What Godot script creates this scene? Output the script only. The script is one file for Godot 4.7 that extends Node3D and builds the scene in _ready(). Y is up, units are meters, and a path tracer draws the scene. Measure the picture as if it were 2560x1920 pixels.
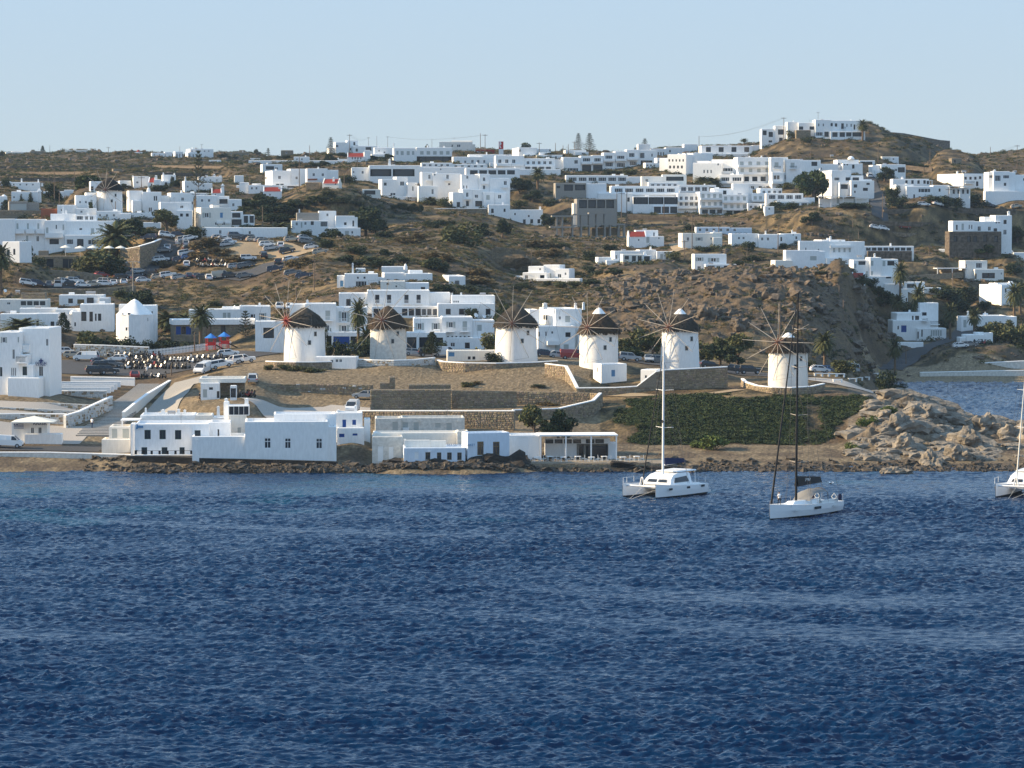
extends Node3D
# A harbour town of white houses and windmills seen from a ship's deck.
const F := 8000.0
const CX := 1280.0
const CY := 960.0
const CAM_H := 38.0
const TILT := 0.049085
var basis_cam := Basis(Vector3.RIGHT, -TILT)
var rng := RandomNumberGenerator.new()
var M := {}
var used := {}
var n1 := FastNoiseLite.new()
var n2 := FastNoiseLite.new()
var n3 := FastNoiseLite.new()

func _ready():
	rng.seed = 20240611
	var cam := Camera3D.new()
	cam.name = "camera"
	cam.position = Vector3(0, CAM_H, 0)
	cam.rotation.x = -TILT
	cam.fov = rad_to_deg(2.0 * atan(960.0 / F))
	cam.near = 1.0
	cam.far = 6000.0
	add_child(cam)
	cam.current = true
	var env := Environment.new()
	env.background_mode = Environment.BG_SKY
	var sm := ProceduralSkyMaterial.new()
	sm.sky_top_color = Color(0.52, 0.655, 0.795)
	sm.sky_horizon_color = Color(0.615, 0.658, 0.668)
	sm.sky_curve = 0.09
	sm.ground_horizon_color = Color(0.62, 0.70, 0.76)
	sm.ground_bottom_color = Color(0.10, 0.16, 0.26)
	sm.ground_curve = 0.06
	sm.sky_energy_multiplier = 0.95
	sm.sun_angle_max = 0.0
	var sky := Sky.new()
	sky.sky_material = sm
	env.sky = sky
	env.tonemap_mode = Environment.TONE_MAPPER_LINEAR
	env.tonemap_exposure = 1.95
	env.sdfgi_enabled = true
	env.ssao_enabled = true
	env.ssil_enabled = true
	env.fog_enabled = true
	env.fog_density = 0.00004
	env.fog_light_color = Color(0.70, 0.80, 0.90)
	env.fog_sky_affect = 0.0
	var we := WorldEnvironment.new()
	we.name = "environment"
	we.environment = env
	add_child(we)
	var sun := DirectionalLight3D.new()
	sun.name = "sun"
	sun.light_energy = 1.6
	sun.light_color = Color(1.0, 0.90, 0.74)
	sun.light_angular_distance = 0.5
	sun.shadow_enabled = true
	# low evening sun from the left, a touch behind the hill fronts
	var el := deg_to_rad(24.0)
	var az := deg_to_rad(-4.0)
	var to_sun := Vector3(-cos(el) * cos(az), sin(el), sin(az) * cos(el))
	add_child(sun)
	sun.look_at_from_position(to_sun * 100.0, Vector3.ZERO, Vector3.UP)
	n1.seed = 3; n1.frequency = 0.02; n1.fractal_octaves = 4
	n2.seed = 11; n2.frequency = 0.12; n2.fractal_octaves = 3
	n3.seed = 23; n3.frequency = 0.6; n3.fractal_octaves = 2
	make_materials()
	make_terrain_table()
	survey = true
	houses()
	survey = false
	for u in [1383, 1425, 1470, 1515, 1560]:
		CTRL.append([u, 1046.0, 592.0]); CTRL.append([u, 1056.0, 589.0])
	for m in MILLS:
		for e in [-60, -25, 0, 25, 60]:
			CTRL.append([m.x + e, m.d, m.base + 1.0])
			CTRL.append([m.x + e, m.d - 3, m.base + 3.0])
	fit_ground()
	make_terrain()
	make_water()
	build_all()

# ---------------------------------------------------------------- geometry of the view used as a survey: pixel + depth -> place
func un(px: float, py: float, d: float) -> Vector3:
	var v := basis_cam * Vector3((px - CX) / F, -(py - CY) / F, -1.0)
	return Vector3(0, CAM_H, 0) + v * (d / -v.z)

# per column: depth, row of the ground there
var COLS := [
	[0, [480,1225, 499,1176, 506,1150, 515,1123, 538,1066, 547,1036, 555,1008, 562,988, 600,950, 620,935, 660,898, 700,845, 760,762, 800,737, 816,706, 870,690, 900,655, 960,600, 1000,555, 1100,492, 1300,440, 1600,408, 1900,384, 2300,388]],
	[350, [480,1225, 501,1174, 508,1150, 518,1123, 545,1068, 572,1010, 615,950, 660,893, 700,858, 760,800, 800,748, 822,716, 850,700, 880,662, 920,622, 960,602, 1000,575, 1050,545, 1100,505, 1300,450, 1600,412, 1900,390, 2300,394]],
	[600, [480,1225, 498,1178, 507,1152, 522,1085, 545,1045, 570,1000, 577,960, 590,936, 600,922, 612,910, 630,896, 650,873, 690,850, 760,792, 800,742, 830,692, 850,667, 900,640, 950,607, 1000,590, 1050,556, 1100,502, 1200,466, 1400,431, 1700,402, 1900,390, 2300,394]],
	[850, [480,1225, 498,1178, 507,1154, 520,1105, 535,1066, 560,1024, 574,990, 579,966, 590,938, 600,922, 612,910, 630,898, 650,886, 690,808, 730,735, 770,690, 800,655, 870,606, 960,590, 1000,562, 1050,541, 1100,500, 1150,484, 1250,458, 1350,430, 1450,402, 1600,404, 2300,430]],
	[1100, [480,1225, 499,1177, 507,1160, 520,1100, 545,1058, 556,1028, 576,990, 580,970, 590,948, 600,928, 612,912, 640,892, 700,835, 740,748, 780,704, 830,655, 880,622, 950,590, 1000,566, 1050,546, 1100,516, 1130,490, 1200,450, 1300,420, 1400,404, 1500,386, 1650,390, 2300,420]],
	[1350, [480,1225, 500,1176, 506,1160, 516,1128, 530,1085, 550,1040, 566,1005, 576,988, 582,962, 592,940, 602,922, 614,910, 650,888, 700,856, 740,806, 790,752, 830,717, 860,692, 900,668, 940,640, 1000,597, 1050,583, 1100,546, 1150,516, 1200,480, 1300,430, 1400,402, 1500,388, 1650,392, 2300,420]],
	[1500, [480,1225, 503,1172, 510,1150, 526,1122, 535,1100, 552,1046, 562,1006, 574,990, 590,945, 600,928, 614,910, 650,893, 690,872, 720,830, 755,775, 790,740, 830,714, 870,693, 920,668, 970,625, 1010,605, 1050,590, 1090,560, 1150,526, 1200,484, 1300,430, 1400,400, 1500,386, 1650,390, 2300,420]],
	[1650, [480,1225, 508,1166, 516,1148, 524,1128, 534,1112, 546,1050, 558,996, 568,988, 574,960, 588,926, 640,902, 675,886, 700,862, 725,812, 760,762, 795,722, 830,703, 880,684, 950,642, 1000,608, 1050,587, 1100,556, 1135,540, 1200,490, 1300,430, 1400,396, 1480,374, 1600,380, 2300,420]],
	[1850, [480,1225, 508,1166, 516,1146, 526,1124, 534,1110, 545,1046, 556,992, 566,976, 590,955, 640,920, 672,900, 694,872, 725,800, 760,740, 800,695, 830,678, 860,675, 900,668, 950,640, 1000,615, 1050,594, 1100,560, 1140,535, 1200,485, 1260,440, 1320,395, 1380,362, 1450,362, 1700,390, 2300,420]],
	[2000, [480,1225, 508,1166, 516,1146, 526,1126, 534,1112, 545,1050, 556,1000, 572,970, 590,952, 640,928, 690,908, 712,850, 740,790, 780,732, 812,696, 840,688, 880,690, 920,672, 960,642, 1000,620, 1050,600, 1100,570, 1150,530, 1200,482, 1250,436, 1290,388, 1325,347, 1380,330, 1450,345, 1700,380, 2300,420]],
	[2100, [480,1225, 509,1164, 518,1146, 530,1120, 540,1080, 552,1030, 562,985, 590,956, 640,934, 700,926, 722,900, 750,838, 790,780, 825,728, 850,710, 890,728, 920,712, 960,682, 1000,653, 1050,622, 1100,592, 1150,556, 1200,515, 1250,460, 1290,404, 1330,356, 1380,328, 1450,345, 1700,380, 2300,420]],
	[2200, [480,1225, 512,1160, 520,1142, 530,1102, 545,1042, 556,1006, 568,992, 590,984, 640,990, 700,1000, 740,974, 770,958, 786,948, 800,936, 815,918, 840,902, 870,880, 895,805, 920,770, 960,722, 1000,684, 1050,645, 1100,612, 1150,580, 1200,540, 1230,508, 1250,484, 1300,420, 1340,368, 1390,332, 1450,345, 1700,380, 2300,420]],
	[2280, [480,1225, 512,1160, 520,1142, 532,1098, 546,1036, 556,1002, 568,994, 600,1010, 640,1046, 660,1050, 760,985, 786,952, 796,946, 802,932, 815,915, 845,895, 880,868, 910,830, 940,790, 970,752, 1010,705, 1050,670, 1100,630, 1150,596, 1200,560, 1250,516, 1280,470, 1320,420, 1355,380, 1390,346, 1450,352, 1700,380, 2300,420]],
	[2400, [480,1225, 510,1163, 520,1143, 540,1100, 560,1070, 580,1048, 620,1052, 640,1060, 660,1050, 760,985, 783,956, 794,947, 802,934, 815,910, 850,884, 900,852, 950,800, 1000,742, 1050,692, 1100,650, 1150,612, 1200,572, 1250,532, 1300,482, 1350,432, 1400,397, 1500,393, 1800,400, 2300,420]],
	[2560, [480,1225, 510,1163, 520,1143, 540,1104, 560,1078, 580,1062, 620,1062, 640,1066, 660,1058, 760,985, 783,956, 794,947, 802,934, 815,910, 850,880, 900,845, 950,800, 1000,745, 1050,700, 1100,655, 1150,615, 1200,575, 1250,535, 1300,485, 1350,435, 1400,400, 1500,376, 1800,390, 2300,420]],
]
const U0 := -400.0
const US := 20.0
const UN := 170
const D0 := 480.0
const DS := 2.0
const DN := 911
var TY := PackedFloat32Array()

func col_y(c: int, d: float) -> float:
	var a: Array = COLS[c][1]
	for i in range(0, a.size() - 2, 2):
		if d <= a[i + 2]:
			return lerpf(a[i + 1], a[i + 3], clampf((d - a[i]) / (a[i + 2] - a[i]), 0, 1))
	return a[a.size() - 1]

func make_terrain_table():
	TY.resize(UN * DN)
	var curves := []
	for c in COLS.size():
		var p := PackedFloat32Array()
		p.resize(DN)
		for j in DN:
			p[j] = col_y(c, D0 + j * DS)
		curves.append(p)
	for i in UN:
		var u := U0 + i * US
		var c := 0
		while c < COLS.size() - 2 and u > COLS[c + 1][0]:
			c += 1
		var t := clampf((u - COLS[c][0]) / float(COLS[c + 1][0] - COLS[c][0]), 0, 1)
		t = lerpf(t, t * t * (3 - 2 * t), 0.6)
		var a: PackedFloat32Array = curves[c]
		var b: PackedFloat32Array = curves[c + 1]
		for j in DN:
			TY[i * DN + j] = lerpf(a[j], b[j], t)

func row_at(u: float, d: float) -> float:
	var fi := clampf((u - U0) / US, 0, UN - 1.001)
	var fj := clampf((d - D0) / DS, 0, DN - 1.001)
	var i := int(fi)
	var j := int(fj)
	var a := i * DN + j
	return lerpf(lerpf(TY[a], TY[a + 1], fj - j), lerpf(TY[a + DN], TY[a + DN + 1], fj - j), fi - i)

func rocky(u: float, d: float) -> float:      # how rough and stony the ground is, 0..1
	var r := 0.0
	if d > 680 and d < 900 and u > 1440 and u < 2300:
		r = clampf((d - 690) / 40, 0, 1) * clampf((890 - d) / 60, 0, 1) * clampf((u - 1440) / 120, 0, 1) * clampf((2290 - u) / 40, 0, 1)
	if d > 512 and d < 640 and u > 2130:
		r = maxf(r, clampf((d - 512) / 10, 0, 1) * clampf((u - 2130 + (row_at(u, d) - 1060) * 0.5) / 60, 0, 1) * clampf((640 - d) / 40, 0, 1))
	if d > 1250:
		r = maxf(r, 0.3 * clampf((d - 1250) / 60, 0, 1))
	return r

func g(x: float, d: float) -> float:          # ground height
	var u := CX + x / d * F
	var h := un(u, row_at(u, d), d).y
	if h > 1.0:
		var k := clampf((h - 1.0) * 0.5, 0, 1)
		var w := 0.15 + clampf((d - 700) / 900, 0, 1) * 0.9
		h += k * w * n1.get_noise_2d(x, d)
		var r := rocky(u, d)
		if r > 0.0:
			if d < 650:      # slanting beds of the headland
				var q := n2.get_noise_2d(x * 0.5 + d * 0.55, d * 0.75 - x * 0.3)
				h += k * r * (3.0 * (0.32 - absf(q) * 1.6) + 0.9 * n2.get_noise_2d(x * 2.2 + d, d * 1.9) + 0.45 * n3.get_noise_2d(x, d))
			else:
				h += k * r * (1.9 * absf(n2.get_noise_2d(x * 0.7, d * 0.5)) + 0.9 * n2.get_noise_2d(x * 2.0, d * 1.7))
	return h

func ivy_zone(u: float, d: float, x: float) -> bool:
	var e := n2.get_noise_2d(x * 0.5, d * 0.6) * 90.0 + n3.get_noise_2d(x * 0.5, d * 0.5) * 40.0
	var row := row_at(u, d)
	return u + e > 1585 and row > 992 + e * 0.25 and row < 1114 - absf(e) * 0.12 and not (absf(u - 2035 - e * 0.2) < 20 and row > 1010 and row < 1080) and u + (row - 975) * 1.05 + e * 0.4 < 2190 and d < 566 and d > 531

func hit(px: float, py: float) -> float:      # depth at which the ground shows at that row
	var d := 490.0
	while d < 2200.0:
		if row_at(px, d) <= py:
			return d
		d += 1.0
	return 2200.0

func gp(px: float, py: float) -> Vector3:     # the spot on the ground seen at a pixel
	var d := hit(px, py)
	var x := (px - CX) / F * d
	return Vector3(x, g(x, d), -d)

func gd(px: float, d: float) -> Vector3:
	var x := (px - CX) / F * d
	return Vector3(x, g(x, d), -d)

func xz(p: Vector3) -> Vector3:               # drop a point on the ground
	return Vector3(p.x, g(p.x, -p.z), p.z)

# ---------------------------------------------------------------- naming, tagging, mesh helpers
func numbered(called: String) -> String:
	if not used.has(called):
		used[called] = 0
		return called
	used[called] += 1
	return "%s_%03d" % [called, used[called]]

func tag(o: Node3D, label: String, category: String, group := "") -> Node3D:
	o.set_meta("label", label)
	o.set_meta("category", category)
	o.set_meta("kind", "thing")
	if group != "":
		o.set_meta("group", group)
	return o

func thing(called: String, label: String, category: String, at := Vector3.ZERO, turn := 0.0, group := "") -> Node3D:
	var o := Node3D.new()
	o.name = numbered(called)
	add_child(o)
	o.position = at
	o.rotation.y = turn
	return tag(o, label, category, group)

func copy(o: Node3D, at: Vector3, turn: float, label: String, group := "", sc := 1.0) -> Node3D:
	var base := String(o.get_meta("kindname")) if o.has_meta("kindname") else String(o.name)
	var c: Node3D = o.duplicate()
	c.name = numbered(base)
	add_child(c)
	c.position = at
	c.rotation.y = turn
	c.scale = Vector3.ONE * sc
	c.set_meta("label", label)
	if group != "":
		c.set_meta("group", group)
	return c

func part(parent: Node, called: String, mesh: Mesh, mat: Material, at := Vector3.ZERO) -> MeshInstance3D:
	var o := MeshInstance3D.new()
	o.mesh = mesh
	o.material_override = mat
	o.position = at
	if parent == self:
		o.name = numbered(called)
		add_child(o)
	else:
		o.name = called
		parent.add_child(o, true)
	return o

func structure(o: Node3D) -> Node3D:
	o.set_meta("kind", "structure")
	return o

class MB:                                     # collects triangles into one mesh
	var v := PackedVector3Array()
	var n := PackedVector3Array()
	var c := PackedColorArray()
	var col := Color.WHITE
	var use_c := false
	func tri(a: Vector3, b: Vector3, d: Vector3):
		var m := (d - a).cross(b - a).normalized()
		v.append(a); v.append(b); v.append(d)
		n.append(m); n.append(m); n.append(m)
		if use_c:
			c.append(col); c.append(col); c.append(col)
	func quad(a: Vector3, b: Vector3, d: Vector3, e: Vector3):   # clockwise seen from the front
		tri(a, b, d)
		tri(a, d, e)
	func trin(a: Vector3, b: Vector3, d: Vector3, na: Vector3, nb: Vector3, nd: Vector3):
		v.append(a); v.append(b); v.append(d)
		n.append(na); n.append(nb); n.append(nd)
		if use_c:
			c.append(col); c.append(col); c.append(col)
	func box(a: Vector3, b: Vector3):         # corners min, max
		var p := [Vector3(a.x, a.y, b.z), Vector3(b.x, a.y, b.z), Vector3(b.x, b.y, b.z), Vector3(a.x, b.y, b.z), Vector3(a.x, a.y, a.z), Vector3(b.x, a.y, a.z), Vector3(b.x, b.y, a.z), Vector3(a.x, b.y, a.z)]
		quad(p[3], p[2], p[1], p[0])
		quad(p[6], p[7], p[4], p[5])
		quad(p[7], p[3], p[0], p[4])
		quad(p[2], p[6], p[5], p[1])
		quad(p[7], p[6], p[2], p[3])
		quad(p[0], p[1], p[5], p[4])
	func hexa(p: Array):                      # eight corners: front 0-3 (bl br tr tl), back 4-7
		quad(p[3], p[2], p[1], p[0])
		quad(p[6], p[7], p[4], p[5])
		quad(p[7], p[3], p[0], p[4])
		quad(p[2], p[6], p[5], p[1])
		quad(p[7], p[6], p[2], p[3])
		quad(p[0], p[1], p[5], p[4])
	func tube(a: Vector3, b: Vector3, r0: float, r1: float, k := 6, caps := true):
		var ax := (b - a).normalized()
		var s := ax.cross(Vector3.UP if absf(ax.y) < 0.9 else Vector3.RIGHT).normalized()
		var t := ax.cross(s)
		for i in k:
			var e0 := TAU * i / k
			var e1 := TAU * (i + 1) / k
			var m0 := s * cos(e0) + t * sin(e0)
			var m1 := s * cos(e1) + t * sin(e1)
			trin(a + m0 * r0, b + m0 * r1, b + m1 * r1, m0, m0, m1)
			trin(a + m0 * r0, b + m1 * r1, a + m1 * r0, m0, m1, m1)
			if caps:
				tri(a, a + m0 * r0, a + m1 * r0)
				tri(b, b + m1 * r1, b + m0 * r1)
	func path(pts: Array, rads: Array, k := 6):
		for i in pts.size() - 1:
			tube(pts[i], pts[i + 1], rads[i], rads[i + 1], k, i == 0 or i == pts.size() - 2)
	func lathe(prof: Array, k := 24, at := Vector3.ZERO, smooth := true):   # prof: Vector2(radius, height) from bottom up
		for j in prof.size() - 1:
			var p: Vector2 = prof[j]
			var q: Vector2 = prof[j + 1]
			var e := Vector2(q.y - p.y, p.x - q.x).normalized()
			for i in k:
				var e0 := TAU * i / k
				var e1 := TAU * (i + 1) / k
				var c0 := Vector3(cos(e0), 0, sin(e0))
				var c1 := Vector3(cos(e1), 0, sin(e1))
				var a := at + c0 * p.x + Vector3(0, p.y, 0)
				var b := at + c1 * p.x + Vector3(0, p.y, 0)
				var d := at + c1 * q.x + Vector3(0, q.y, 0)
				var f := at + c0 * q.x + Vector3(0, q.y, 0)
				var m0 := c0 * e.x + Vector3(0, e.y, 0)
				var m1 := c1 * e.x + Vector3(0, e.y, 0)
				trin(a, b, d, m0, m1, m1)
				trin(a, d, f, m0, m1, m0)
	func ball(at: Vector3, r: Vector3, k := 8, rows := 5, wob: FastNoiseLite = null, amp := 0.0):
		var pts := []
		for j in rows + 1:
			var ph := PI * j / rows
			for i in k + 1:
				var th := TAU * (i % k) / k
				var dir := Vector3(sin(ph) * cos(th), cos(ph), sin(ph) * sin(th))
				var w := 1.0
				if wob:
					w += amp * wob.get_noise_3dv(at * 3.0 + dir * 1.7)
				pts.append(at + dir * r * w)
		for j in rows:
			for i in k:
				var a: Vector3 = pts[j * (k + 1) + i]
				var b: Vector3 = pts[j * (k + 1) + i + 1]
				var d: Vector3 = pts[(j + 1) * (k + 1) + i + 1]
				var e: Vector3 = pts[(j + 1) * (k + 1) + i]
				if wob:
					if j > 0: tri(a, b, d)
					if j < rows - 1: tri(a, d, e)
				else:
					if j > 0: trin(a, b, d, (a - at).normalized(), (b - at).normalized(), (d - at).normalized())
					if j < rows - 1: trin(a, d, e, (a - at).normalized(), (d - at).normalized(), (e - at).normalized())
	func extrude(poly: Array, z0: float, z1: float):   # outline in x, y, run counter-clockwise; front at z1
		var pp := PackedVector2Array(poly)
		var ix := Geometry2D.triangulate_polygon(pp)
		for i in range(0, ix.size(), 3):
			var a := pp[ix[i]]
			var b := pp[ix[i + 1]]
			var d := pp[ix[i + 2]]
			if (b - a).cross(d - a) > 0:
				var s := b; b = d; d = s
			tri(Vector3(a.x, a.y, z1), Vector3(b.x, b.y, z1), Vector3(d.x, d.y, z1))
			tri(Vector3(a.x, a.y, z0), Vector3(d.x, d.y, z0), Vector3(b.x, b.y, z0))
		for i in pp.size():
			var a := pp[i]
			var b := pp[(i + 1) % pp.size()]
			quad(Vector3(a.x, a.y, z1), Vector3(b.x, b.y, z1), Vector3(b.x, b.y, z0), Vector3(a.x, a.y, z0))
	func mesh() -> ArrayMesh:
		var arr := []
		arr.resize(Mesh.ARRAY_MAX)
		arr[Mesh.ARRAY_VERTEX] = v
		arr[Mesh.ARRAY_NORMAL] = n
		if use_c:
			arr[Mesh.ARRAY_COLOR] = c
		var m := ArrayMesh.new()
		m.add_surface_from_arrays(Mesh.PRIMITIVE_TRIANGLES, arr)
		return m

func grid_mesh(v: PackedVector3Array, cols: int, rows: int, col: PackedColorArray) -> ArrayMesh:
	var n := PackedVector3Array()
	n.resize(v.size())
	for j in rows:
		var ja := maxi(j - 1, 0) * cols
		var jb := mini(j + 1, rows - 1) * cols
		for i in cols:
			var a := v[j * cols + mini(i + 1, cols - 1)] - v[j * cols + maxi(i - 1, 0)]
			var b := v[ja + i] - v[jb + i]
			n[j * cols + i] = b.cross(a).normalized()
	var ix := PackedInt32Array()
	ix.resize((cols - 1) * (rows - 1) * 6)
	var k := 0
	for j in rows - 1:
		for i in cols - 1:
			var a := j * cols + i
			ix[k] = a; ix[k + 1] = a + cols; ix[k + 2] = a + cols + 1
			ix[k + 3] = a; ix[k + 4] = a + cols + 1; ix[k + 5] = a + 1
			k += 6
	var arr := []
	arr.resize(Mesh.ARRAY_MAX)
	arr[Mesh.ARRAY_VERTEX] = v
	arr[Mesh.ARRAY_NORMAL] = n
	arr[Mesh.ARRAY_COLOR] = col
	arr[Mesh.ARRAY_INDEX] = ix
	var m := ArrayMesh.new()
	m.add_surface_from_arrays(Mesh.PRIMITIVE_TRIANGLES, arr)
	return m

# ---------------------------------------------------------------- materials
func noise_tex(freq: float, oct: int, seed_: int, lo: float, hi: float, normal := false, strength := 4.0, size := 512) -> NoiseTexture2D:
	var nz := FastNoiseLite.new()
	nz.seed = seed_
	nz.frequency = freq
	nz.fractal_octaves = oct
	var t := NoiseTexture2D.new()
	t.width = size
	t.height = size
	t.seamless = true
	t.noise = nz
	if normal:
		t.as_normal_map = true
		t.bump_strength = strength
	else:
		var gr := Gradient.new()
		gr.set_color(0, Color(lo, lo, lo))
		gr.set_color(1, Color(hi, hi, hi))
		t.color_ramp = gr
	return t

func lin(r: float, gg: float, b: float) -> Color:
	return Color(r, gg, b).linear_to_srgb()

func mat(key: String, c: Color, rough := 0.9, tex: Texture2D = null, scale_ := 0.5, nrm: Texture2D = null, nscale := 0.5) -> StandardMaterial3D:
	var m := StandardMaterial3D.new()
	m.albedo_color = c
	m.roughness = rough
	m.metallic_specular = 0.3
	if tex or nrm:
		m.uv1_triplanar = true
		m.uv1_world_triplanar = true
		m.uv1_scale = Vector3.ONE * scale_
	if tex:
		m.albedo_texture = tex
	if nrm:
		m.normal_enabled = true
		m.normal_texture = nrm
		m.normal_scale = nscale
	M[key] = m
	return m

func make_materials():
	var grain := noise_tex(0.02, 5, 5, 0.72, 1.0)
	var blotch := noise_tex(0.008, 5, 9, 0.55, 1.0)
	var soft := noise_tex(0.016, 5, 14, 0.935, 1.0)
	var bump := noise_tex(0.03, 5, 7, 0, 1, true, 6.0)
	M["t_grain"] = grain; M["t_blotch"] = blotch; M["t_soft"] = soft; M["t_bump"] = bump
	var soil := mat("soil", Color.WHITE, 0.95, noise_tex(0.012, 6, 31, 0.5, 1.0, false, 4.0, 1024), 0.11, bump, 1.0)
	soil.vertex_color_use_as_albedo = true
	mat("white", lin(0.89, 0.88, 0.86), 0.85, soft, 0.12)
	mat("white_b", lin(0.85, 0.85, 0.84), 0.85, soft, 0.10)
	mat("white_c", lin(0.82, 0.78, 0.71), 0.85, soft, 0.14)
	mat("white_old", lin(0.74, 0.71, 0.65), 0.9, noise_tex(0.02, 5, 19, 0.84, 1.0), 0.12)
	mat("white_sea", lin(0.87, 0.87, 0.87), 0.85, soft, 0.12)
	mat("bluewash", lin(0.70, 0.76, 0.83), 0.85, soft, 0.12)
	for k in ["white", "white_b", "white_c", "white_sea", "bluewash"]:
		M[k].uv1_scale = Vector3(0.28, 0.07, 0.28)     # rain streaks run down the whitewash
	mat("trim", lin(0.80, 0.80, 0.79), 0.6)
	mat("greywood", lin(0.42, 0.44, 0.42), 0.7)
	mat("glass", lin(0.025, 0.03, 0.04), 0.12).metallic_specular = 0.5
	mat("bluepaint", lin(0.02, 0.07, 0.26), 0.5)
	mat("lightblue", lin(0.10, 0.24, 0.42), 0.5)
	mat("greenpaint", lin(0.02, 0.045, 0.035), 0.5)
	mat("brownwood", lin(0.16, 0.11, 0.05), 0.7)
	mat("darkwood", lin(0.035, 0.022, 0.016), 0.7)
	mat("redroof", lin(0.34, 0.05, 0.035), 0.7, grain, 0.8)
	mat("tileroof", lin(0.40, 0.13, 0.07), 0.8, grain, 0.8)
	mat("concrete", lin(0.40, 0.37, 0.33), 0.9, grain, 0.4)
	mat("asphalt", lin(0.085, 0.083, 0.085), 0.9, grain, 0.3)
	mat("paving", lin(0.50, 0.45, 0.40), 0.9, grain, 0.5)
	mat("sandtone", lin(0.40, 0.30, 0.19), 0.95, grain, 0.3)
	mat("mortar", lin(0.33, 0.27, 0.20), 0.95, grain, 0.5)
	mat("stone", Color.WHITE, 0.95, grain, 0.9, bump, 0.8).vertex_color_use_as_albedo = true
	mat("rock", lin(0.37, 0.32, 0.26), 0.95, blotch, 0.12, bump, 1.0)
	mat("rockdark", lin(0.06, 0.05, 0.042), 0.8, blotch, 0.25, bump, 1.0)
	mat("boulder", lin(0.22, 0.175, 0.135), 0.95, blotch, 0.2, bump, 1.0)
	mat("thatch", lin(0.13, 0.11, 0.088), 1.0, noise_tex(0.05, 3, 41, 0.4, 1.0), 0.6, bump, 1.5)
	mat("thatch_b", lin(0.14, 0.10, 0.068), 1.0, noise_tex(0.05, 3, 43, 0.4, 1.0), 0.6, bump, 1.5)
	mat("spar", lin(0.42, 0.375, 0.325), 0.85)
	mat("spar_red", lin(0.17, 0.075, 0.05), 0.85)
	mat("redwood", lin(0.20, 0.035, 0.028), 0.8)
	mat("wire", lin(0.10, 0.10, 0.10), 0.6)
	mat("polewood", lin(0.16, 0.12, 0.09), 0.9)
	mat("metal", lin(0.35, 0.35, 0.36), 0.4)
	mat("black", lin(0.012, 0.012, 0.014), 0.6)
	mat("rubber", lin(0.015, 0.015, 0.015), 0.85)
	mat("bark", lin(0.12, 0.085, 0.06), 0.95)
	mat("palmbark", lin(0.15, 0.105, 0.07), 0.95)
	mat("canvas", lin(0.72, 0.68, 0.60), 0.9)
	mat("redplastic", lin(0.5, 0.03, 0.03), 0.5)
	mat("blueplastic", lin(0.03, 0.15, 0.45), 0.5)
	mat("yellow", lin(0.65, 0.40, 0.02), 0.6)
	mat("navy", lin(0.012, 0.018, 0.06), 0.8)
	mat("gelcoat", lin(0.80, 0.80, 0.80), 0.25).metallic_specular = 0.5
	mat("gelshade", lin(0.62, 0.63, 0.62), 0.3)
	mat("antifoul", lin(0.02, 0.025, 0.035), 0.7)
	mat("skin", lin(0.42, 0.26, 0.18), 0.7)
	mat("rockwet", lin(0.13, 0.105, 0.08), 0.7, blotch, 0.25, bump, 1.0)
	mat("navyprint", lin(0.02, 0.03, 0.12), 0.7)
	mat("grey_cloth", lin(0.2, 0.2, 0.2), 0.9)
	mat("capblack", lin(0.035, 0.03, 0.027), 1.0, grain, 0.6)
	mat("mound", lin(0.21, 0.15, 0.09), 0.95, blotch, 0.3, bump, 1.0)
	mat("cloth", Color.WHITE, 0.9).vertex_color_use_as_albedo = true
	var leafs := {"leaf_dark": [0.035, 0.048, 0.022], "leaf_olive": [0.09, 0.095, 0.04], "leaf_mid": [0.055, 0.075, 0.028], "leaf_dry": [0.14, 0.105, 0.05], "leaf_palm": [0.075, 0.08, 0.032], "leaf_green": [0.09, 0.12, 0.03]}
	for k in leafs:
		var a: Array = leafs[k]
		var m := mat(k, Color.WHITE, 0.8)
		m.albedo_color = lin(a[0], a[1], a[2])
		m.vertex_color_use_as_albedo = true
		m.cull_mode = BaseMaterial3D.CULL_DISABLED
		m.backlight_enabled = true
		m.backlight = lin(a[0] * 0.5, a[1] * 0.5, a[2] * 0.4)
	var w := mat("water", Color.WHITE, 0.06)
	w.vertex_color_use_as_albedo = true
	w.metallic_specular = 0.2
	w.uv1_triplanar = true
	w.uv1_world_triplanar = true
	w.uv1_scale = Vector3(0.2, 0.2, 0.42)
	w.normal_enabled = true
	w.normal_texture = noise_tex(0.018, 4, 77, 0, 1, true, 7.0, 1024)
	w.normal_scale = 0.7

# ---------------------------------------------------------------- ground and sea
# patches of ground cover: px, py on the ground, reach along x and depth (m), colour, strength
var PATCHES := []

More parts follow.
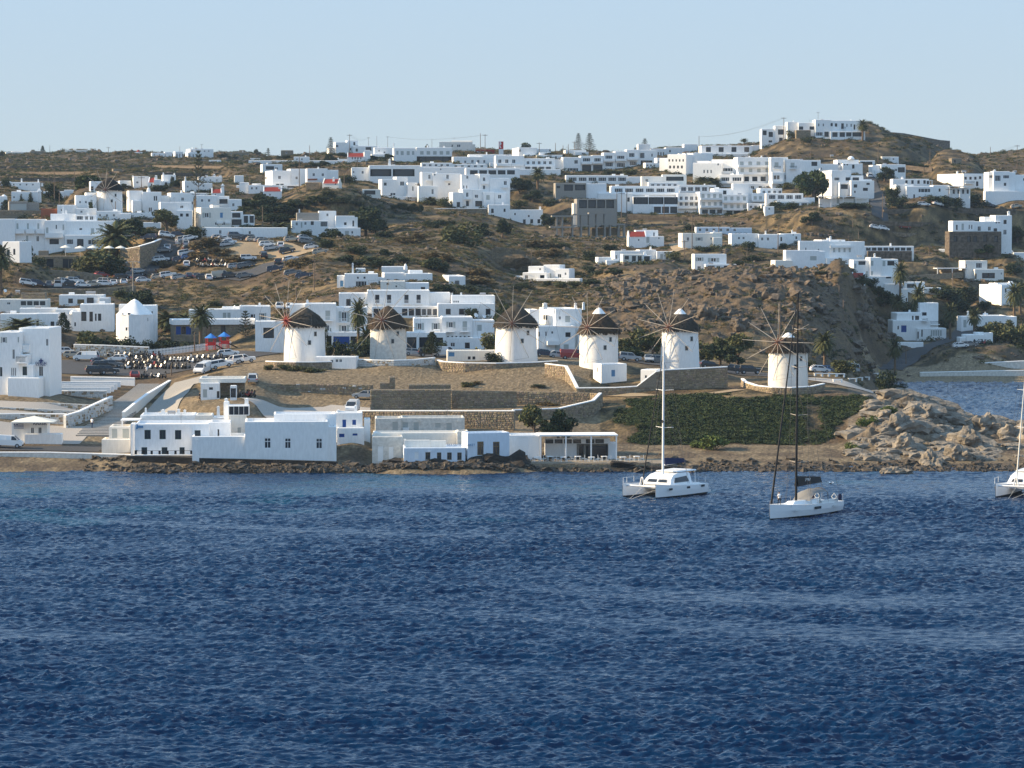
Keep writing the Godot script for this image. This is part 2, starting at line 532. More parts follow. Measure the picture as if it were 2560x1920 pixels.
func make_terrain():
	# dry gold grass, bare sand, dark scrub, rock
	var tan_ := Color(0.33, 0.25, 0.16)
	var gold := Color(0.38, 0.265, 0.13)
	var scrub := Color(0.06, 0.052, 0.03)
	var brown := Color(0.185, 0.127, 0.076)
	var rockc := Color(0.23, 0.17, 0.115)
	var sand := Color(0.42, 0.32, 0.20)
	var green := Color(0.03, 0.045, 0.014)
	var ds := []
	var d := 484.0
	while d < 2300.0:
		ds.append(d)
		d += 0.9 if d < 660 else (1.7 if d < 900 else (3.0 if d < 1400 else 9.0))
	var cols := 480
	var v := PackedVector3Array()
	var cc := PackedColorArray()
	v.resize(cols * ds.size())
	cc.resize(cols * ds.size())
	for j in ds.size():
		d = ds[j]
		for i in cols:
			var u := -150.0 + 2860.0 * i / (cols - 1)
			var x := (u - CX) / F * d
			var h := g(x, d)
			v[j * cols + i] = Vector3(x, h, -d)
			var a := n1.get_noise_2d(x * 1.4 + 300, d * 1.1)
			var b := n2.get_noise_2d(x * 1.1, d * 0.9)
			var e := n3.get_noise_2d(x * 1.3, d * 1.3)
			var c := gold.lerp(brown, clampf(0.5 + a * 2.4 + b * 0.9, 0, 1))
			c = c.lerp(scrub, smoothstep(-0.05, 0.45, 0.04 + b * 1.5 - a * 0.9 + e * 0.7) * 0.88)
			if d > 838 and d < 880 and u > 1280 and u < 1610:
				c = c.lerp(gold * 1.25, 0.8 * clampf(0.8 + b * 2.0, 0, 1))
			if d > 1080:
				var far := clampf((d - 1080) / 250, 0, 1)
				c = c.lerp(scrub.lerp(brown, 0.25 + 0.3 * e), far * clampf(0.55 + b * 1.4 + (0.45 if u < 900 else 0.0), 0, 0.95))
				if u < 1000 and d > 1120:        # old field terraces
					var lv := fposmod(h + b * 3.0 + a * 2.0, 5.2)
					if lv < 0.75:
						c = c.lerp(gold, 0.75)
			var r := rocky(u, d)
			if r > 0.0:
				c = c.lerp(rockc.lerp(brown, clampf(0.4 + e * 1.2, 0, 1)), r * 0.8)
			if d > 572 and d < 640 and u > 560 and u < 1480:
				c = c.lerp(tan_.lerp(sand, 0.5 + e * 0.7), 0.9)
			if d < 572 and u < 1500:
				c = c.lerp(tan_.lerp(sand, 0.4 + e), 0.8)
			if u > 1480 and u < 2230 and d > 530 and d < 567 and ivy_zone(u, d, x):
				c = c.lerp(green, 0.9)
			if d < 640 and u > 2120:
				c = Color(0.36, 0.295, 0.22).lerp(rockc, clampf(0.5 + b * 1.5 + e, 0, 1))
			if d < 533 and h < 2.6:
				c = sand.lerp(rockc, clampf(0.5 + b * 2, 0, 1)) * 0.85
			if d > 770 and d < 812 and u > 2150:
				c = sand
			cc[j * cols + i] = Color(maxf(c.r, 0.01), maxf(c.g, 0.01), maxf(c.b, 0.008)) * (0.9 + e * 0.4)
	var o := part(self, "hillside_ground", grid_mesh(v, cols, ds.size(), cc), M.soil)
	structure(o)

func make_water():
	var cols := 620
	var ds := []
	var d := 214.0
	while d < 520.0:
		ds.append(d)
		d += 0.17 + (d - 214.0) * 0.0008
	while d < 820.0:
		ds.append(d)
		d += 1.0
	var w1 := FastNoiseLite.new()
	w1.seed = 101; w1.frequency = 1.0; w1.fractal_octaves = 1
	var v := PackedVector3Array()
	var cc := PackedColorArray()
	v.resize(cols * ds.size())
	cc.resize(cols * ds.size())
	for j in ds.size():
		d = ds[j]
		for i in cols:
			var u := -60.0 + 2680.0 * i / (cols - 1)
			var x := (u - CX) / F * d
			var gust := 0.95 + 0.35 * w1.get_noise_2d(x * 0.014 + d * 0.004, d * 0.035 + 40)
			# calmer slicks
			gust *= 1.0 - 0.5 * clampf(w1.get_noise_2d(x * 0.004 + 9 - d * 0.006, d * 0.03 + x * 0.012) * 5.0 - 2.4, 0, 1)
			var shore := clampf((495.0 - d) / 60.0, 0.5, 1.0) if d < 560 else 1.1
			var sx := x + 0.45 * d * 0.25
			var a := 1.0 - 2.0 * absf(w1.get_noise_2d(sx * 0.1, d * 0.22 + x * 0.03))
			var b := 1.0 - 2.0 * absf(w1.get_noise_2d(sx * 0.26 + 50, d * 0.8 - x * 0.08))
			var c := w1.get_noise_2d(x * 0.8 + 11, d * 1.8 + x * 0.2)
			var e := w1.get_noise_2d(x * 1.8 - 31, d * 3.0)
			var h := gust * shore * (0.21 * a + 0.18 * b + 0.11 * c + 0.045 * e)
			v[j * cols + i] = Vector3(x, h - 0.2, -d)
			# sand showing through in patches off the beach
			var pat := w1.get_noise_2d(x * 0.018 + 4, d * 0.03) + 0.5 * w1.get_noise_2d(x * 0.06, d * 0.1)
			var wc := Color(0.0008, 0.016, 0.056)
			if d > 385 and d < 560:
				wc = wc.lerp(Color(0.005, 0.046, 0.085), 0.75 * smoothstep(-0.1, 0.6, pat - (u - 700.0) / 4000.0 + clampf((d - 445) / 50, -1.2, 0.0)))
			cc[j * cols + i] = wc
	structure(part(self, "sea_water", grid_mesh(v, cols, ds.size(), cc), M.water))

# ---------------------------------------------------------------- houses
var ox := 0.0
var oy := 0.0
const ZS := 3.45625
var UNIT := {}
var survey := false
var CTRL := []
func fit_ground():            # let the ground pass under the house fronts
	var num := PackedFloat32Array()
	var den := PackedFloat32Array()
	num.resize(UN * DN)
	den.resize(UN * DN)
	for c in CTRL:
		var dy: float = c[2] - row_at(c[0], c[1])
		var sb: float = 9.0 + (c[1] - 500.0) * 0.035
		var sf: float = 3.5 + (c[1] - 500.0) * 0.025
		var sd := sb
		var su := 42.0
		var i0 := maxi(0, int((c[0] - 2.6 * su - U0) / US))
		var i1 := mini(UN - 1, int((c[0] + 2.6 * su - U0) / US) + 1)
		var j0 := maxi(0, int((c[1] - 2.6 * sd - D0) / DS))
		var j1 := mini(DN - 1, int((c[1] + 2.6 * sd - D0) / DS) + 1)
		for i in range(i0, i1 + 1):
			var eu: float = (U0 + i * US - c[0]) / su
			for j in range(j0, j1 + 1):
				var ed: float = D0 + j * DS - c[1]
				ed /= sb if ed > 0 else sf
				var w := exp(-eu * eu - ed * ed)
				num[i * DN + j] += w * dy
				den[i * DN + j] += w
	for k in UN * DN:
		if den[k] > 0.001:
			TY[k] += num[k] / (den[k] + 0.12)

func tile(x: float, y: float):
	ox = x
	oy = y

func face(mb: MB, o: Vector3, xd: Vector3, w: float, y0: float, y1: float, ops: Array):
	var nrm := xd.cross(Vector3.UP)
	var xs := [0.0, w]
	var ys := [y0, y1]
	for p in ops:
		xs.append(p[0]); xs.append(p[2]); ys.append(p[1]); ys.append(p[3])
	xs.sort()
	ys.sort()
	for i in xs.size() - 1:
		if xs[i + 1] - xs[i] < 0.001:
			continue
		for j in ys.size() - 1:
			if ys[j + 1] - ys[j] < 0.001:
				continue
			var cx: float = (xs[i] + xs[i + 1]) / 2
			var cy: float = (ys[j] + ys[j + 1]) / 2
			var inside := false
			for p in ops:
				if cx > p[0] and cx < p[2] and cy > p[1] and cy < p[3]:
					inside = true
			if inside:
				continue
			var a: Vector3 = o + xd * xs[i] + Vector3(0, ys[j], 0)
			var b: Vector3 = o + xd * xs[i + 1] + Vector3(0, ys[j], 0)
			var up := Vector3(0, ys[j + 1] - ys[j], 0)
			mb.quad(a + up, b + up, b, a)
	for p in ops:
		var dp: float = p[4]
		var a: Vector3 = o + xd * p[0] + Vector3(0, p[1], 0)
		var b: Vector3 = o + xd * p[2] + Vector3(0, p[1], 0)
		var up := Vector3(0, p[3] - p[1], 0)
		var i := -nrm * dp
		mb.quad(a, b, b + i, a + i)
		mb.quad(a + up + i, b + up + i, b + up, a + up)
		mb.quad(a + up, a, a + i, a + up + i)
		mb.quad(b, b + up, b + up + i, b + i)
		if dp > 0.5:
			mb.quad(a + up + i, b + up + i, b + i, a + i)

func block_mesh(x0: float, x1: float, y0: float, y1: float, zf: float, dep: float, fo: Array, lo: Array) -> MB:
	var mb := MB.new()
	var c := 0.11
	var p := 0.3
	var yt := y1 - c
	face(mb, Vector3(x0, 0, zf), Vector3.RIGHT, x1 - x0, y0, yt, fo)
	face(mb, Vector3(x0, 0, zf - dep), Vector3(0, 0, 1), dep, y0, yt, lo)
	face(mb, Vector3(x1, 0, zf), Vector3(0, 0, -1), dep, y0, yt, [])
	face(mb, Vector3(x1, 0, zf - dep), Vector3.LEFT, x1 - x0, y0, yt, [])
	var rings := []
	for q in [[0.0, yt], [c, y1], [p, y1], [p + 0.02, y1 - 0.4]]:
		var e: float = q[0]
		var y: float = q[1]
		rings.append([Vector3(x0 + e, y, zf - e), Vector3(x1 - e, y, zf - e), Vector3(x1 - e, y, zf - dep + e), Vector3(x0 + e, y, zf - dep + e)])
	for k in 3:
		for i in 4:
			var a: Vector3 = rings[k][i]
			var b: Vector3 = rings[k][(i + 1) % 4]
			var a2: Vector3 = rings[k + 1][i]
			var b2: Vector3 = rings[k + 1][(i + 1) % 4]
			mb.quad(a2, b2, b, a)
	mb.quad(rings[3][3], rings[3][2], rings[3][1], rings[3][0])
	return mb

func unit_meshes():
	for k in ["two", "one", "four", "wide"]:
		var mb := MB.new()
		var t := 0.09
		var z0 := -0.13
		var z1 := -0.05
		mb.box(Vector3(0, 0, z0), Vector3(1, t, z1)); mb.box(Vector3(0, 1 - t, z0), Vector3(1, 1, z1))
		mb.box(Vector3(0, t, z0), Vector3(t, 1 - t, z1)); mb.box(Vector3(1 - t, t, z0), Vector3(1, 1 - t, z1))
		if k == "two" or k == "four":
			mb.box(Vector3(0.46, t, z0), Vector3(0.54, 1 - t, z1 - 0.01))
		if k == "four":
			mb.box(Vector3(t, 0.62, z0), Vector3(1 - t, 0.68, z1 - 0.015))
		if k == "wide":
			for q in [0.25, 0.5, 0.75]:
				mb.box(Vector3(q - 0.012, t, z0), Vector3(q + 0.012, 1 - t, z1 - 0.01))
		UNIT[k] = mb.mesh()
	var pm := MB.new()
	pm.quad(Vector3(0, 1, -0.1), Vector3(1, 1, -0.1), Vector3(1, 0, -0.1), Vector3(0, 0, -0.1))
	UNIT["pane"] = pm.mesh()
	var dm := MB.new()
	dm.box(Vector3(0, 0, -0.16), Vector3(1, 1, -0.07))
	dm.box(Vector3(0.47, 0.02, -0.07), Vector3(0.53, 0.98, -0.045))
	for q in [0.1, 0.5, 0.85]:
		dm.box(Vector3(0.04, q, -0.07), Vector3(0.46, q + 0.05, -0.05)); dm.box(Vector3(0.54, q, -0.07), Vector3(0.96, q + 0.05, -0.05))
	UNIT["panel"] = dm.mesh()
	var sm := MB.new()
	sm.box(Vector3(0, 0, 0.02), Vector3(1, 1, 0.06))
	for q in 7:
		sm.box(Vector3(0.12, 0.06 + q * 0.13, 0.06), Vector3(0.88, 0.13 + q * 0.13, 0.075))
	UNIT["shutter"] = sm.mesh()
	var bm := MB.new()
	bm.box(Vector3(0, 0, 0), Vector3(1, 0.14, 1))
	UNIT["slab"] = bm.mesh()
	var rm := MB.new()
	rm.box(Vector3(0, 0.93, 0.93), Vector3(1, 1, 1))
	for q in 12:
		rm.box(Vector3(q / 11.5, 0.1, 0.95), Vector3(q / 11.5 + 0.025, 0.94, 0.98))
	rm.box(Vector3(0, 0.93, 0), Vector3(0.03, 1, 0.94)); rm.box(Vector3(0.97, 0.93, 0), Vector3(1, 1, 0.94))
	UNIT["railing"] = rm.mesh()
	var hm := MB.new()
	hm.box(Vector3(0, 0, 0.88), Vector3(1, 1, 1)); hm.box(Vector3(0, 0, 0), Vector3(0.05, 1, 0.88)); hm.box(Vector3(0.95, 0, 0), Vector3(1, 1, 0.88))
	UNIT["breast"] = hm.mesh()
	var cm := MB.new()
	cm.hexa([Vector3(0, 0, 0.5), Vector3(1, 0, 0.5), Vector3(0.88, 0.8, 0.4), Vector3(0.12, 0.8, 0.4), Vector3(0, 0, -0.5), Vector3(1, 0, -0.5), Vector3(0.88, 0.8, -0.4), Vector3(0.12, 0.8, -0.4)])
	cm.box(Vector3(0.0, 0.83, -0.5), Vector3(1, 0.9, 0.5))
	cm.hexa([Vector3(0.15, 0.9, 0.35), Vector3(0.85, 0.9, 0.35), Vector3(0.55, 1, 0.05), Vector3(0.45, 1, 0.05), Vector3(0.15, 0.9, -0.35), Vector3(0.85, 0.9, -0.35), Vector3(0.55, 1, -0.05), Vector3(0.45, 1, -0.05)])
	UNIT["chimney"] = cm.mesh()
	var tm := MB.new()
	tm.tube(Vector3(0, 0.7, 0), Vector3(1, 0.7, 0), 0.3, 0.3, 12)
	tm.box(Vector3(0.1, 0, -0.2), Vector3(0.16, 0.6, 0.2)); tm.box(Vector3(0.84, 0, -0.2), Vector3(0.9, 0.6, 0.2))
	UNIT["tank"] = tm.mesh()
	var om := MB.new()
	om.lathe([Vector2(0.5, 0), Vector2(0.49, 0.25), Vector2(0.42, 0.55), Vector2(0.27, 0.85), Vector2(0.1, 0.98), Vector2(0.0, 1.0)], 16)
	UNIT["dome"] = om.mesh()
	var sd := MB.new()
	sd.lathe([Vector2(0.0, 0), Vector2(0.3, 0.06), Vector2(0.5, 0.2)], 12)
	sd.tube(Vector3(0, 0, 0), Vector3(0, -0.6, 0.3), 0.04, 0.04, 5)
	UNIT["dish"] = sd.mesh()

const WK := {"w": ["two", "trim", 1], "q": ["one", "trim", 1], "f": ["four", "trim", 1], "g": ["wide", "trim", 1], "n": ["two", "greenpaint", 1], "o": ["four", "brownwood", 1], "k": ["two", "darkwood", 1], "e": ["wide", "black", 1], "D": ["one", "black", 1], "s": ["two", "trim", 1],  # D: dark opening, added pane and black frame stand in for its shaded inside
	"b": ["panel", "bluepaint", 0], "l": ["panel", "lightblue", 0], "d": ["panel", "brownwood", 0], "v": ["panel", "greywood", 0], "i": ["panel", "trim", 0]}

func nums(s: String) -> Array:
	var r := []
	for t in s.strip_edges().split(" ", false):
		r.append(t.to_float())
	return r

# called, label, depth of the front left corner, turn in degrees, wall material,
# blocks "x0 x1 top base setback depth kind", openings "type x y w h", extras "type x y w h" (survey units of the current tile)
func house(called: String, lab: String, cat: String, dist: float, deg: float, wm: String, blocks: String, wins := "", extras := "") -> Node3D:
	var a := deg_to_rad(deg)
	var bl := []
	for s in blocks.split(";", false):
		var q := nums(s)
		while q.size() < 4: q.append(0.0)
		if q.size() < 5: q.append(0.0)
		if q.size() < 6: q.append(7.0)
		if q.size() < 7: q.append(0.0)
		for i in [0, 1]:
			q[i] = ox + q[i] / ZS
		for i in [2, 3]:
			q[i] = oy + q[i] / ZS
		bl.append(q)
	var ref := un(bl[0][0], bl[0][3], dist)
	if survey:
		var lowest := 0.0
		for q in bl:
			if int(q[6]) < 20: lowest = maxf(lowest, q[3])
		for q in bl:
			if int(q[6]) < 20 and absf(q[4]) < 4.5 and q[3] > lowest - 13.0:
				var dm: float = dist + q[4]
				var wd: float = (q[1] - q[0])
				for t in [0.0, 0.5, 1.0]:
					CTRL.append([q[0] + wd * t, dm + wd * t / F * dist * tan(a), q[3]])
					CTRL.append([q[0] + wd * t, dm + wd * t / F * dist * tan(a) + 4.0, q[3] - 3.0])
		return null
	var h := thing(called, lab, cat, ref, a)
	var low := ref.y
	var geo := []
	var jit := 0
	for q in bl:
		var dz: float = q[4] + jit * 0.013
		jit += 1
		var xr := ref.x - dz * sin(a)
		var dr := dist + dz * cos(a)
		var lx := []
		for i in [0, 1]:
			var k: float = (q[i] - CX) / F
			lx.append((k * dr - xr) / (cos(a) - k * sin(a)))
		lx[0] += jit * 0.011
		var dl: float = dr + lx[0] * sin(a)
		var top := un(q[0], q[2], dl).y - ref.y
		var bot := un(q[0], q[3], dl).y - ref.y
		var dep: float = q[5]
		if dep < 0:
			dep = -dep / ZS * dl / F / sin(a)
		if int(q[6]) < 20 or int(q[6]) >= 40:
			for e in [[lx[0], -dz], [lx[1], -dz], [lx[1], -dz - dep], [lx[0], -dz - dep]]:
				var wp: Vector3 = ref + Vector3(e[0] * cos(a) + e[1] * sin(a), 0, -e[0] * sin(a) + e[1] * cos(a))
				bot = minf(bot, g(wp.x, -wp.z) - 0.5 - ref.y)
		geo.append({"x0": lx[0], "x1": lx[1], "y0": bot, "y1": top, "zf": -dz, "dep": dep, "kind": int(q[6]) % 20, "fo": [], "lo": [], "xr": xr, "dr": dr, "p0": q[0], "p1": q[1], "pt": q[2], "pb": q[3]})
	# openings
	var put := []
	for s in wins.split(";", false):
		var t := s.strip_edges()
		var ty := t.substr(0, 1)
		var rep := 1
		var dx := 0.0
		var rest := t.substr(1)
		if rest.begins_with("*"):
			var head := rest.split(" ", false)[0]
			rest = rest.substr(head.length())
			var hh := head.substr(1).split("+")
			rep = hh[0].to_int()
			dx = hh[1].to_float()
		var q := nums(rest)
		for r in rep:
			var px0: float = ox + (q[0] + dx * r) / ZS
			var px1: float = px0 + q[2] / ZS
			var py0: float = oy + q[1] / ZS
			var py1: float = py0 + q[3] / ZS
			var mx := (px0 + px1) / 2
			var my := (py0 + py1) / 2
			var best = null
			var left := false
			for b in geo:
				if b.kind == 2:
					continue
				if mx >= b.p0 and mx <= b.p1 and my > b.pt and my < b.pb + 8 and (best == null or left or b.zf > best.zf):
					best = b
					left = false
				elif best == null and a > 0.15 and mx < b.p0 and mx > b.p0 - b.dep * sin(a) * F / b.dr and my > b.pt and my < b.pb + 8:
					best = b
					left = true
			if best == null:
				continue
			var e := []
			for px in [px0, px1]:
				var k: float = (px - CX) / F
				if left:
					var xc: float = best.xr + best.x0 * cos(a)
					var dc: float = best.dr + best.x0 * sin(a)
					e.append(best.dep - (xc - k * dc) / (sin(a) + k * cos(a)))
				else:
					e.append((k * best.dr - best.xr) / (cos(a) - k * sin(a)) - best.x0)
			var wl: float = best.dep if left else best.x1 - best.x0
			var dd: float = best.dr + (best.x0 * sin(a) if left else (best.x0 + e[0]) * sin(a))
			var op := [clampf(e[0], 0.05, wl - 0.2), maxf(un(px0, py1, dd).y - ref.y, best.y0 + 0.05), clampf(e[1], 0.15, wl - 0.05), minf(un(px0, py0, dd).y - ref.y, best.y1 - 0.2), 0.45 if ty == "D" else 0.16]
			if op[2] - op[0] < 0.2 or op[3] - op[1] < 0.2:
				continue
			var clash := false
			for o in (best.lo if left else best.fo):
				if op[0] < o[2] and op[2] > o[0] and op[1] < o[3] and op[3] > o[1]:
					clash = true
			if clash:
				continue
			(best.lo if left else best.fo).append(op)
			put.append([ty, best, left, op])
	var wn := MB.new()
	for b in geo:
		match b.kind:
			2: pergola(h, b)
			1, 6: chapel(h, b, wm)
			_:
				var mm: Material = M[wm]
				if b.kind == 5: mm = M["white_sea"]
				if b.kind == 7: mm = M["concrete"]
				if b.kind == 8: mm = M["white_c"]
				if b.kind == 9: mm = M["tileroof"]
				if b.kind == 10: mm = M["redroof"]
				if b.kind == 3: mm = M["mortar"]
				if b.kind == 11: mm = M["white"]
				if b.kind == 12: mm = M["boulder"]
				if b.kind < 3 and b.x1 - b.x0 > 5.0 and b.dep > 4.0: roof_clutter(h, b)
				var w := part(h, "stone_wall" if b.kind == 3 else "wall", block_mesh(b.x0, b.x1, b.y0, b.y1, b.zf, b.dep, b.fo, b.lo).mesh(), mm)
				if b.kind == 3:
					stones_on(w, Vector3(b.x0, maxf(b.y0, -1.5), b.zf), Vector3.RIGHT, b.x1 - b.x0, b.y1 - maxf(b.y0, -1.5) - 0.1, b.fo, b.x0, maxf(b.y0, -1.5))
	for p in put:
		var k: Array = WK.get(p[0], WK["w"])
		var op: Array = p[3]
		var b: Dictionary = p[1]
		var nm := "window" if k[2] == 1 or p[0] == "v" else "door"  # D openings are named window too, though glazed only to look dark inside
		if p[0] == "b" or p[0] == "l":
			nm = "shutter" if op[3] - op[1] < 1.7 else "door"
		var o := part(h, nm, UNIT[k[0]], M[k[1]])
		if p[2]:
			o.rotation.y = -PI / 2
			o.position = Vector3(b.x0, op[1], b.zf - b.dep + op[0])
		else:
			o.position = Vector3(b.x0 + op[0], op[1], b.zf - (0.3 if p[0] == "D" else 0.0))
		o.scale = Vector3(op[2] - op[0], op[3] - op[1], 1)
		if k[2] == 1:
			part(o, "pane", UNIT["pane"], M["glass"])  # in D openings this dark sheet replaces the shade of the room
		if p[0] == "s" and not p[2]:
			for sd in [0, 1]:
				var sh := part(h, "shutter", UNIT["shutter"], M["greywood"])
				var sw: float = (op[2] - op[0]) * 0.5
				sh.position = Vector3(b.x0 + (op[0] - sw - 0.02 if sd == 0 else op[2] + 0.02), op[1], b.zf)
				sh.scale = Vector3(sw, op[3] - op[1], 1)
	for s in extras.split(";", false):
		var t := s.strip_edges()
		var q := nums(t.substr(1))
		var px0: float = ox + q[0] / ZS
		var py0: float = oy + q[1] / ZS
		var w := 0.0
		var hh := 0.0
		var bb: Dictionary = geo[0]
		for b in geo:
			if px0 + q[2] / ZS / 2 >= b.p0 and px0 + q[2] / ZS / 2 <= b.p1 and py0 + q[3] / ZS > b.pt - 2 and py0 < b.pb:
				bb = b
		var k: float = (px0 - CX) / F
		var lx: float = (k * bb.dr - bb.xr) / (cos(a) - k * sin(a))
		var dd: float = bb.dr + lx * sin(a)
		w = q[2] / ZS * dd / F / cos(a)
		hh = q[3] / ZS * dd / F
		var ly: float = un(px0, py0 + q[3] / ZS, dd).y - ref.y
		match t.substr(0, 1):
			"c":
				var o := part(h, "chimney", UNIT["chimney"], M["white"], Vector3(lx, ly - 0.4, bb.zf - 1.2 - 0.3 * w))
				o.scale = Vector3(w, hh + 0.4, w * 0.8)
			"t":
				var o := part(h, "water_tank", UNIT["tank"], M["metal"], Vector3(lx, ly - 0.35, bb.zf - 2.0))
				o.scale = Vector3(w, hh + 0.35, 0.9)
			"m":
				var o := part(h, "dome", UNIT["dome"], M["redroof"] if q.size() > 4 else M[wm], Vector3(lx + w / 2, ly - 0.3, bb.zf - w / 2 - 0.5))
				o.scale = Vector3(w, hh + 0.3, w)
			"p":
				var o := part(h, "satellite_dish", UNIT["dish"], M["trim"], Vector3(lx, ly + 0.5, bb.zf - 1.0))
				o.rotation = Vector3(1.1, 0.5, 0)
				o.scale = Vector3.ONE * maxf(w, 0.8)
			"b", "r", "h":
				var o := part(h, "balcony", UNIT["slab"], M["white"], Vector3(lx, ly - 0.1, bb.zf - 0.05))
				var wd := 1.2
				o.scale = Vector3(w, 1, wd)
				var ra := part(o, "parapet" if t.begins_with("h") else "railing", UNIT["breast"] if t.begins_with("h") else UNIT["railing"], M["black"] if t.begins_with("r") else M["trim"], Vector3(0, 0.141, 0))
				ra.scale = Vector3(1, hh, 1)
			"x":
				var mb := MB.new()
				mb.box(Vector3(0, 0, 0), Vector3(w, hh, 0.35))
				mb.tube(Vector3(w * 0.4, hh * 0.5, 0.34), Vector3(w * 0.4, hh * 0.5, 0.37), hh * 0.38, hh * 0.38, 10)
				part(h, "air_conditioner", mb.mesh(), M["trim"], Vector3(lx, ly, bb.zf + 0.004))
	return h

func roof_clutter(h: Node3D, b: Dictionary):     # tanks, aerials, vents and outlets on the flat roofs
	for k in int((b.x1 - b.x0) / 6.0):
		var x: float = rng.randf_range(b.x0 + 1.0, b.x1 - 1.5)
		var z: float = b.zf - rng.randf_range(1.2, b.dep - 1.2)
		var r := rng.randf()
		if r < 0.3:
			part(h, "water_tank", UNIT["tank"], M["metal"] if r < 0.15 else M["trim"], Vector3(x, b.y1 - 0.4, z)).scale = Vector3(1.3, 0.9, 0.9)
		elif r < 0.55:
			var mb := MB.new()
			mb.tube(Vector3(0, 0, 0), Vector3(0, 1.9, 0), 0.025, 0.02, 4)
			for y in [1.3, 1.55, 1.8]:
				mb.tube(Vector3(-0.4, y, 0), Vector3(0.4, y, 0), 0.015, 0.015, 3)
			part(h, "aerial", mb.mesh(), M["wire"], Vector3(x, b.y1 - 0.4, z))
		elif r < 0.75:
			part(h, "roof_vent", UNIT["chimney"], M["white_b"], Vector3(x, b.y1 - 0.4, z)).scale = Vector3(0.6, rng.randf_range(0.9, 1.5), 0.6)
	for k in int((b.x1 - b.x0) / 5.0):
		if rng.randf() < 0.6:
			var sp := MB.new()
			sp.box(Vector3(-0.06, -0.1, 0), Vector3(0.06, 0.0, 0.3))
			part(h, "spout", sp.mesh(), M["trim"], Vector3(lerpf(b.x0 + 0.6, b.x1 - 0.6, rng.randf()), b.y1 - 0.55, b.zf))

func pergola(h: Node3D, b: Dictionary):
	var w: float = b.x1 - b.x0
	var mb := MB.new()
	mb.box(Vector3(b.x0 - 0.1, b.y1 - 0.22, b.zf - b.dep), Vector3(b.x1 + 0.1, b.y1, b.zf + 0.1))
	part(h, "canopy", mb.mesh(), M["white"])
	var n := maxi(2, int(w / 3.5) + 1)
	var pm := MB.new()
	pm.box(Vector3(-0.11, 0, -0.11), Vector3(0.11, b.y1 - 0.225 - b.y0, 0.11))
	var ms := pm.mesh()
	for i in n:
		part(h, "post", ms, M["white"], Vector3(lerpf(b.x0 + 0.15, b.x1 - 0.15, float(i) / (n - 1)), b.y0, b.zf - 0.12))

func chapel(h: Node3D, b: Dictionary, wm: String):
	var along_x: bool = b.kind == 1
	var x0: float = b.x0
	var x1: float = b.x1
	var z1: float = b.zf
	var z0: float = b.zf - b.dep
	var rise: float = minf((b.dep if along_x else x1 - x0) * 0.32, 2.2)
	var ye: float = b.y1 - rise
	var mb := MB.new()
	face(mb, Vector3(x0, 0, z1), Vector3.RIGHT, x1 - x0, b.y0, ye, b.fo)
	face(mb, Vector3(x0, 0, z0), Vector3(0, 0, 1), b.dep, b.y0, ye, b.lo)
	face(mb, Vector3(x1, 0, z1), Vector3(0, 0, -1), b.dep, b.y0, ye, [])
	face(mb, Vector3(x1, 0, z0), Vector3.LEFT, x1 - x0, b.y0, ye, [])
	var rm := MB.new()
	if along_x:
		var zm := (z0 + z1) / 2
		# gable ends stand a little above the tiles
		for e in [[x0, x0 + 0.35], [x1 - 0.35, x1]]:
			gable(mb, e[0], e[1], z0, z1, ye, rise + 0.3)
		rm.quad(Vector3(x0 + 0.35, ye + rise, zm), Vector3(x1 - 0.35, ye + rise, zm), Vector3(x1 - 0.35, ye + 0.02, z1 + 0.12), Vector3(x0 + 0.35, ye + 0.02, z1 + 0.12))
		rm.quad(Vector3(x1 - 0.35, ye + rise, zm), Vector3(x0 + 0.35, ye + rise, zm), Vector3(x0 + 0.35, ye + 0.02, z0 - 0.12), Vector3(x1 - 0.35, ye + 0.02, z0 - 0.12))
	else:
		var xm := (x0 + x1) / 2
		for z in [z1, z0 + 0.3]:
			mb.quad(Vector3(xm, ye + rise, z), Vector3(x1, ye, z), Vector3(x0, ye, z), Vector3(xm, ye + rise, z))
		rm.quad(Vector3(x0 - 0.1, ye, z1 - 0.1), Vector3(xm, ye + rise + 0.05, z1 - 0.1), Vector3(xm, ye + rise + 0.05, z0), Vector3(x0 - 0.1, ye, z0))
		rm.quad(Vector3(xm, ye + rise + 0.05, z1 - 0.1), Vector3(x1 + 0.1, ye, z1 - 0.1), Vector3(x1 + 0.1, ye, z0), Vector3(xm, ye + rise + 0.05, z0))
	part(h, "wall", mb.mesh(), M[wm])
	part(h, "roof", rm.mesh(), M["redroof"])

func gable(mb: MB, x0: float, x1: float, z0: float, z1: float, y: float, rise: float):
	var zm := (z0 + z1) / 2
	var t := Vector3(0, y + rise, zm)
	for x in [x0, x1]:
		mb.tri(Vector3(x, y, z0), Vector3(x, t.y, zm), Vector3(x, y, z1))
	mb.quad(Vector3(x0, t.y, zm), Vector3(x1, t.y, zm), Vector3(x1, y, z1), Vector3(x0, y, z1))
	mb.quad(Vector3(x1, t.y, zm), Vector3(x0, t.y, zm), Vector3(x0, y, z0), Vector3(x1, y, z0))

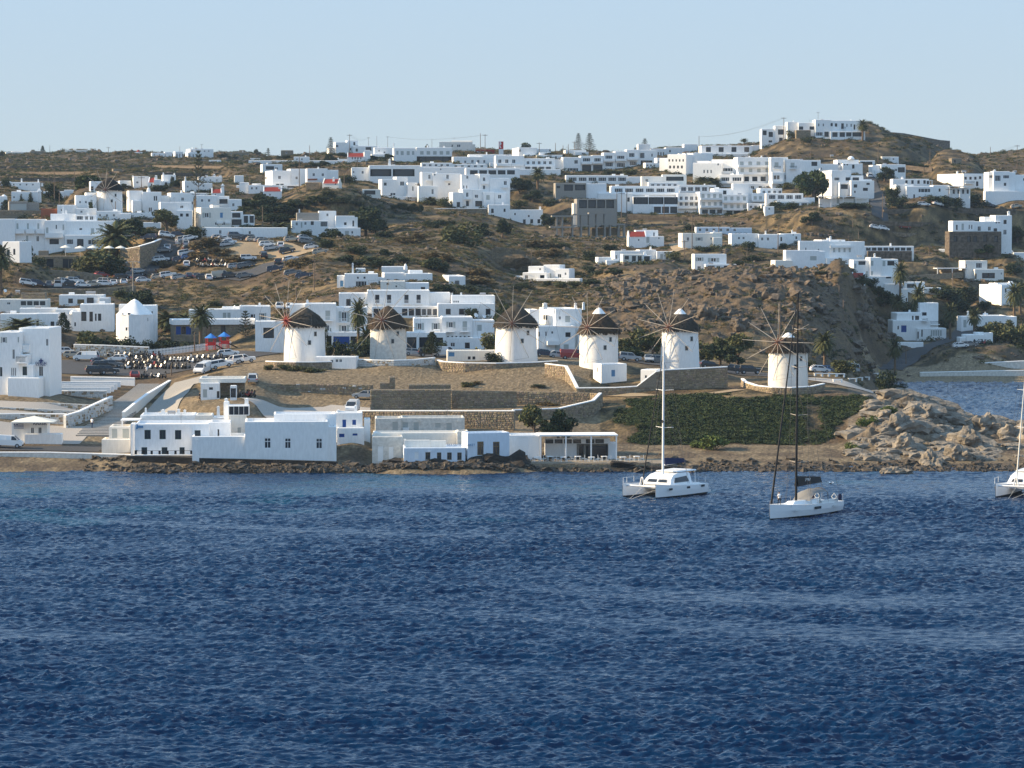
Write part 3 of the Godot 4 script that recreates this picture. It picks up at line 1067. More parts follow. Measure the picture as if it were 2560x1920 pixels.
# rubble stones bedded in a wall face: too many and too small to pick apart, joined into one part
func stones_on(parent: Node, o: Vector3, xd: Vector3, w: float, hgt: float, ops: Array, bx := 0.0, by := 0.0, white := 0.0, big := 1.0):
	var mb := MB.new()
	mb.use_c = true
	var nrm := xd.cross(Vector3.UP)
	var y := 0.03
	while y < hgt - 0.12:
		var rh := rng.randf_range(0.2, 0.36) * big
		rh = minf(rh, hgt - y)
		var x := 0.02
		while x < w - 0.1:
			var rw := minf(rng.randf_range(0.28, 0.75) * big, w - x)
			var skip := rng.randf() < 0.04
			for p in ops:
				if x + rw > p[0] and x < p[2] and y + rh > p[1] - by and y < p[3] - by:
					skip = true
			if not skip:
				var t := rng.randf_range(0.05, 0.11)
				var c := rng.randf_range(0.7, 1.15)
				mb.col = Color(0.42 * c, 0.335 * c * rng.randf_range(0.93, 1.03), 0.235 * c * rng.randf_range(0.85, 1.05))
				if rng.randf() < white:
					mb.col = Color(0.74, 0.73, 0.70) * c
				var j := 0.03
				var a := o + xd * (x + 0.02) + Vector3(0, y + 0.02, 0)
				var b := o + xd * (x + rw - 0.02) + Vector3(0, y + 0.02 + rng.randf_range(-j, j), 0)
				var d := o + xd * (x + rw - 0.02 - rng.randf_range(0, 0.06)) + Vector3(0, y + rh - 0.02, 0)
				var e := o + xd * (x + 0.02 + rng.randf_range(0, 0.06)) + Vector3(0, y + rh - 0.02 + rng.randf_range(-j, j), 0)
				var m := (a + b + d + e) / 4
				var k := 0.72
				var f := nrm * t
				var a2 := m + (a - m) * k + f
				var b2 := m + (b - m) * k + f * rng.randf_range(0.8, 1.3)
				var d2 := m + (d - m) * k + f
				var e2 := m + (e - m) * k + f * rng.randf_range(0.6, 1.2)
				mb.quad(e2, d2, b2, a2)
				mb.quad(a2, b2, b, a)
				mb.quad(b2, d2, d, b)
				mb.quad(d2, e2, e, d)
				mb.quad(e2, a2, a, e)
			x += rw
		y += rh
	if mb.v.size() == 0:
		return
	var s := part(parent, "rubble_stones", mb.mesh(), M["stone"])
	s.set_meta("kind", "stuff")

func houses():
	if not survey: unit_meshes()
	# ---- upper left hillside
	tile(0, 340)
	house("house", "small pale flat house at the far left end of the skyline", "house", 1880, 12, "white_c", "60 215 138 170 0 8;110 190 132 160 2 6", "w*3+45 75 150 10 10")
	house("stone_house", "grey stone house with a roof hut on the left skyline", "house", 1870, 10, "mortar", "270 400 130 182 0 8;230 270 140 180 1 6;280 310 118 140 2 4", "w 315 150 12 14;w 350 150 10 12")
	house("house", "long pale flat house left of the thin skyline antenna", "house", 1860, 8, "white_c", "570 775 122 164 0 8;640 670 108 130 3 3", "w*2+60 690 140 10 10")
	house("chapel", "tiny chapel with a red dome on the left skyline", "chapel", 1800, 5, "white", "1172 1238 138 165 0 5", "w 1195 150 8 10", "m 1185 118 35 22 1")
	house("house", "grey white row of cubes on the ridge above the conical-roofed mill", "house", 1700, 10, "white_b", "1320 1430 145 188 0 8;1430 1495 138 186 3 8", "w*3+45 1335 158 12 12")
	house("apartment_block", "bright white block with tall window bands on the left ridge", "building", 1690, 22, "white", "1520 1590 135 202 0 -22;1630 1765 140 202 2 -30;1650 1850 112 175 14 8", "w*3+24 1530 150 12 40;w*4+30 1640 155 12 30;w*5+36 1660 125 12 12", "t 1700 100 20 12")
	house("garden_wall_house", "long low white wall house on the ridge right of the tall dark pine", "house", 1600, 0, "white", "1810 1910 207 232 0 4", "w*2+40 1830 214 10 8")
	house("house", "low brown house at the ridge beyond the tall pine", "house", 1750, 0, "mortar", "1950 2150 140 165 0 6;2070 2120 122 142 2 4", "w 2000 148 12 10")
	house("stone_shed", "small tan stone shed alone on the dark terraced slope", "shed", 1290, 18, "mortar", "985 1062 285 318 0 -20", "w 1000 295 10 10")
	house("house", "white house with two small bell gables under the terraced slope", "house", 1150, 6, "white", "105 350 398 452 0 6", "w*4+55 120 412 14 16", "c 185 365 16 32;c 330 372 14 28;c 360 405 20 20")
	house("house", "white house just left of the upper windmill's cap", "house", 985, 18, "white", "790 900 392 490 0 -22", "D 790 435 25 35", "")
	house("house", "rounded white house right of the upper windmill's cap", "house", 1080, 12, "white", "1160 1290 348 445 0 -20;1040 1140 385 440 3 6", "w 1183 392 20 18", "c 1150 340 14 10")
	house("chapel", "white chapel with red barrel roof and pointed belfry", "chapel", 1075, 0, "white", "1285 1345 360 445 0 5 1;1335 1390 375 445 -0.5 4", "q 1310 410 12 20", "c 1340 338 22 38")
	house("church", "white church with square bell tower on the left hillside", "church", 1090, 12, "white", "1415 1525 335 405 0 5;1395 1475 388 445 -3 6", "D 1430 400 20 35;D 1490 355 22 30", "c 1415 315 12 20;c 1510 318 12 18")
	house("house", "plain stepped white houses left of the black tall pine trunk", "house", 1070, 14, "white_b", "1600 1700 388 490 0 6;1690 1840 405 490 2 6", "w 1755 420 16 20;w 1620 430 14 16", "c 1605 350 14 35")
	house("house", "long flat-roofed white house with three roof tanks on left slope", "house", 1120, 8, "white", "1720 1930 350 420 0 7", "w*3+55 1760 375 16 14", "t 1780 338 24 12;t 1845 336 26 14;t 1900 338 22 12")
	house("chapel", "white chapel with a low red roof and tall tapered belfry", "chapel", 1000, 5, "white", "1830 1920 458 522 0 4 1", "q 1860 500 10 12", "c 1912 410 32 130")
	house("arcade_house", "low white house with an arcade of square openings", "house", 1090, 4, "white", "2045 2230 425 492 0 6;2180 2260 410 480 2 5", "D*5+32 2060 452 22 34")
	house("mansion", "large rounded white house right of the upper windmill", "house", 950, 14, "white", "1120 1240 472 662 0 -40;1235 1400 482 662 -1 8;1480 1675 490 650 2 8;1400 1480 515 660 3 6;1150 1225 556 662 -3 -25", "q 1333 515 14 48;q 1350 515 14 48;q 1290 615 12 42;q 1305 615 12 42;w 1570 530 25 30;w 1660 565 20 28;w 1100 520 10 30", "m 1275 445 36 40")
	house("house", "white terraced house below the rounded mansion on the left slope", "house", 930, 10, "white", "1050 1400 662 742 0 6;1390 1660 570 712 1 7;1540 1660 640 755 -1 5", "w 1310 718 28 24;w 1560 600 30 24;w*2+60 1420 690 18 20")
	house("house", "white walled house with green hedge left of the upper windmill", "house", 925, 14, "white", "660 840 512 645 0 -20;750 835 488 540 3 4", "w 690 560 16 22;w 740 560 16 22;D 770 570 30 50")
	house("stone_trim_house", "two storey cream house with grey shutters above the car park", "house", 905, 20, "white_c", "1740 2000 618 785 0 -75;1840 1900 595 625 3 3", "s 1772 662 36 44;l 1905 662 24 44;v 1700 670 20 40;w*2+60 1860 745 30 25", "x 1875 735 50 22;x 1945 735 45 22")
	house("glass_house", "house with blue glazed verandas beside the two storey cream house", "house", 915, 4, "white", "1995 2100 650 780 0 6;2100 2200 680 780 1 6", "e 2010 665 70 40;e 2005 720 85 50;e*2+50 2110 690 36 60")
	house("long_wall_house", "long low white wall house bordering the upper car park", "house", 885, 1, "white", "1745 2090 788 872 0 4;2085 2480 790 878 1 4", "w 1895 812 22 36;D 1990 850 80 20;q 2150 820 20 30")
	house("hotel", "long white seafront-style hotel with arched doors and thin balconies on far left", "hotel", 890, 4, "white", "-20 135 715 930 0 8;135 390 718 930 1 8;390 560 728 945 0.2 8;555 1000 732 870 2 8;440 660 672 745 5 7;655 835 682 745 4 6;560 940 855 990 -2 4", "v*3+90 148 755 16 82;v 230 860 18 50;w 318 862 24 52;v 402 790 20 80;q 485 765 12 42;v 545 765 28 48;q 688 795 28 18;v 790 798 28 46;v 865 772 30 44;g 663 690 62 36;w 740 692 26 34;w 780 692 32 34;g 575 890 65 48;e 670 890 55 80;g 752 895 165 45;D 432 890 80 45", "h 140 805 75 35;h 232 805 72 35;h 320 805 70 35;h 395 840 150 36;c 538 590 18 90;c 752 588 20 90")
	house("house", "small white house with wide dark windows at the left edge below the hotel", "house", 835, -18, "white", "25 172 912 1090 0 7", "D 60 980 28 62;k 118 975 18 52;w 40 1030 16 40")
	house("terrace_restaurant", "low stone restaurant with dark glass front under the sunshade terrace", "restaurant", 868, 2, "mortar", "285 660 1035 1145 0 7 3;335 415 990 1035 4 3", "e 405 1062 60 75;e 545 1062 48 78;e 597 1062 46 78;D 305 1062 60 60")
	house("dark_front_house", "house with a wide black shuttered front on the left slope", "house", 955, 12, "mortar", "85 245 565 640 0 6 7;245 345 575 700 0.5 8 7;0 360 640 705 -1 5 3", "v 95 585 140 55")
	house("house", "plain white flat house behind the black-fronted house", "house", 1000, 0, "white_b", "105 335 480 570 0 6", "w 120 520 16 18", "c 322 450 38 200")
	house("house", "white house cut by the left edge beside dark cypresses", "house", 970, 12, "white", "-30 70 518 660 0 7", "w 15 570 18 22", "m 20 505 45 20")
	house("house", "white house with red tiled strip below the upper windmill", "house", 918, 6, "white", "500 660 595 690 0 6;360 500 628 700 1 6 9;660 840 625 690 -1 5", "w 530 630 16 20;w 700 645 18 20")
	# ---- centre hillside
	tile(640, 320)
	house("house", "white house with a dark arch on the slope left of centre", "house", 1240, 12, "white", "60 232 312 388 0 -30", "D 90 330 70 30;w 165 340 30 20")
	house("house", "broad white house with gabled side above a long white base", "house", 1075, 14, "white", "145 300 368 505 0 -90;300 440 352 500 1 7;0 430 492 560 -3 5", "w 75 415 22 26;w 195 412 24 30;w 345 418 20 26;w 170 480 80 18;D 275 502 105 14")
	house("chapel", "tiny white chapel with red roof in front of the broad gabled house", "chapel", 1050, 3, "white", "65 225 510 612 0 4.5 1", "q 118 568 12 18", "c 195 500 20 30")
	house("house", "white two storey house with a red and blue banner across its front", "house", 1065, 8, "white", "445 622 350 468 0 8;622 715 362 475 1 8", "w 492 390 20 28;w 570 390 20 28", "")
	house("chapel", "white chapel with orange tiled roof on the rocky outcrop", "chapel", 1040, -10, "white_c", "575 715 440 520 0 5 1;430 548 468 545 1 4 3", "q 683 478 14 14", "c 655 425 20 40")
	house("stone_house", "small square stone house on the skyline left of centre", "house", 1480, 0, "mortar", "220 320 192 255 0 6", "w 260 205 14 16")
	house("house", "small white house with dark slit windows under the skyline", "house", 1300, 0, "white", "330 460 248 292 0 6", "w 352 262 12 16;w 395 262 12 16")
	house("garden_wall", "long white garden wall under the skyline left of centre", "wall", 1310, 0, "white", "-60 800 280 312 0 0.6", "")
	house("villa", "tall stepped white house on the skyline beside a thin pine", "house", 1400, 10, "white", "690 800 122 250 0 8;790 885 106 225 3 6;840 1060 155 245 -1 8;635 685 170 245 1 -30", "w 690 145 26 22;k 845 122 16 28;k 865 178 18 26;k 810 172 16 22;e 950 165 50 30")
	house("house", "small white house with a red roof band and four windows", "house", 1290, 3, "white", "792 940 215 305 0 6 1;940 990 190 290 1 5", "w*4+24 830 250 12 22", "")
	house("house", "white cube house on the slope under three thin poles", "house", 1345, 6, "white", "1025 1180 168 262 0 7;1000 1120 225 262 -3 5", "w 1105 202 16 18;w 1060 190 12 14")
	house("hotel", "long two storey hotel with shuttered windows near the skyline centre", "hotel", 1325, 7, "white", "1195 1400 172 305 0 -20;1390 1695 168 305 -0.5 9", "v 1215 198 18 32;v*2+52 1252 200 26 34;v*2+45 1305 200 20 32;g 1335 200 40 30;v*5+56 1420 200 30 30;e 1390 245 300 45", "c 1190 125 12 60")
	house("house", "flat grey white house with a roof overhang on the centre skyline", "house", 1430, 0, "white_c", "1585 1870 118 222 0 8;1690 1870 108 200 3 6;1865 1895 140 215 1 4", "w 1690 142 14 24;w 1735 142 34 24", "")
	house("shop", "low red-fronted shop with poles on the centre skyline", "shop", 1420, 0, "white", "1900 2062 188 225 0 5 10", "g 1910 200 60 14")
	house("house", "white stepped house with a terrace wall right of the long hotel", "house", 1260, 5, "white", "1705 1965 248 340 0 8;1840 2210 228 300 6 8;2020 2130 300 350 -2 5", "w 1745 280 18 30;w 1800 280 18 26;w*3+50 1860 275 22 28;w 2060 305 24 22", "")
	house("restaurant", "white restaurant with two very wide dark openings on the hillside", "restaurant", 1150, 4, "white", "980 1425 322 485 0 9;828 982 340 445 2 7;1420 1820 336 410 3 8", "D 990 355 182 62;D 1184 355 188 62;w 840 370 12 22;w 915 370 18 26;w 1590 350 14 14", "c 1145 265 25 55")
	house("hotel", "white hotel wing with a row of square dark windows under the ridge", "hotel", 1140, 4, "white", "1815 2280 345 470 0 8", "e*6+80 1850 365 66 36")
	house("hotel_cubes", "stacked white hotel cubes with roof plants below the wide dark openings", "hotel", 1110, 14, "white", "1090 1215 442 592 0 6;1215 1312 422 560 2 6;1312 1396 472 625 -1 7;1110 1395 590 632 -2 3", "q 1105 470 28 30;w 1245 460 38 40;w 1350 500 14 46;w 1160 560 50 22;w 1310 580 40 30", "b 1295 575 100 22")
	house("hotel_cubes", "white hotel cubes with tall balcony windows in the hillside centre", "hotel", 1105, 14, "white", "1405 1575 500 640 0 -10;1435 1530 380 500 4 -20;1530 1765 392 565 3 8", "w 1490 400 20 46;w 1645 400 22 46;q 1540 395 12 16;w 1518 525 18 50;q 1660 475 20 20", "b 1470 438 55 16;b 1630 438 55 16;b 1505 575 45 16")
	house("hotel_cubes", "tallest stack of white hotel cubes right of hillside centre", "hotel", 1100, 14, "white", "1775 1930 402 560 2 -10;1930 2022 396 560 1 7;2022 2195 432 592 0.5 7;1700 1785 556 690 -3 6;1785 1872 528 695 -2 6;1872 1962 530 695 -1.5 6;1962 2062 552 695 -2.2 6;2062 2162 556 670 -1.8 6", "w 1818 410 18 30;w 1960 425 22 36;w 1960 495 22 36;w 2140 455 28 40;w 1815 555 22 42;w 1790 495 12 30;w 1815 495 12 30;w 1890 575 30 30;w 2090 575 30 36;D 1815 630 26 45;D 1895 630 60 48;D 1735 640 30 45;v 1990 580 30 40", "b 1945 465 60 18;b 2120 495 60 18;b 1800 598 60 18")
	house("stone_pergola_house", "low stone pavilion with a white framed opening on the terrace", "pavilion", 1095, 4, "white_c", "920 1080 528 592 0 4;855 930 535 592 1 4 3", "D 938 540 95 35;D 865 545 55 30")
	house("house", "old white house with a flat terrace beside the big dark tree", "house", 975, 6, "white", "355 545 732 830 3 6 7;545 695 716 830 5 6;690 855 758 905 1 7;310 625 800 945 0 6;620 905 862 955 -1 6;825 880 770 900 2 5", "w 610 738 18 26;k 475 800 26 38;w 345 815 18 28;v 390 815 12 46;w 420 812 18 26;k 762 815 22 24;k 835 800 14 50;v 770 890 34 60;q 825 890 16 24;w 575 895 28 26;g 555 805 90 50", "c 372 700 14 34")
	house("cube_house", "single white cube house with a brown arched door on the slope", "house", 1090, 2, "white", "2008 2190 662 838 0 8;2190 2478 705 836 0.6 8", "k 2032 697 22 38;k 2140 697 16 28;k 2058 768 26 58;k 2232 735 12 18;k 2350 752 14 18;k 2306 790 24 40;k 2370 788 24 36;k 2432 788 24 36", "c 2445 678 22 40")
	# ---- right of centre, upper
	tile(1280, 320)
	house("house", "low white house on the skyline left of two tall pines", "house", 1320, 8, "white", "60 215 168 250 0 -60;105 215 228 260 -3 3;215 335 178 240 2 7", "k 62 185 12 20;w 320 185 15 20")
	house("house", "white house at the foot of the two tall skyline pines", "house", 1370, 6, "white_b", "460 640 190 245 0 7;540 660 205 250 -1 5", "w 480 210 14 16;w 600 215 30 16")
	house("hotel_row", "terraced row of white hotel units with wide glass stepping up the ridge", "hotel", 1250, 6, "white", "440 592 252 385 0 7;592 692 240 385 1 7;692 788 236 375 1.2 7;788 888 212 355 2 7;888 988 200 345 3 7;988 1095 186 335 4 7;1095 1250 190 335 5 8;350 440 272 365 1 6", "g 535 275 35 36;g 605 258 75 34;g 705 258 65 34;g 800 236 70 32;g 900 238 75 30;g 1005 214 55 40;g 1100 210 45 55;w 1200 220 14 30;g 470 345 110 28;e 605 320 78 55;e 700 320 80 50;g 800 295 75 40;g 900 300 80 40;g 1010 285 70 40;D 1110 280 100 40", "h 595 295 92 16;h 692 290 92 16;h 790 272 92 16;h 890 268 95 16;h 992 258 95 16")
	house("house", "white skyline house with a dark tree and stepped parapets", "house", 1390, 4, "white_b", "1088 1192 138 190 0 6;1192 1330 178 258 -2 7;1325 1482 168 252 -1 7;1482 1600 138 220 2 7", "w*3+22 1255 205 14 36;k 1355 190 14 20;k 1465 145 26 24", "")
	house("hotel", "white hotel block with four three-part windows on the ridge", "hotel", 1345, 5, "white", "1632 2075 152 248 0 8;2075 2145 150 246 0.5 8;1440 2070 220 252 -3 5", "k*4+110 1672 165 42 42", "")
	house("hotel", "rounded sunlit hotel with a row of small arched windows", "hotel", 1205, -22, "white", "1340 1500 228 390 0 8;1270 1345 262 350 2 6", "k*5+30 1350 270 12 20;k*4+34 1355 325 16 24", "")
	house("hotel_wing", "curved windowless white hotel gable left of the terraced balconies", "hotel", 1210, 18, "white_b", "1500 1580 232 385 0 -12;1560 1730 215 300 4 6", "")
	house("hotel", "sunlit stepped hotel terraces with small parasols right of the curved gable", "hotel", 1185, -14, "white", "1560 1800 302 480 0 8;1720 1945 272 410 5 8;1790 1995 402 485 -2 5;1590 1700 285 320 5 4", "w*3+30 1650 360 14 32;g 1810 345 100 30;g 1800 425 80 36;g 1895 425 90 36;w 1770 300 16 24", "h 1790 462 200 16;h 1720 378 160 16")
	house("hotel", "four storey white hotel with rows of shaded balconies below the ridge", "hotel", 1180, 6, "white", "1945 2380 252 480 0 9;2030 2360 480 560 -4 6", "v*6+72 1965 290 32 34;v*6+72 1970 350 30 34;e*6+72 2000 420 44 40;w*5+66 2060 500 30 30", "h 1950 322 430 16;h 1950 384 430 16")
	house("glass_terrace", "long low white terrace with a glazed veranda under the stepped hotel row", "terrace house", 1185, 3, "white", "465 1000 408 470 0 5;1000 1118 420 490 -0.5 6", "g*6+85 485 425 78 36", "")
	house("house", "flat-roofed dark-windowed house beside the road bend", "house", 1130, 5, "concrete", "375 640 475 610 0 7 7;640 815 480 555 0.8 6 5", "D 450 490 75 52;D 545 490 85 48;D 385 500 30 20", "")
	house("hotel", "long white hotel with a dark ribbon window and parasol roof terrace", "hotel", 1130, 5, "white", "1045 1430 592 745 0 9;745 1045 562 645 2 8;860 1440 500 600 6 7;1430 1620 562 745 1 9;1215 1430 672 748 -1 3", "e*3+132 1048 598 126 60;e*3+70 1225 680 60 55;w*4+45 1445 590 28 34;w*4+45 1445 640 28 34;k 995 600 20 36;g*6+90 880 520 80 36", "h 1430 625 190 14;h 1430 680 190 14;h 750 560 690 14")
	house("hotel", "white hotel wing with triangular balcony screens right of the ribbon window", "hotel", 1128, 6, "white", "1620 1815 552 750 0 9;1812 2035 575 770 -0.5 9;1740 2075 522 610 6 8", "v*4+50 1635 570 26 34;v*4+50 1640 640 26 34;v*4+54 1830 592 26 34;v*4+54 1830 660 26 34;k 1820 540 30 34;k 1985 555 45 55;e*3+65 1640 705 50 34;e*3+65 1850 715 50 34", "h 1625 606 185 14;h 1815 632 215 14;h 1625 672 185 14;h 1815 695 215 14")
	house("house", "low white house with stepped garden wall at the hotel's right end", "house", 1125, 3, "white", "2035 2200 652 720 0 6;1905 2040 480 530 10 5;2150 2260 660 700 -2 5", "w*3+40 2050 670 22 24", "")
	chapel_terrace()
	house("house", "small white house with shuttered windows above the dirt track", "house", 965, 6, "white_c", "1470 1735 908 1040 0 8;1735 1812 945 1045 -1.5 6;1730 1815 902 1030 2 5", "w 1508 942 22 34;s 1600 945 30 30;w 1712 945 14 20", "c 1742 885 16 30;t 1680 895 30 14")
	house("long_blue_house", "long pale blue shaded building behind the shuttered cottage", "house", 1045, 2, "bluewash", "1590 1880 855 920 0 6;1875 2070 862 930 1 6", "w*6+60 1610 868 24 26", "")
	house("house", "white house with diagonal cables and stepped terrace on right slope", "house", 975, 10, "white", "1895 2130 912 1010 0 -20;2130 2290 918 1040 -1 6", "w 2150 945 20 28;w 2200 945 20 28;w*2+40 1950 940 18 22", "c 2192 888 14 34")
	house("house", "white split-level house with a shaded veranda on the brown slope", "house", 930, 8, "white", "885 1100 1062 1160 1 7;1100 1245 1052 1165 2 6;1250 1395 1066 1160 0.5 6;815 950 1142 1205 -2 5;742 862 1116 1165 0 5", "D 940 1095 130 55;v 1165 1090 26 50;v 1280 1090 24 46;v 1330 1095 20 40;w 895 1095 14 40", "c 1195 1025 18 30")
	house("house", "white house with a row of three dark squares under the split-level house", "house", 905, 5, "white_c", "957 1135 1090 1165 0 6;1128 1170 1170 1180 1 3;1130 1205 1098 1165 0.5 5 5", "D 972 1105 38 32;D 1036 1105 34 46;D 1086 1105 34 46;e 1140 1108 50 46", "c 1140 1068 30 24")
	house("house", "white two storey cube house with glass porch above the rocks", "house", 905, 12, "white", "1575 1852 1088 1232 0 -20;1672 1938 1176 1240 -2.5 5", "s 1604 1118 32 32;s 1716 1122 48 36;w 1600 1192 32 32;e 1690 1190 60 48;w 1765 1190 36 46;e 1830 1190 80 48", "")
	# ---- right upper hillside
	tile(1920, 280)
	house("villa", "grand white villa with arches crowning the right hilltop", "villa", 1318, 3, "white", "402 532 66 230 0 9;532 812 72 230 1.5 9;255 402 92 160 2 8;160 258 85 160 4 7;235 362 156 222 -0.5 5 3;530 832 168 230 -1.5 4", "w 425 98 12 28;w 465 98 12 28;k 530 95 22 28;k 570 98 20 28;k 625 98 22 50;w 668 100 12 30;w 705 100 12 30;k 732 108 14 44;D 480 170 38 45;D 548 170 46 45;D 612 170 46 45;D 668 172 46 40;D 722 172 90 40;g 375 172 95 36;D 262 125 36 28;D 352 125 40 28", "c 210 72 14 30;r 620 130 42 18")
	house("house", "white house with large dark windows left of the hilltop villa", "house", 1325, 2, "white_b", "-60 60 145 265 0 7;55 162 118 262 -0.5 7", "k -50 160 32 40;k 0 172 36 44;k 80 150 50 46;k 90 222 32 38;k 0 245 30 18", "")
	house("hotel", "white hotel pair with iron balconies and a recessed middle under the hill", "hotel", 1175, 8, "white", "20 128 392 525 0 -12;152 270 408 528 0 -12;262 450 415 525 4 6;30 130 520 640 -2 6;120 320 520 620 1 5", "v 52 435 34 40;v 190 438 34 40;e 370 430 50 36;w 40 545 60 40;D 140 545 100 36", "r 42 468 60 22;r 180 468 60 22;h 30 600 100 18")
	house("house", "cluster of low white cubes at the top of the hillside road", "house", 1185, 6, "white", "400 602 448 545 0 7;592 778 412 535 2 7;640 812 445 525 -1 6", "k*4+24 600 440 14 20;D 720 455 22 34;w 440 480 22 22;k 370 430 40 20", "m 690 380 60 22;t 540 368 30 14;c 700 385 14 20")
	house("house", "white stepped house with dark wide windows left of the hillside road", "house", 1128, 12, "white", "545 712 505 640 1 -90;712 818 548 645 0 6;815 892 582 645 1 6;712 912 592 760 -3 7;612 712 610 690 -1 5", "g 565 565 50 28;k 665 565 38 28;k 725 565 55 26;k 845 612 28 18;k 735 625 30 28;k 815 655 42 26;k 740 680 12 20;D 625 625 60 40", "c 448 485 16 20")
	house("pergola_terrace", "long white pergola terrace with thin posts left of the road", "pergola", 1090, 1, "white", "430 865 728 800 0 4 2;440 860 748 805 2.5 3", "v 590 752 22 40;v 735 752 22 40")
	house("hotel", "low glazed white hotel wing under the pine garden", "hotel", 1110, 1, "white", "-20 300 702 780 0 5;300 400 740 790 0 4", "g*4+75 0 715 65 40")
	house("house", "flat white house with a shaded porch at the foot of the brown hill", "house", 1225, 2, "white", "785 918 418 465 0 6", "D 800 430 95 28", "")
	house("house", "house with a tan box and pale blue box on the roof of the right slope", "house", 1255, 4, "white_c", "978 1050 385 432 0 5 8;1050 1122 386 430 0.5 5 5", "w 1070 400 14 14", "")
	house("house", "white house with a glass corner porch beside a dark round tree", "house", 1190, 10, "white", "970 1182 452 555 0 7;895 960 458 550 1 5;925 962 500 585 -4 3", "w 1085 490 26 22;e 1115 478 60 44", "")
	house("house", "white single storey house with four dark windows right of the road", "house", 1130, 3, "white", "1072 1385 578 650 0 6;1385 1415 588 645 0.5 4 2", "k*4+52 1180 590 20 30;k 1365 595 40 30", "c 1155 558 16 22")
	house("house", "wide white villa with a columned porch and hedge right of the road", "house", 1112, 4, "white", "1190 1420 642 760 0 6;1420 1560 632 725 1 6;1560 1742 640 725 -0.5 5 2;1560 1735 655 725 2 4;1100 1245 628 680 2 5", "g 1285 660 120 36;k 1468 662 16 26;w 1295 725 20 28;w 1340 725 20 28;k 1250 712 14 45;k*4+40 1590 670 18 36", "c 1185 615 18 30")
	house("house", "white house with a slanted blue shaded side on the far right slope", "house", 1150, 22, "white", "1680 1862 532 650 0 -170", "k*3+42 1690 560 20 24;k 1815 555 20 24;k 1790 600 20 40;k 1722 562 18 22", "t 1690 505 40 14;r 1690 600 80 18")
	house("house", "white two storey house with verandas at the far right edge", "house", 1132, 6, "white", "1900 2130 518 680 0 -18;2130 2300 542 690 1 7;1870 2300 682 735 -3 3;1940 2080 512 600 -1.5 5", "g 1895 545 45 26;g 1950 545 55 55;g 2020 545 90 30;k 2030 612 20 26;D 1945 620 60 50;w 2195 570 22 26", "c 1950 495 18 24;t 2120 505 34 14")
	house("house", "white L-shaped house with rounded chimney standing on a grey stone storey", "house", 1030, 6, "white", "1592 1780 940 1040 0 6;1780 2005 945 1060 1.5 6;1862 2000 906 965 4 6;1958 2102 892 1070 2 7;1562 2012 1032 1140 -1 6 12", "k 1620 975 14 44;v 1668 965 20 55;k*3+22 1730 975 8 36;w 1805 985 30 46;w 1895 988 26 40;k 1962 932 12 30;k 1985 932 12 30;k 2030 932 26 36;w 2028 1015 30 46;k 1945 1005 30 26;D 1600 1072 30 50;D 1715 1072 34 50;D 1770 1072 34 50;D 1855 1062 34 60;D 1950 1070 34 55", "c 2072 855 24 50")
	house("house", "white houses with a small dish beside a cabled pole on the right", "house", 985, 5, "white", "-10 142 1055 1180 0 7;105 282 1050 1140 3 6", "v*2+40 20 1080 18 36;k 105 1080 14 36;k 235 1075 14 24;w 210 1050 10 20", "c 205 1018 14 34")
	tile(1920, 600)
	house("house", "large white three-tier house with tall chimney right of centre", "house", 930, 14, "white", "270 532 8 160 0 -10;460 665 -2 100 5 7;530 832 12 160 1.5 8;500 730 155 250 -2.5 5", "q 518 -12 10 36;v 608 -8 24 30;q 320 65 10 24;v*4+45 560 70 18 36;q 430 75 10 20", "c 543 -35 16 50;h 530 48 190 14;r 505 212 225 34")
	house("cube_house", "big pale cube house with closed shutters on the edge of the rocks", "house", 880, 10, "white_sea", "152 442 88 285 0 -16;440 492 95 270 1.5 6;60 210 175 285 -1 5 8", "v 362 140 56 36;v 362 235 56 36", "")
	house("house", "white gabled house with grey shutters below the large three-tier house", "house", 890, 6, "white", "737 880 172 345 0 6;880 976 150 345 -1 6;976 1122 165 345 0.5 7;832 1130 312 352 -2 4", "v 745 205 16 40;v*2+44 845 270 16 34;v 888 180 20 42;v 988 180 24 46;e 1030 180 60 40;D 1030 215 56 30;k 1018 296 44 36;D 780 170 60 45", "c 920 115 16 40;t 780 130 40 14")
	house("chapel", "tiny chapel with a dark red roof between palms on the right", "chapel", 850, -12, "white", "716 830 285 385 0 4 1", "")
	house("house", "rounded white house stepping down among palms above the sea road", "house", 888, 3, "white", "1005 1150 378 565 0 6;1135 1208 422 560 -0.6 5;890 1005 455 520 1 5", "k 1190 500 12 30", "")
	house("house", "white terraced house with blue doors beside the sloping sea road", "house", 858, 6, "white", "1312 1472 542 705 4 6;1112 1332 628 815 0 7;1078 1400 692 860 -1.5 6;1290 1542 762 865 -2.5 5", "k 1245 655 14 52;k 1272 655 34 52;k 1325 625 46 28;k 1120 742 12 30;b 1152 738 46 58;k 1286 792 18 60;k 1326 775 12 60;v*5+20 1408 780 14 48", "r 1325 680 50 18;r 1398 702 80 26")
	house("house", "long white house with a small chimney at the right road junction", "house", 862, 4, "white", "1812 2060 652 770 0 7;1672 1812 660 765 1 6;2060 2150 660 770 1 6", "v 1690 690 26 65;k 1880 712 12 34;k 1905 705 10 34;k 1922 705 10 34;w 2000 700 18 34", "c 1728 612 18 45;c 1880 622 12 30")
	house("boat_sheds", "row of low white vaulted sheds beside parked motorbikes", "shed", 832, 5, "white", "1718 1870 818 895 0 6;1820 1945 800 880 1.5 6;1660 1722 840 900 0.5 4", "")
	house("house", "white cube house with a tree shadow on its sunlit wall", "house", 945, 22, "white", "2015 2145 388 560 0 -140;1980 2140 372 400 3 5", "k 2046 418 14 36;k 2100 450 12 30;w 2060 520 14 40", "c 1975 365 14 30")
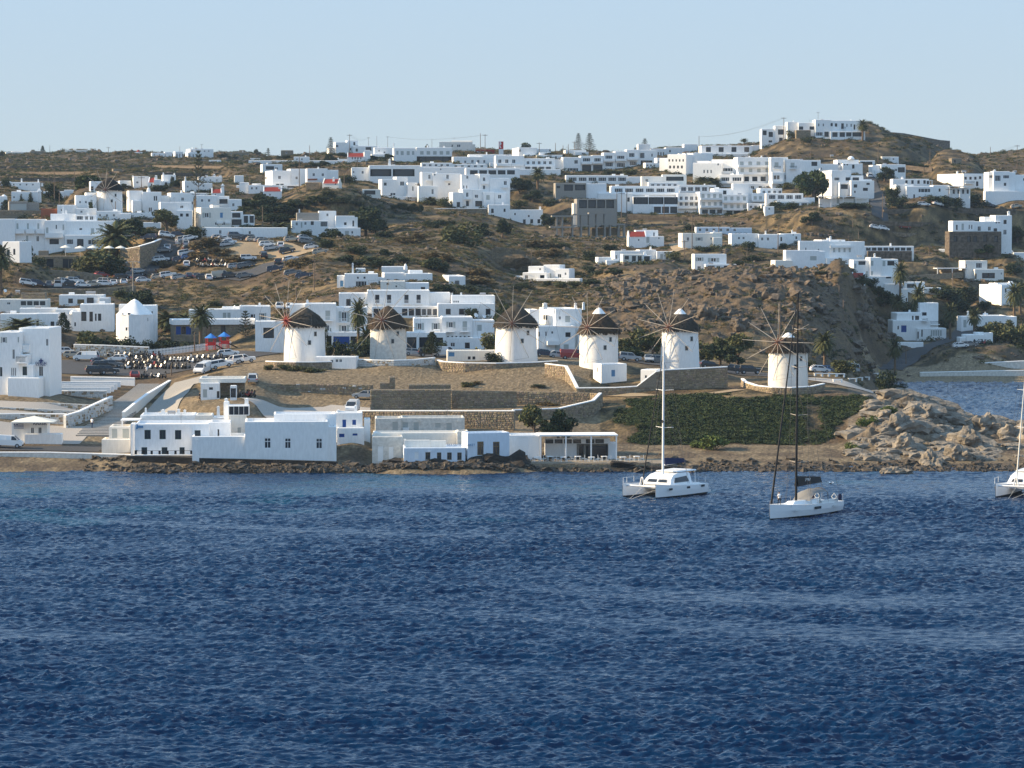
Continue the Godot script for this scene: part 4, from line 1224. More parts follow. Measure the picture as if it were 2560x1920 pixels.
	house("house", "white house with a brown door and pergola among dark shrubs", "house", 1000, 10, "white_c", "1700 1892 178 345 1 -30;1785 2035 252 350 -1 -20;1460 1720 242 300 0.5 4 2;1500 1690 262 300 3 3 3", "q 1705 205 10 44;g 1790 195 60 50;k 1848 285 110 46;d 1785 290 16 46;w 2010 280 10 20", "")
	house("house", "white house with a square chimney tower at the right edge", "house", 1060, 4, "white", "2120 2300 108 190 0 6", "w 2150 130 18 20", "c 2094 85 28 95")
	house("farm_building", "long low grey farm building above a stone wall on the right slope", "farm building", 1015, 2, "white_b", "830 1258 52 100 0 5;860 1240 95 165 -3 2 12", "D*8+50 845 66 40 26", "")
	house("garden_wall", "sloping white garden wall below the right hill houses", "wall", 1045, -12, "white", "1470 1560 78 130 0 4;1560 1640 100 140 0.3 1;1640 1725 122 150 0.6 1", "")
	# ---- left middle, behind the plaza
	tile(0, 640)
	house("house", "grey concrete house with plant-covered roof behind the plaza", "house", 735, 2, "white_c", "-20 412 372 480 0 6;180 390 318 378 2 4 3", "e*5+55 180 390 46 36;w 60 400 30 20", "t 125 295 40 24;p 40 300 20 20")
	house("house", "white house with roof pergola and tanks behind the plaza", "house", 745, 2, "white", "510 895 335 425 0 6;860 945 360 425 -1 4", "D 750 360 60 50;k 590 368 40 40;d 668 375 60 38", "t 735 306 85 22;x 820 380 40 30")
	house("house", "white rounded house with open loggia and green louvres by the tall pine", "house", 705, 5, "white", "690 982 415 645 0 7;480 690 458 640 0.6 7;168 490 450 510 2 5;620 700 480 645 -0.6 5", "D 698 482 48 80;k 772 482 30 84;k 820 498 14 62;k 846 498 28 62;q 640 570 16 40;k 560 560 40 60", "m 695 408 40 18;m 590 468 70 26")
	house("house", "long plain white house with a dark door behind the date palm", "house", 690, 3, "white", "0 310 498 640 0 6;305 500 495 640 0.6 6", "k 436 566 32 64;k 310 560 24 56", "t 40 478 40 16")
	house("taverna", "long tavern with white fascia, honey stone walls and blue shutters", "taverna", 688, 12, "mortar", "1502 2215 592 745 0 7 3;1495 2225 548 596 -0.5 8 31", "b 1520 608 42 70;b 1606 608 42 70;D 1566 612 38 62;D 1778 600 48 110;D 1908 600 40 100;k 2175 610 30 90")
	house("house", "white rooftop house with iron fence behind the stone tavern", "house", 730, 4, "white", "1630 1790 462 555 0 6;1790 2075 458 555 1 6;1915 2135 440 550 3 6;2065 2330 430 560 2 7", "v 1925 490 30 55;v 1965 490 26 55;w 2160 500 60 50", "m 1738 420 24 36;m 2015 425 24 30;t 1820 505 60 20")
	house("dental_clinic", "white corner building with rounded bay and balconies on the left edge", "building", 562, -4, "white", "-20 165 655 1190 0 9;160 425 620 1010 3.5 10;150 280 935 1060 1 4;90 232 850 1050 0.3 3;60 330 1050 1215 -1 4", "s 18 700 26 50;D 165 690 42 70;v 185 690 22 110;w 104 800 20 96;n 190 955 46 76;n -5 960 20 80;w*3+16 92 960 10 82;w 395 712 20 68;k 335 955 14 80;k 352 955 14 80;v 150 700 14 46", "r 146 870 82 52;h 205 770 50 55")
	# ---- hotel behind the mills
	tile(640, 640)
	house("house", "white end house with shuttered window behind the first mill's sails", "house", 690, 3, "white", "-10 120 432 565 0 6", "s 42 492 30 62", "p 85 548 20 14")
	house("hotel", "white hotel with shuttered windows and blue garage doors between the first mills", "hotel", 645, 3, "white", "425 692 410 660 0 8;290 430 415 660 1 7;690 962 440 665 0.5 8;600 985 655 795 -2.5 4;-10 260 562 640 1 6", "v 600 472 40 80;s 738 478 46 92;s 738 598 44 54;s 850 598 36 54;v 840 520 40 52;w 610 595 22 54;b 668 695 140 95;D 608 690 44 90;D 815 695 120 95;D 62 620 92 90", "b 582 520 80 38;b 705 540 85 34;b 820 530 95 34;c 430 378 26 36")
	house("hotel", "main white hotel block with four balcony doors above a glazed terrace", "hotel", 695, 3, "white", "962 1500 295 445 0 8;715 968 320 445 0.7 8;1500 1680 315 420 1.5 6;1000 1572 432 525 -2 4", "k*2+102 1030 335 36 72;k*2+105 1282 335 36 72;k 780 372 38 68;k 885 372 36 60;e*3+58 1262 455 46 60;g*4+47 1382 452 44 65;k 1015 455 60 60", "b 1015 380 75 34;b 1128 380 60 34;b 1272 380 70 34;b 1378 380 60 34;p 1520 380 16 30")
	house("house", "white house with dishes on its roof behind the main hotel block", "house", 725, 2, "white_c", "1075 1290 215 310 0 6;1290 1495 230 312 0.6 6 5", "k 1128 232 22 18;k 1425 268 36 26;k 1205 255 14 14", "p 1300 260 18 22;p 1350 262 20 24")
	house("house", "white upper house with wide glass doors and turquoise shutter", "house", 755, 3, "white", "765 1055 152 275 0 7;700 770 168 270 1 5;1050 1110 185 240 1 5", "g 855 215 108 52;q 872 178 18 20;q 928 178 20 20;l 728 212 28 52;w 1058 215 26 26", "c 828 58 18 90")
	house("house", "rounded white house pair at the top of the hotel steps", "house", 765, 8, "white", "1108 1290 145 225 0 6;1290 1525 150 235 -0.4 7;1325 1440 122 152 3 3", "q 1345 205 18 18;q 1440 205 18 18", "m 1280 66 32 40")
	house("pool_house", "low white curved house beneath the terrace wall behind the hotel", "house", 795, 2, "white", "1085 1310 90 155 0 6;860 945 105 150 1 5", "")
	house("house", "small white house alone among shrubs behind the third mill", "house", 790, 6, "white", "1665 1810 172 260 0 -70", "g 1715 210 46 38;w 1655 205 18 30", "")
	house("hotel_wing", "white hotel wing with four dark square windows left of the third mill", "hotel", 690, 3, "white", "1572 2062 410 525 0 7;1690 2065 340 415 3 6", "k*4+115 1640 456 42 50;k 2060 460 34 50;q*3+18 1705 385 12 18", "c 1690 318 14 24;c 1765 316 20 22")
	house("hotel", "white hotel wing with grey louvred shutters and ground floor loggia", "hotel", 650, 3, "white", "1362 1612 535 670 0.7 7;1605 1872 525 670 0 8;1872 2060 552 705 0.8 7;1300 1642 658 815 -2 5;1640 1965 705 805 -1 5", "s 1396 578 36 62;s 1536 578 34 60;s 1664 568 38 54;v 1785 565 38 80;v 1912 595 38 52;D 1302 702 84 100;D 1410 702 130 105;e 1555 705 60 95;w 1680 748 40 36;k 1805 748 42 50;q*6+36 1650 690 18 12", "b 1640 615 75 38;b 1765 615 80 38;p 1900 495 40 40;p 1970 508 36 36")
	house("cabin", "small white guard cabin with square windows below the first mill", "cabin", 600, -6, "white", "512 862 868 980 0 3.5;418 520 930 975 -0.6 2.5", "w 640 896 26 26;w 686 892 24 26;w 718 892 24 26", "")
	house("cabin", "long low white cabin with a blue square window left of the third mill", "cabin", 614, 3, "white_c", "1652 1940 815 910 0 4;1935 2075 815 905 0.6 4", "l 1664 832 50 36;k 1830 868 24 26;k 1870 868 24 26;k 1996 842 20 20", "")
	tile(1280, 640)
	house("house", "blue-shaded white house with balcony behind the fourth mill", "house", 665, 14, "white", "375 602 456 610 0 -135;225 545 604 835 -3 7;150 240 462 600 3 6;570 600 570 850 -1.5 4", "w 265 515 40 52;w 405 520 18 30;v 460 518 42 54;k 222 655 18 40;q 340 650 16 22;q 288 650 12 46;k 462 660 44 40;v 370 765 46 55;v 448 765 42 58;D 610 500 60 50", "c 280 405 40 40;c 552 405 22 50;c 622 400 22 50;h 295 735 100 30")
	house("house", "bright white stepped house with rounded cubes above the hedge", "house", 880, -16, "white", "140 272 88 205 1 6;272 410 76 190 2.5 6;372 492 110 208 0.5 6;90 300 142 245 -1 5;18 98 172 248 -0.5 4;205 585 192 240 -3 3", "w 112 165 26 34;q 235 105 14 18;q 275 105 12 16;v 320 150 18 46;w 395 155 32 34;w 455 142 14 24;D 240 165 40 28", "")
	house("mill_keeper_cottage", "small white cube cottage with a blue window inside the stone terrace", "cottage", 588, 22, "white", "772 992 932 1092 0 -66", "l 860 985 32 56;k 738 965 8 40", "")
	house("store_room", "low white vaulted store with a tiny window beside the fifth mill", "store", 585, -20, "white", "1112 1250 980 1092 0 4", "q 1148 1030 20 26", "")
	# ---- waterfront
	tile(0, 920)
	house("waterfront_house", "long blue-shaded waterfront house with green shuttered windows", "house", 506, 3, "white_sea", "1158 1800 482 765 0 9;1120 1162 480 760 0.4 3;1800 1985 468 640 1.2 7;1800 1960 615 770 0.1 3", "n*2+130 1242 535 54 80;n 1506 537 54 80;n 1676 538 52 80;n 1215 685 50 64;n 1390 685 50 64;n 1545 685 44 64;n 1660 685 54 64;i 1818 535 16 80;k 1875 530 14 84", "r 1160 712 785 36;x 1890 585 46 28")
	house("roof_terrace_house", "white roof terrace building with a glazed stair lantern", "house", 520, 3, "white", "1205 1680 405 480 0 7 40;1680 1830 405 470 0.4 6 48;1830 1985 425 470 0.6 5 40;1978 2122 400 700 -7 3 8;1965 2148 322 410 -7.2 3.4 20;1925 1975 290 440 -6 2", "e*4+43 1975 328 40 76;v 2048 515 28 54", "c 1930 262 36 60;c 2105 262 40 60;c 1380 360 40 45;c 1240 345 20 50;c 1520 355 30 45;c 1575 362 26 40;c 1865 330 28 70")
	house("beige_house", "low beige house with awning beside the green shuttered waterfront house", "house", 512, 2, "white_c", "935 1118 505 620 1.5 6;870 1115 615 745 0 5;1040 1200 445 470 4 4 42", "v 960 525 46 80;v 1052 525 56 80", "")
	house("kiosk", "white kiosk with pyramid roof and a striped blue flag poster", "kiosk", 524, 2, "white", "225 400 458 640 0 4;92 230 462 545 0.2 4;205 525 568 652 -0.8 2", "w 258 512 28 55;w 322 510 30 58", "")
	house("utility_hut", "white flat-roofed utility hut beside the stepped car ramp", "hut", 556, 3, "white", "1730 1895 128 268 0 5;1715 2115 88 128 1 8 28;1895 2110 125 262 3.5 3 3", "q 1800 165 40 26;v 1750 185 36 70;k 1870 200 34 60", "")
	house("phone_booth", "grey glazed booth standing beside the utility hut", "booth", 552, 0, "trim", "1985 2040 150 270 0 1", "e 1990 175 45 80", "")
	tile(640, 920)
	house("waterfront_house", "large grey white waterfront building with three white framed windows", "house", 502, 4, "white", "-100 620 462 810 0 9;618 692 505 815 0.3 7;150 690 396 480 4 6 45;-560 -90 590 770 0.4 8", "f 68 600 56 98;f 245 602 52 98;f 515 605 54 96", "")
	house("house", "little white house with bright blue shutters and spiked chimney", "house", 514, 3, "white", "688 918 385 530 1 5;695 932 515 605 -0.6 4;930 985 440 560 1.5 4", "b 744 446 32 66;b 830 448 32 44;b 715 568 46 30;b 832 566 42 18", "c 845 320 28 75;c 695 362 30 40")
	house("house", "long weathered white building with grey doors behind the restaurant", "house", 528, 3, "white_old", "1028 1252 432 565 -1 6;1250 1802 428 550 0 6", "v 1178 465 46 90;v 1265 470 46 76;v 1360 470 44 76;v 1548 475 46 40;v 1645 475 46 70", "x 1265 515 55 40")
	house("house", "patched white sea house with filled doorways beside the rocks", "house", 506, 3, "white_old", "1002 1268 592 825 0 8;1010 1745 558 640 4 5 48;1735 1835 545 640 2 4 40", "i 1050 675 46 130;i 1145 680 40 110", "c 1012 550 40 55;m 1545 565 45 45")
	house("taverna", "blue-white taverna with four brown windows standing on dark rock", "taverna", 499, 3, "bluewash", "1275 1808 688 815 0 7;1282 1500 620 700 3 0.4 48;1500 1640 625 700 3.2 0.4 48", "o 1462 728 42 66;o 1562 730 38 66;o 1650 730 40 64;o 1738 730 38 66;i 1368 728 34 60", "c 1275 615 24 60")
	house("taverna_hall", "blue-white hall with two tall brown windows and sunlit end wall", "taverna", 499.5, 16, "bluewash", "1828 2190 560 812 0 -55", "o 1912 636 54 118;o 2048 638 56 116", "")
	tile(1280, 920)
	house("beach_restaurant", "glazed white beach restaurant with a flat canopy and thick posts", "restaurant", 507, 4, "white", "240 912 578 800 0 6 2;290 560 650 800 4.5 2;560 900 650 800 5 2 7;285 850 606 655 3.5 0.5 20;-30 240 578 755 1 5;830 900 640 800 4.2 1 5", "D 580 660 40 130;D 640 660 200 130;e*4+80 290 614 68 38;e*2+82 640 614 74 38;i 60 600 80 150;i 160 600 60 150", "")
	tile(1280, 320)
	house("stone_shell", "half-built stone storey with open dark bays behind the concrete frame", "construction", 1082, 6, "concrete", "560 905 612 742 0 8 47;530 562 650 740 1 5 48", "D*4+78 580 622 66 70", "")
	house("hotel", "white terraced hotel with railings below the low skyline house", "hotel", 1205, 5, "white", "-140 105 238 405 0 8;105 372 262 392 0.6 8;-60 420 355 410 -3 4", "w*3+60 -120 270 30 36;w*5+48 125 285 26 30;g*5+60 110 330 50 30", "h -135 312 230 14;h 110 318 255 14")
	house("house", "small white cottage tucked between the ridge hotels", "house", 1290, 4, "white", "215 435 232 268 0 6;240 330 212 240 3 5", "w*4+45 235 245 18 16")
	tile(0, 340)
	house("house", "white house behind the dark trees right of the glazed verandas", "house", 960, 5, "white", "1980 2092 545 655 0 6;1700 1880 512 610 2 6;1880 1985 520 600 4 5", "w 2010 580 20 30;w 1740 545 20 24;w 1800 545 20 24;D 1900 545 70 40", "c 1985 585 16 40")
	house("house", "white wall house with a small gate left of the red-roofed belfry chapel", "house", 1030, 4, "white", "1600 1830 492 560 0 5", "w*3+60 1620 515 16 20")
	house("house", "flat white house in the scrub at the left edge", "house", 1180, 4, "white", "-40 95 392 440 0 6", "w*2+45 0 405 14 16")
	house("house", "low white row of rooms under the terraced fields", "house", 1140, 3, "white_b", "380 560 478 560 0 6;560 640 465 545 1 6", "w*4+42 395 505 18 24")
	house("house", "white ridge house beside the dark skyline trees", "house", 1720, 4, "white", "2165 2330 192 245 0 7;2060 2160 212 240 1 5", "w*3+45 2180 205 14 14")
	tile(640, 320)
	house("house", "white terrace walls and rooms right of the thin skyline pine", "house", 1320, 3, "white", "590 790 268 335 0 5;800 940 280 310 -1 4", "w*4+45 610 285 16 18")
	house("house", "white garden rooms beside the red-roofed chapel", "house", 1065, 3, "white", "-60 40 492 560 0 5;-140 -60 470 550 1 5", "w*2+40 -40 510 16 22")
	house("house", "long white rooms filling the ridge under the pylon sign", "house", 1340, 3, "white", "1960 2230 290 348 0 6;2130 2260 262 300 2 6", "w*5+48 1980 305 22 22")
	tile(1920, 600)
	house("terrace_house", "low white terrace house under the valley palms", "house", 905, 4, "white", "1170 1355 362 425 0 5;1345 1495 412 465 -1 5", "D 1200 380 60 34;w 1400 425 22 22")
	house("garden_wall", "white garden wall at the foot of the terraced house with blue doors", "wall", 838, 3, "white", "1110 1345 882 920 0 0.6;960 1015 1108 1145 -25 0.6", "")
	house("house", "white house with a red awning near the right hillside bend", "house", 1090, 4, "white", "1640 1790 -20 40 0 6;1790 1880 0 45 1 5", "w*3+40 1655 0 18 20")
	tile(1920, 280)
	house("house", "white garden rooms under the low glazed hotel wing", "house", 1085, 2, "white", "-30 50 815 860 0 5;150 275 918 952 10 4", "w 0 828 16 18")
	house("stone_hut", "small tan stone hut on the brown hill's right foot", "hut", 1235, 10, "mortar", "1580 1665 400 445 0 4", "D 1600 415 14 22")
	tile(1280, 320)
	house("hotel_terrace", "long white glazed terrace between the stepped hotel and the roof parasols", "hotel", 1160, 5, "white", "1440 1760 492 565 0 7;1180 1440 470 520 1 6", "g*5+60 1455 508 52 40;w*5+48 1200 482 28 26", "h 1440 545 320 12")
	house("hotel_terrace", "white stepped wing joining the balcony hotel to the pine garden", "hotel", 1135, 6, "white", "2065 2300 562 660 0 8;2140 2330 520 600 4 7", "v*5+46 2085 590 26 30;w*4+46 2160 540 26 28", "h 2065 620 235 14")
	house("house", "white block filling the gap left of the rounded sunlit hotel", "house", 1240, 8, "white", "1250 1340 258 345 0 6;1150 1255 300 345 -1 5", "w*2+38 1262 285 18 22;w*3+30 1160 315 16 18")
	house("stone_terrace", "tan stone terraces with a dark pergola below the stepped hotel row", "terrace", 1165, 4, "white_c", "1120 1300 418 485 0 5 8;1300 1505 402 480 0.6 5 8", "D 1330 420 150 36;w 1150 440 24 24")
	house("hotel", "low white balcony band under the iron balcony hotel", "hotel", 1100, 3, "white", "1150 1320 560 650 40 6;2280 2560 630 700 0 6", "g*4+66 2295 645 56 36", "h 2280 682 280 12")
	tile(0, 340)
	house("house", "white courtyard wall house below the upper windmill", "house", 915, 4, "white", "838 1050 648 725 0 5;1040 1130 668 735 -0.6 4", "w*3+60 860 675 18 22")
	house("house", "white house with two dark windows right of the leaning pine", "house", 905, 3, "white", "1530 1665 640 745 0 5;1240 1390 745 790 -1 4", "k*2+50 1560 670 24 26")
	house("house", "small white house among poles under the terraced slope", "house", 1105, 6, "white", "1000 1120 390 440 0 5;2030 2110 340 400 2 6", "w*2+45 1020 405 16 18")
	tile(640, 320)
	house("house", "white walled terrace under the tall skyline house", "house", 1360, 4, "white", "1040 1180 232 282 0 5;930 1010 205 262 3 5", "w*3+40 1055 245 18 18")
	house("hotel", "white hotel wing with balconies above the square-windowed wing", "hotel", 1180, 5, "white", "1430 1700 300 345 0 6;1700 2000 312 350 1 6", "w*5+50 1445 312 24 20;w*5+56 1715 322 26 18")
	tile(640, 920)
	house("ruin", "roofless grey stone ruin on the sandy yard", "ruin", 556, 3, "mortar", "985 1685 185 362 0 0.7 3;1310 1682 138 190 5 0.7 43;1145 1200 75 190 6 2 43;1060 1150 125 190 6 0.7 43", "")

func chapel_terrace():
	house("chapel", "white hillside chapel with dark red roof and attached cubes", "chapel", 985, 4, "white", "1005 1160 895 1040 0 5 1;1155 1312 935 1035 0.6 6;1068 1262 882 960 5 5", "q 1088 958 12 18;v 1160 925 26 66;w 1218 900 14 40;w 1262 945 12 16", "t 1135 868 34 16")

# ---------------------------------------------------------------- windmills
# centre column, base row, eave row, apex row, depth, half width base / top (px), hub offset angle, sail length px
var MILLS := [
	{"x": 762.0, "base": 905.0, "eave": 812.0, "apex": 768.0, "d": 608.0, "r0": 53.0, "r1": 49.0, "phi": 46.0, "hub": 800.0, "sail": 104.0, "lab": "white windmill with red sail hub, leftmost of the mills on the bluff", "red": true, "tip": false, "wall": "white", "cap": "thatch", "turn": 0.12},
	{"x": 970.0, "base": 900.0, "eave": 815.0, "apex": 764.0, "d": 609.0, "r0": 46.0, "r1": 44.0, "phi": 13.0, "hub": 798.0, "sail": 104.0, "lab": "weathered windmill with stained cream tower, second from left", "red": false, "tip": false, "wall": "white_old", "cap": "thatch_b", "turn": 0.2},
	{"x": 1290.0, "base": 901.0, "eave": 812.0, "apex": 761.0, "d": 608.0, "r0": 54.5, "r1": 50.0, "phi": 9.0, "hub": 806.0, "sail": 96.0, "lab": "white windmill with dark rounded thatch, third from left", "red": false, "tip": false, "wall": "white", "cap": "thatch", "turn": 0.05},
	{"x": 1497.0, "base": 914.0, "eave": 828.0, "apex": 775.0, "d": 602.0, "r0": 49.0, "r1": 47.5, "phi": 30.0, "hub": 817.0, "sail": 91.0, "lab": "windmill with white-tipped brown thatch left of the blue-windowed cottage", "red": false, "tip": true, "wall": "white", "cap": "thatch_b", "turn": 0.0},
	{"x": 1700.0, "base": 925.0, "eave": 822.0, "apex": 777.0, "d": 600.0, "r0": 50.0, "r1": 44.5, "phi": 34.0, "hub": 816.0, "sail": 93.0, "lab": "tapering windmill with white-tipped thatch behind the catamaran's mast", "red": false, "tip": true, "wall": "white", "cap": "thatch", "turn": 0.18},
	{"x": 1970.0, "base": 968.0, "eave": 876.0, "apex": 836.0, "d": 573.0, "r0": 50.5, "r1": 48.5, "phi": 30.0, "hub": 853.0, "sail": 98.0, "lab": "rightmost windmill with sparse thatch above the green slope", "red": false, "tip": true, "wall": "white_c", "cap": "thatch_b", "turn": 0.03},
	{"x": 274.0, "base": 534.0, "eave": 473.5, "apex": 444.0, "d": 930.0, "r0": 32.5, "r1": 31.5, "phi": 8.0, "hub": 475.0, "sail": 53.0, "lab": "solitary windmill with black conical cap among the upper left houses", "red": false, "tip": false, "wall": "white", "cap": "capblack", "turn": 0.1},
]

func mills():
	for m in MILLS:
		windmill(m)

func windmill(m: Dictionary):
	var d: float = m.d
	var s := d / F
	var base := un(m.x, m.base, d)
	base.y = minf(base.y, g(base.x, d)) - 0.3
	var w := thing("windmill", m.lab, "windmill", base, 0.0, "windmills of the town")
	var he: float = un(m.x, m.eave, d).y - base.y
	var ha: float = un(m.x, m.apex, d).y - base.y
	var r0: float = m.r0 * s
	var r1: float = m.r1 * s
	var tw := MB.new()
	var k := 36
	var rows := 10
	var pts := []
	for j in rows + 1:
		var t := float(j) / rows
		for i in k + 1:
			var th := TAU * (i % k) / k
			var dir := Vector3(cos(th), 0, sin(th))
			var r := lerpf(r0, r1, t) * (1.0 + 0.012 * n2.get_noise_3dv(base + dir * 6.0 + Vector3(0, t * 14, 0)))
			pts.append(dir * r + Vector3(0, he * t, 0))
	for j in rows:
		for i in k:
			var a: Vector3 = pts[j * (k + 1) + i]
			var b: Vector3 = pts[j * (k + 1) + i + 1]
			var c: Vector3 = pts[(j + 1) * (k + 1) + i + 1]
			var e: Vector3 = pts[(j + 1) * (k + 1) + i]
			var na := Vector3(a.x, 0, a.z).normalized()
			var nb := Vector3(b.x, 0, b.z).normalized()
			tw.trin(a, b, c, na, nb, nb)
			tw.trin(a, c, e, na, nb, na)
	part(w, "tower", tw.mesh(), M[m.wall])
	# cap: bundled straw laid on a cone with a ragged fringe
	var cp := MB.new()
	var re := r1 * 1.1
	var ch := ha - he
	var prof := [Vector2(r1 * 0.9, he - 0.15), Vector2(re, he - 0.25), Vector2(re * 1.0, he), Vector2(re * 0.72, he + ch * 0.42), Vector2(re * 0.38, he + ch * 0.78), Vector2(re * 0.14, he + ch * 0.96), Vector2(0, he + ch)]
	cp.lathe(prof, 32)
	var nb := 1100
	for i in nb:
		var th := rng.randf() * TAU
		var t := rng.randf() * 0.86
		var p0 := cap_point(re, he, ch, t, th)
		var p1 := cap_point(re, he, ch, maxf(t - rng.randf_range(0.16, 0.3), -0.14 - rng.randf() * 0.05), th + rng.randf_range(-0.05, 0.05))
		var out := Vector3(cos(th), 0.7, sin(th)).normalized() * rng.randf_range(0.06, 0.3)
		var sd := Vector3(-sin(th), 0, cos(th)) * rng.randf_range(0.08, 0.2)
		cp.quad(p0 - sd * 0.6, p0 + sd * 0.6, p1 + sd + out, p1 - sd + out)
	part(w, "thatched_cap", cp.mesh(), M[m.cap])
	if m.tip:
		var tp := MB.new()
		tp.lathe([Vector2(re * 0.36, he + ch * 0.78), Vector2(re * 0.2, he + ch * 0.97), Vector2(re * 0.1, he + ch * 1.08), Vector2(0, he + ch * 1.12)], 16)
		part(w, "cap_tip", tp.mesh(), M["white"])
	# sails: twelve bare spars on a horizontal axle
	var ph := deg_to_rad(m.phi)
	var ax := Vector3(-sin(ph), 0.0, cos(ph))
	var sx := Vector3(cos(ph), 0, sin(ph))
	var hy: float = un(m.x, m.hub, d).y - base.y
	var hub := ax * (re * 0.98 + 0.55) + Vector3(0, hy, 0)
	var hm := MB.new()
	hm.tube(ax * (r1 * 0.3) + Vector3(0, hy + 0.15, 0), hub + ax * 0.45, 0.22, 0.24, 10)
	hm.tube(hub + ax * 0.45, hub + ax * 2.6 - Vector3(0, 0.05, 0), 0.11, 0.06, 6)
	var sr: float = m.sail * s
	var L := sr
	for i in 12:
		var an: float = TAU * i / 12.0 + m.turn
		var dir := sx * sin(an) + Vector3.UP * cos(an)
		var sdv := dir.cross(ax)
		if m.red or i % 2 == 0:
			hm.hexa([hub + dir * 0.1 - sdv * 0.1 + ax * 0.1, hub + dir * 0.1 + sdv * 0.1 + ax * 0.1, hub + dir * L * 0.2 + sdv * 0.07 + ax * 0.06, hub + dir * L * 0.2 - sdv * 0.07 + ax * 0.06, hub + dir * 0.1 - sdv * 0.1 - ax * 0.1, hub + dir * 0.1 + sdv * 0.1 - ax * 0.1, hub + dir * L * 0.2 + sdv * 0.07 - ax * 0.06, hub + dir * L * 0.2 - sdv * 0.07 - ax * 0.06])
	part(w, "hub", hm.mesh(), M["redwood"] if m.red else M["spar_red"])
	var rg := MB.new()
	for i in 12:
		var an: float = TAU * i / 12.0 + m.turn + rng.randf_range(-0.02, 0.02)
		var dir := sx * sin(an) + Vector3.UP * cos(an)
		var tip := hub + dir * L * rng.randf_range(0.96, 1.0) + ax * 0.12
		var sp := MB.new()
		sp.tube(hub + dir * 0.15 + ax * 0.02, tip, 0.066, 0.042, 6)
		part(w, "sail_spar", sp.mesh(), M["spar"])
		var an2: float = TAU * (i + 1) / 12.0 + m.turn
		var tip2 := hub + (sx * sin(an2) + Vector3.UP * cos(an2)) * L * 0.97 + ax * 0.12
		if i % 3 != 1:
			rg.tube(tip, tip2, 0.018, 0.018, 3, false)
		rg.tube(hub + ax * 2.55 - Vector3(0, 0.05, 0), tip, 0.014, 0.014, 3, false)
	part(w, "rigging", rg.mesh(), M["wire"])
	# small openings
	for e in [[0.62, 0.66, 0.5], [0.3, 0.45, 0.55]]:
		var th: float = e[0]
		var c := Vector3(sin(th), 0, cos(th))
		var y: float = he * e[1] + 0.6
		var rr := lerpf(r0, r1, y / he)
		var fm := MB.new()
		var o := c * (rr - 0.12) + Vector3(0, y, 0)
		var wn := MeshInstance3D.new()
		fm.box(Vector3(-0.32, 0, 0), Vector3(-0.26, 0.85, 0.16)); fm.box(Vector3(0.26, 0, 0), Vector3(0.32, 0.85, 0.16)); fm.box(Vector3(-0.26, 0.79, 0), Vector3(0.26, 0.85, 0.16)); fm.box(Vector3(-0.34, -0.06, 0), Vector3(0.34, 0, 0.19))
		wn.mesh = fm.mesh()
		wn.material_override = M["greywood"]
		wn.name = "window"
		w.add_child(wn, true)
		wn.position = o
		wn.rotation.y = th
		var pm := MB.new()
		pm.box(Vector3(-0.26, 0, 0), Vector3(0.26, 0.79, 0.135))
		part(wn, "pane", pm.mesh(), M["glass"])

func cap_point(re: float, he: float, ch: float, t: float, th: float) -> Vector3:
	var r := re * (1.0 - t) + re * 0.12 * sin(clampf(t, 0, 1) * PI)
	if t < 0:
		r = re * (1.0 - t * 0.15)
	return Vector3(cos(th) * r, he + ch * t, sin(th) * r)

# ---------------------------------------------------------------- boats
func hull_mesh(len_: float, beam: float, fb_s: float, fb_b: float, draft: float, plumb: float, ns := 22) -> Array:
	var top := MB.new()
	var bot := MB.new()
	var secs := []
	for i in ns + 1:
		var t := float(i) / ns
		var b := beam / 2 * (0.78 + 0.22 * sin(minf(t * 2.2, 1.0) * PI / 2)) * pow(clampf((1.0 - t) / 0.52, 0, 1), 0.62 if t > 0.48 else 0.0)
		b = maxf(b, 0.03)
		var fb := lerpf(fb_s, fb_b, t * t)
		var x := -len_ / 2 + len_ * t
		var over := plumb * t * t * t
		var dr := draft * sin(PI * clampf(0.12 + t * 0.86, 0, 1))
		secs.append([Vector3(x + over, fb, b), Vector3(x + over * 0.8, fb * 0.55, b * 0.99), Vector3(x + over * 0.5, 0.12, b * 0.9), Vector3(x + over * 0.3, -dr * 0.6, b * 0.6), Vector3(x, -dr, 0.0)])
	for i in ns:
		for j in 4:
			var mb := top if j < 2 else bot
			var a: Vector3 = secs[i][j]
			var b: Vector3 = secs[i + 1][j]
			var c: Vector3 = secs[i + 1][j + 1]
			var e: Vector3 = secs[i][j + 1]
			mb.quad(a, b, c, e)
			var f := Vector3(1, 1, -1)
			mb.quad(b * f, a * f, e * f, c * f)
		var f := Vector3(1, 1, -1)
		top.quad(secs[i][0] * f, secs[i + 1][0] * f, secs[i + 1][0], secs[i][0])
	var f := Vector3(1, 1, -1)
	var q: Array = secs[0]
	top.quad(q[0] * f, q[0], q[2], q[2] * f)
	bot.tri(q[2] * f, q[2], q[4])
	return [top, bot]

func ring(mb: MB, pts: Array, r: float):
	for i in pts.size() - 1:
		mb.tube(pts[i], pts[i + 1], r, r, 5)

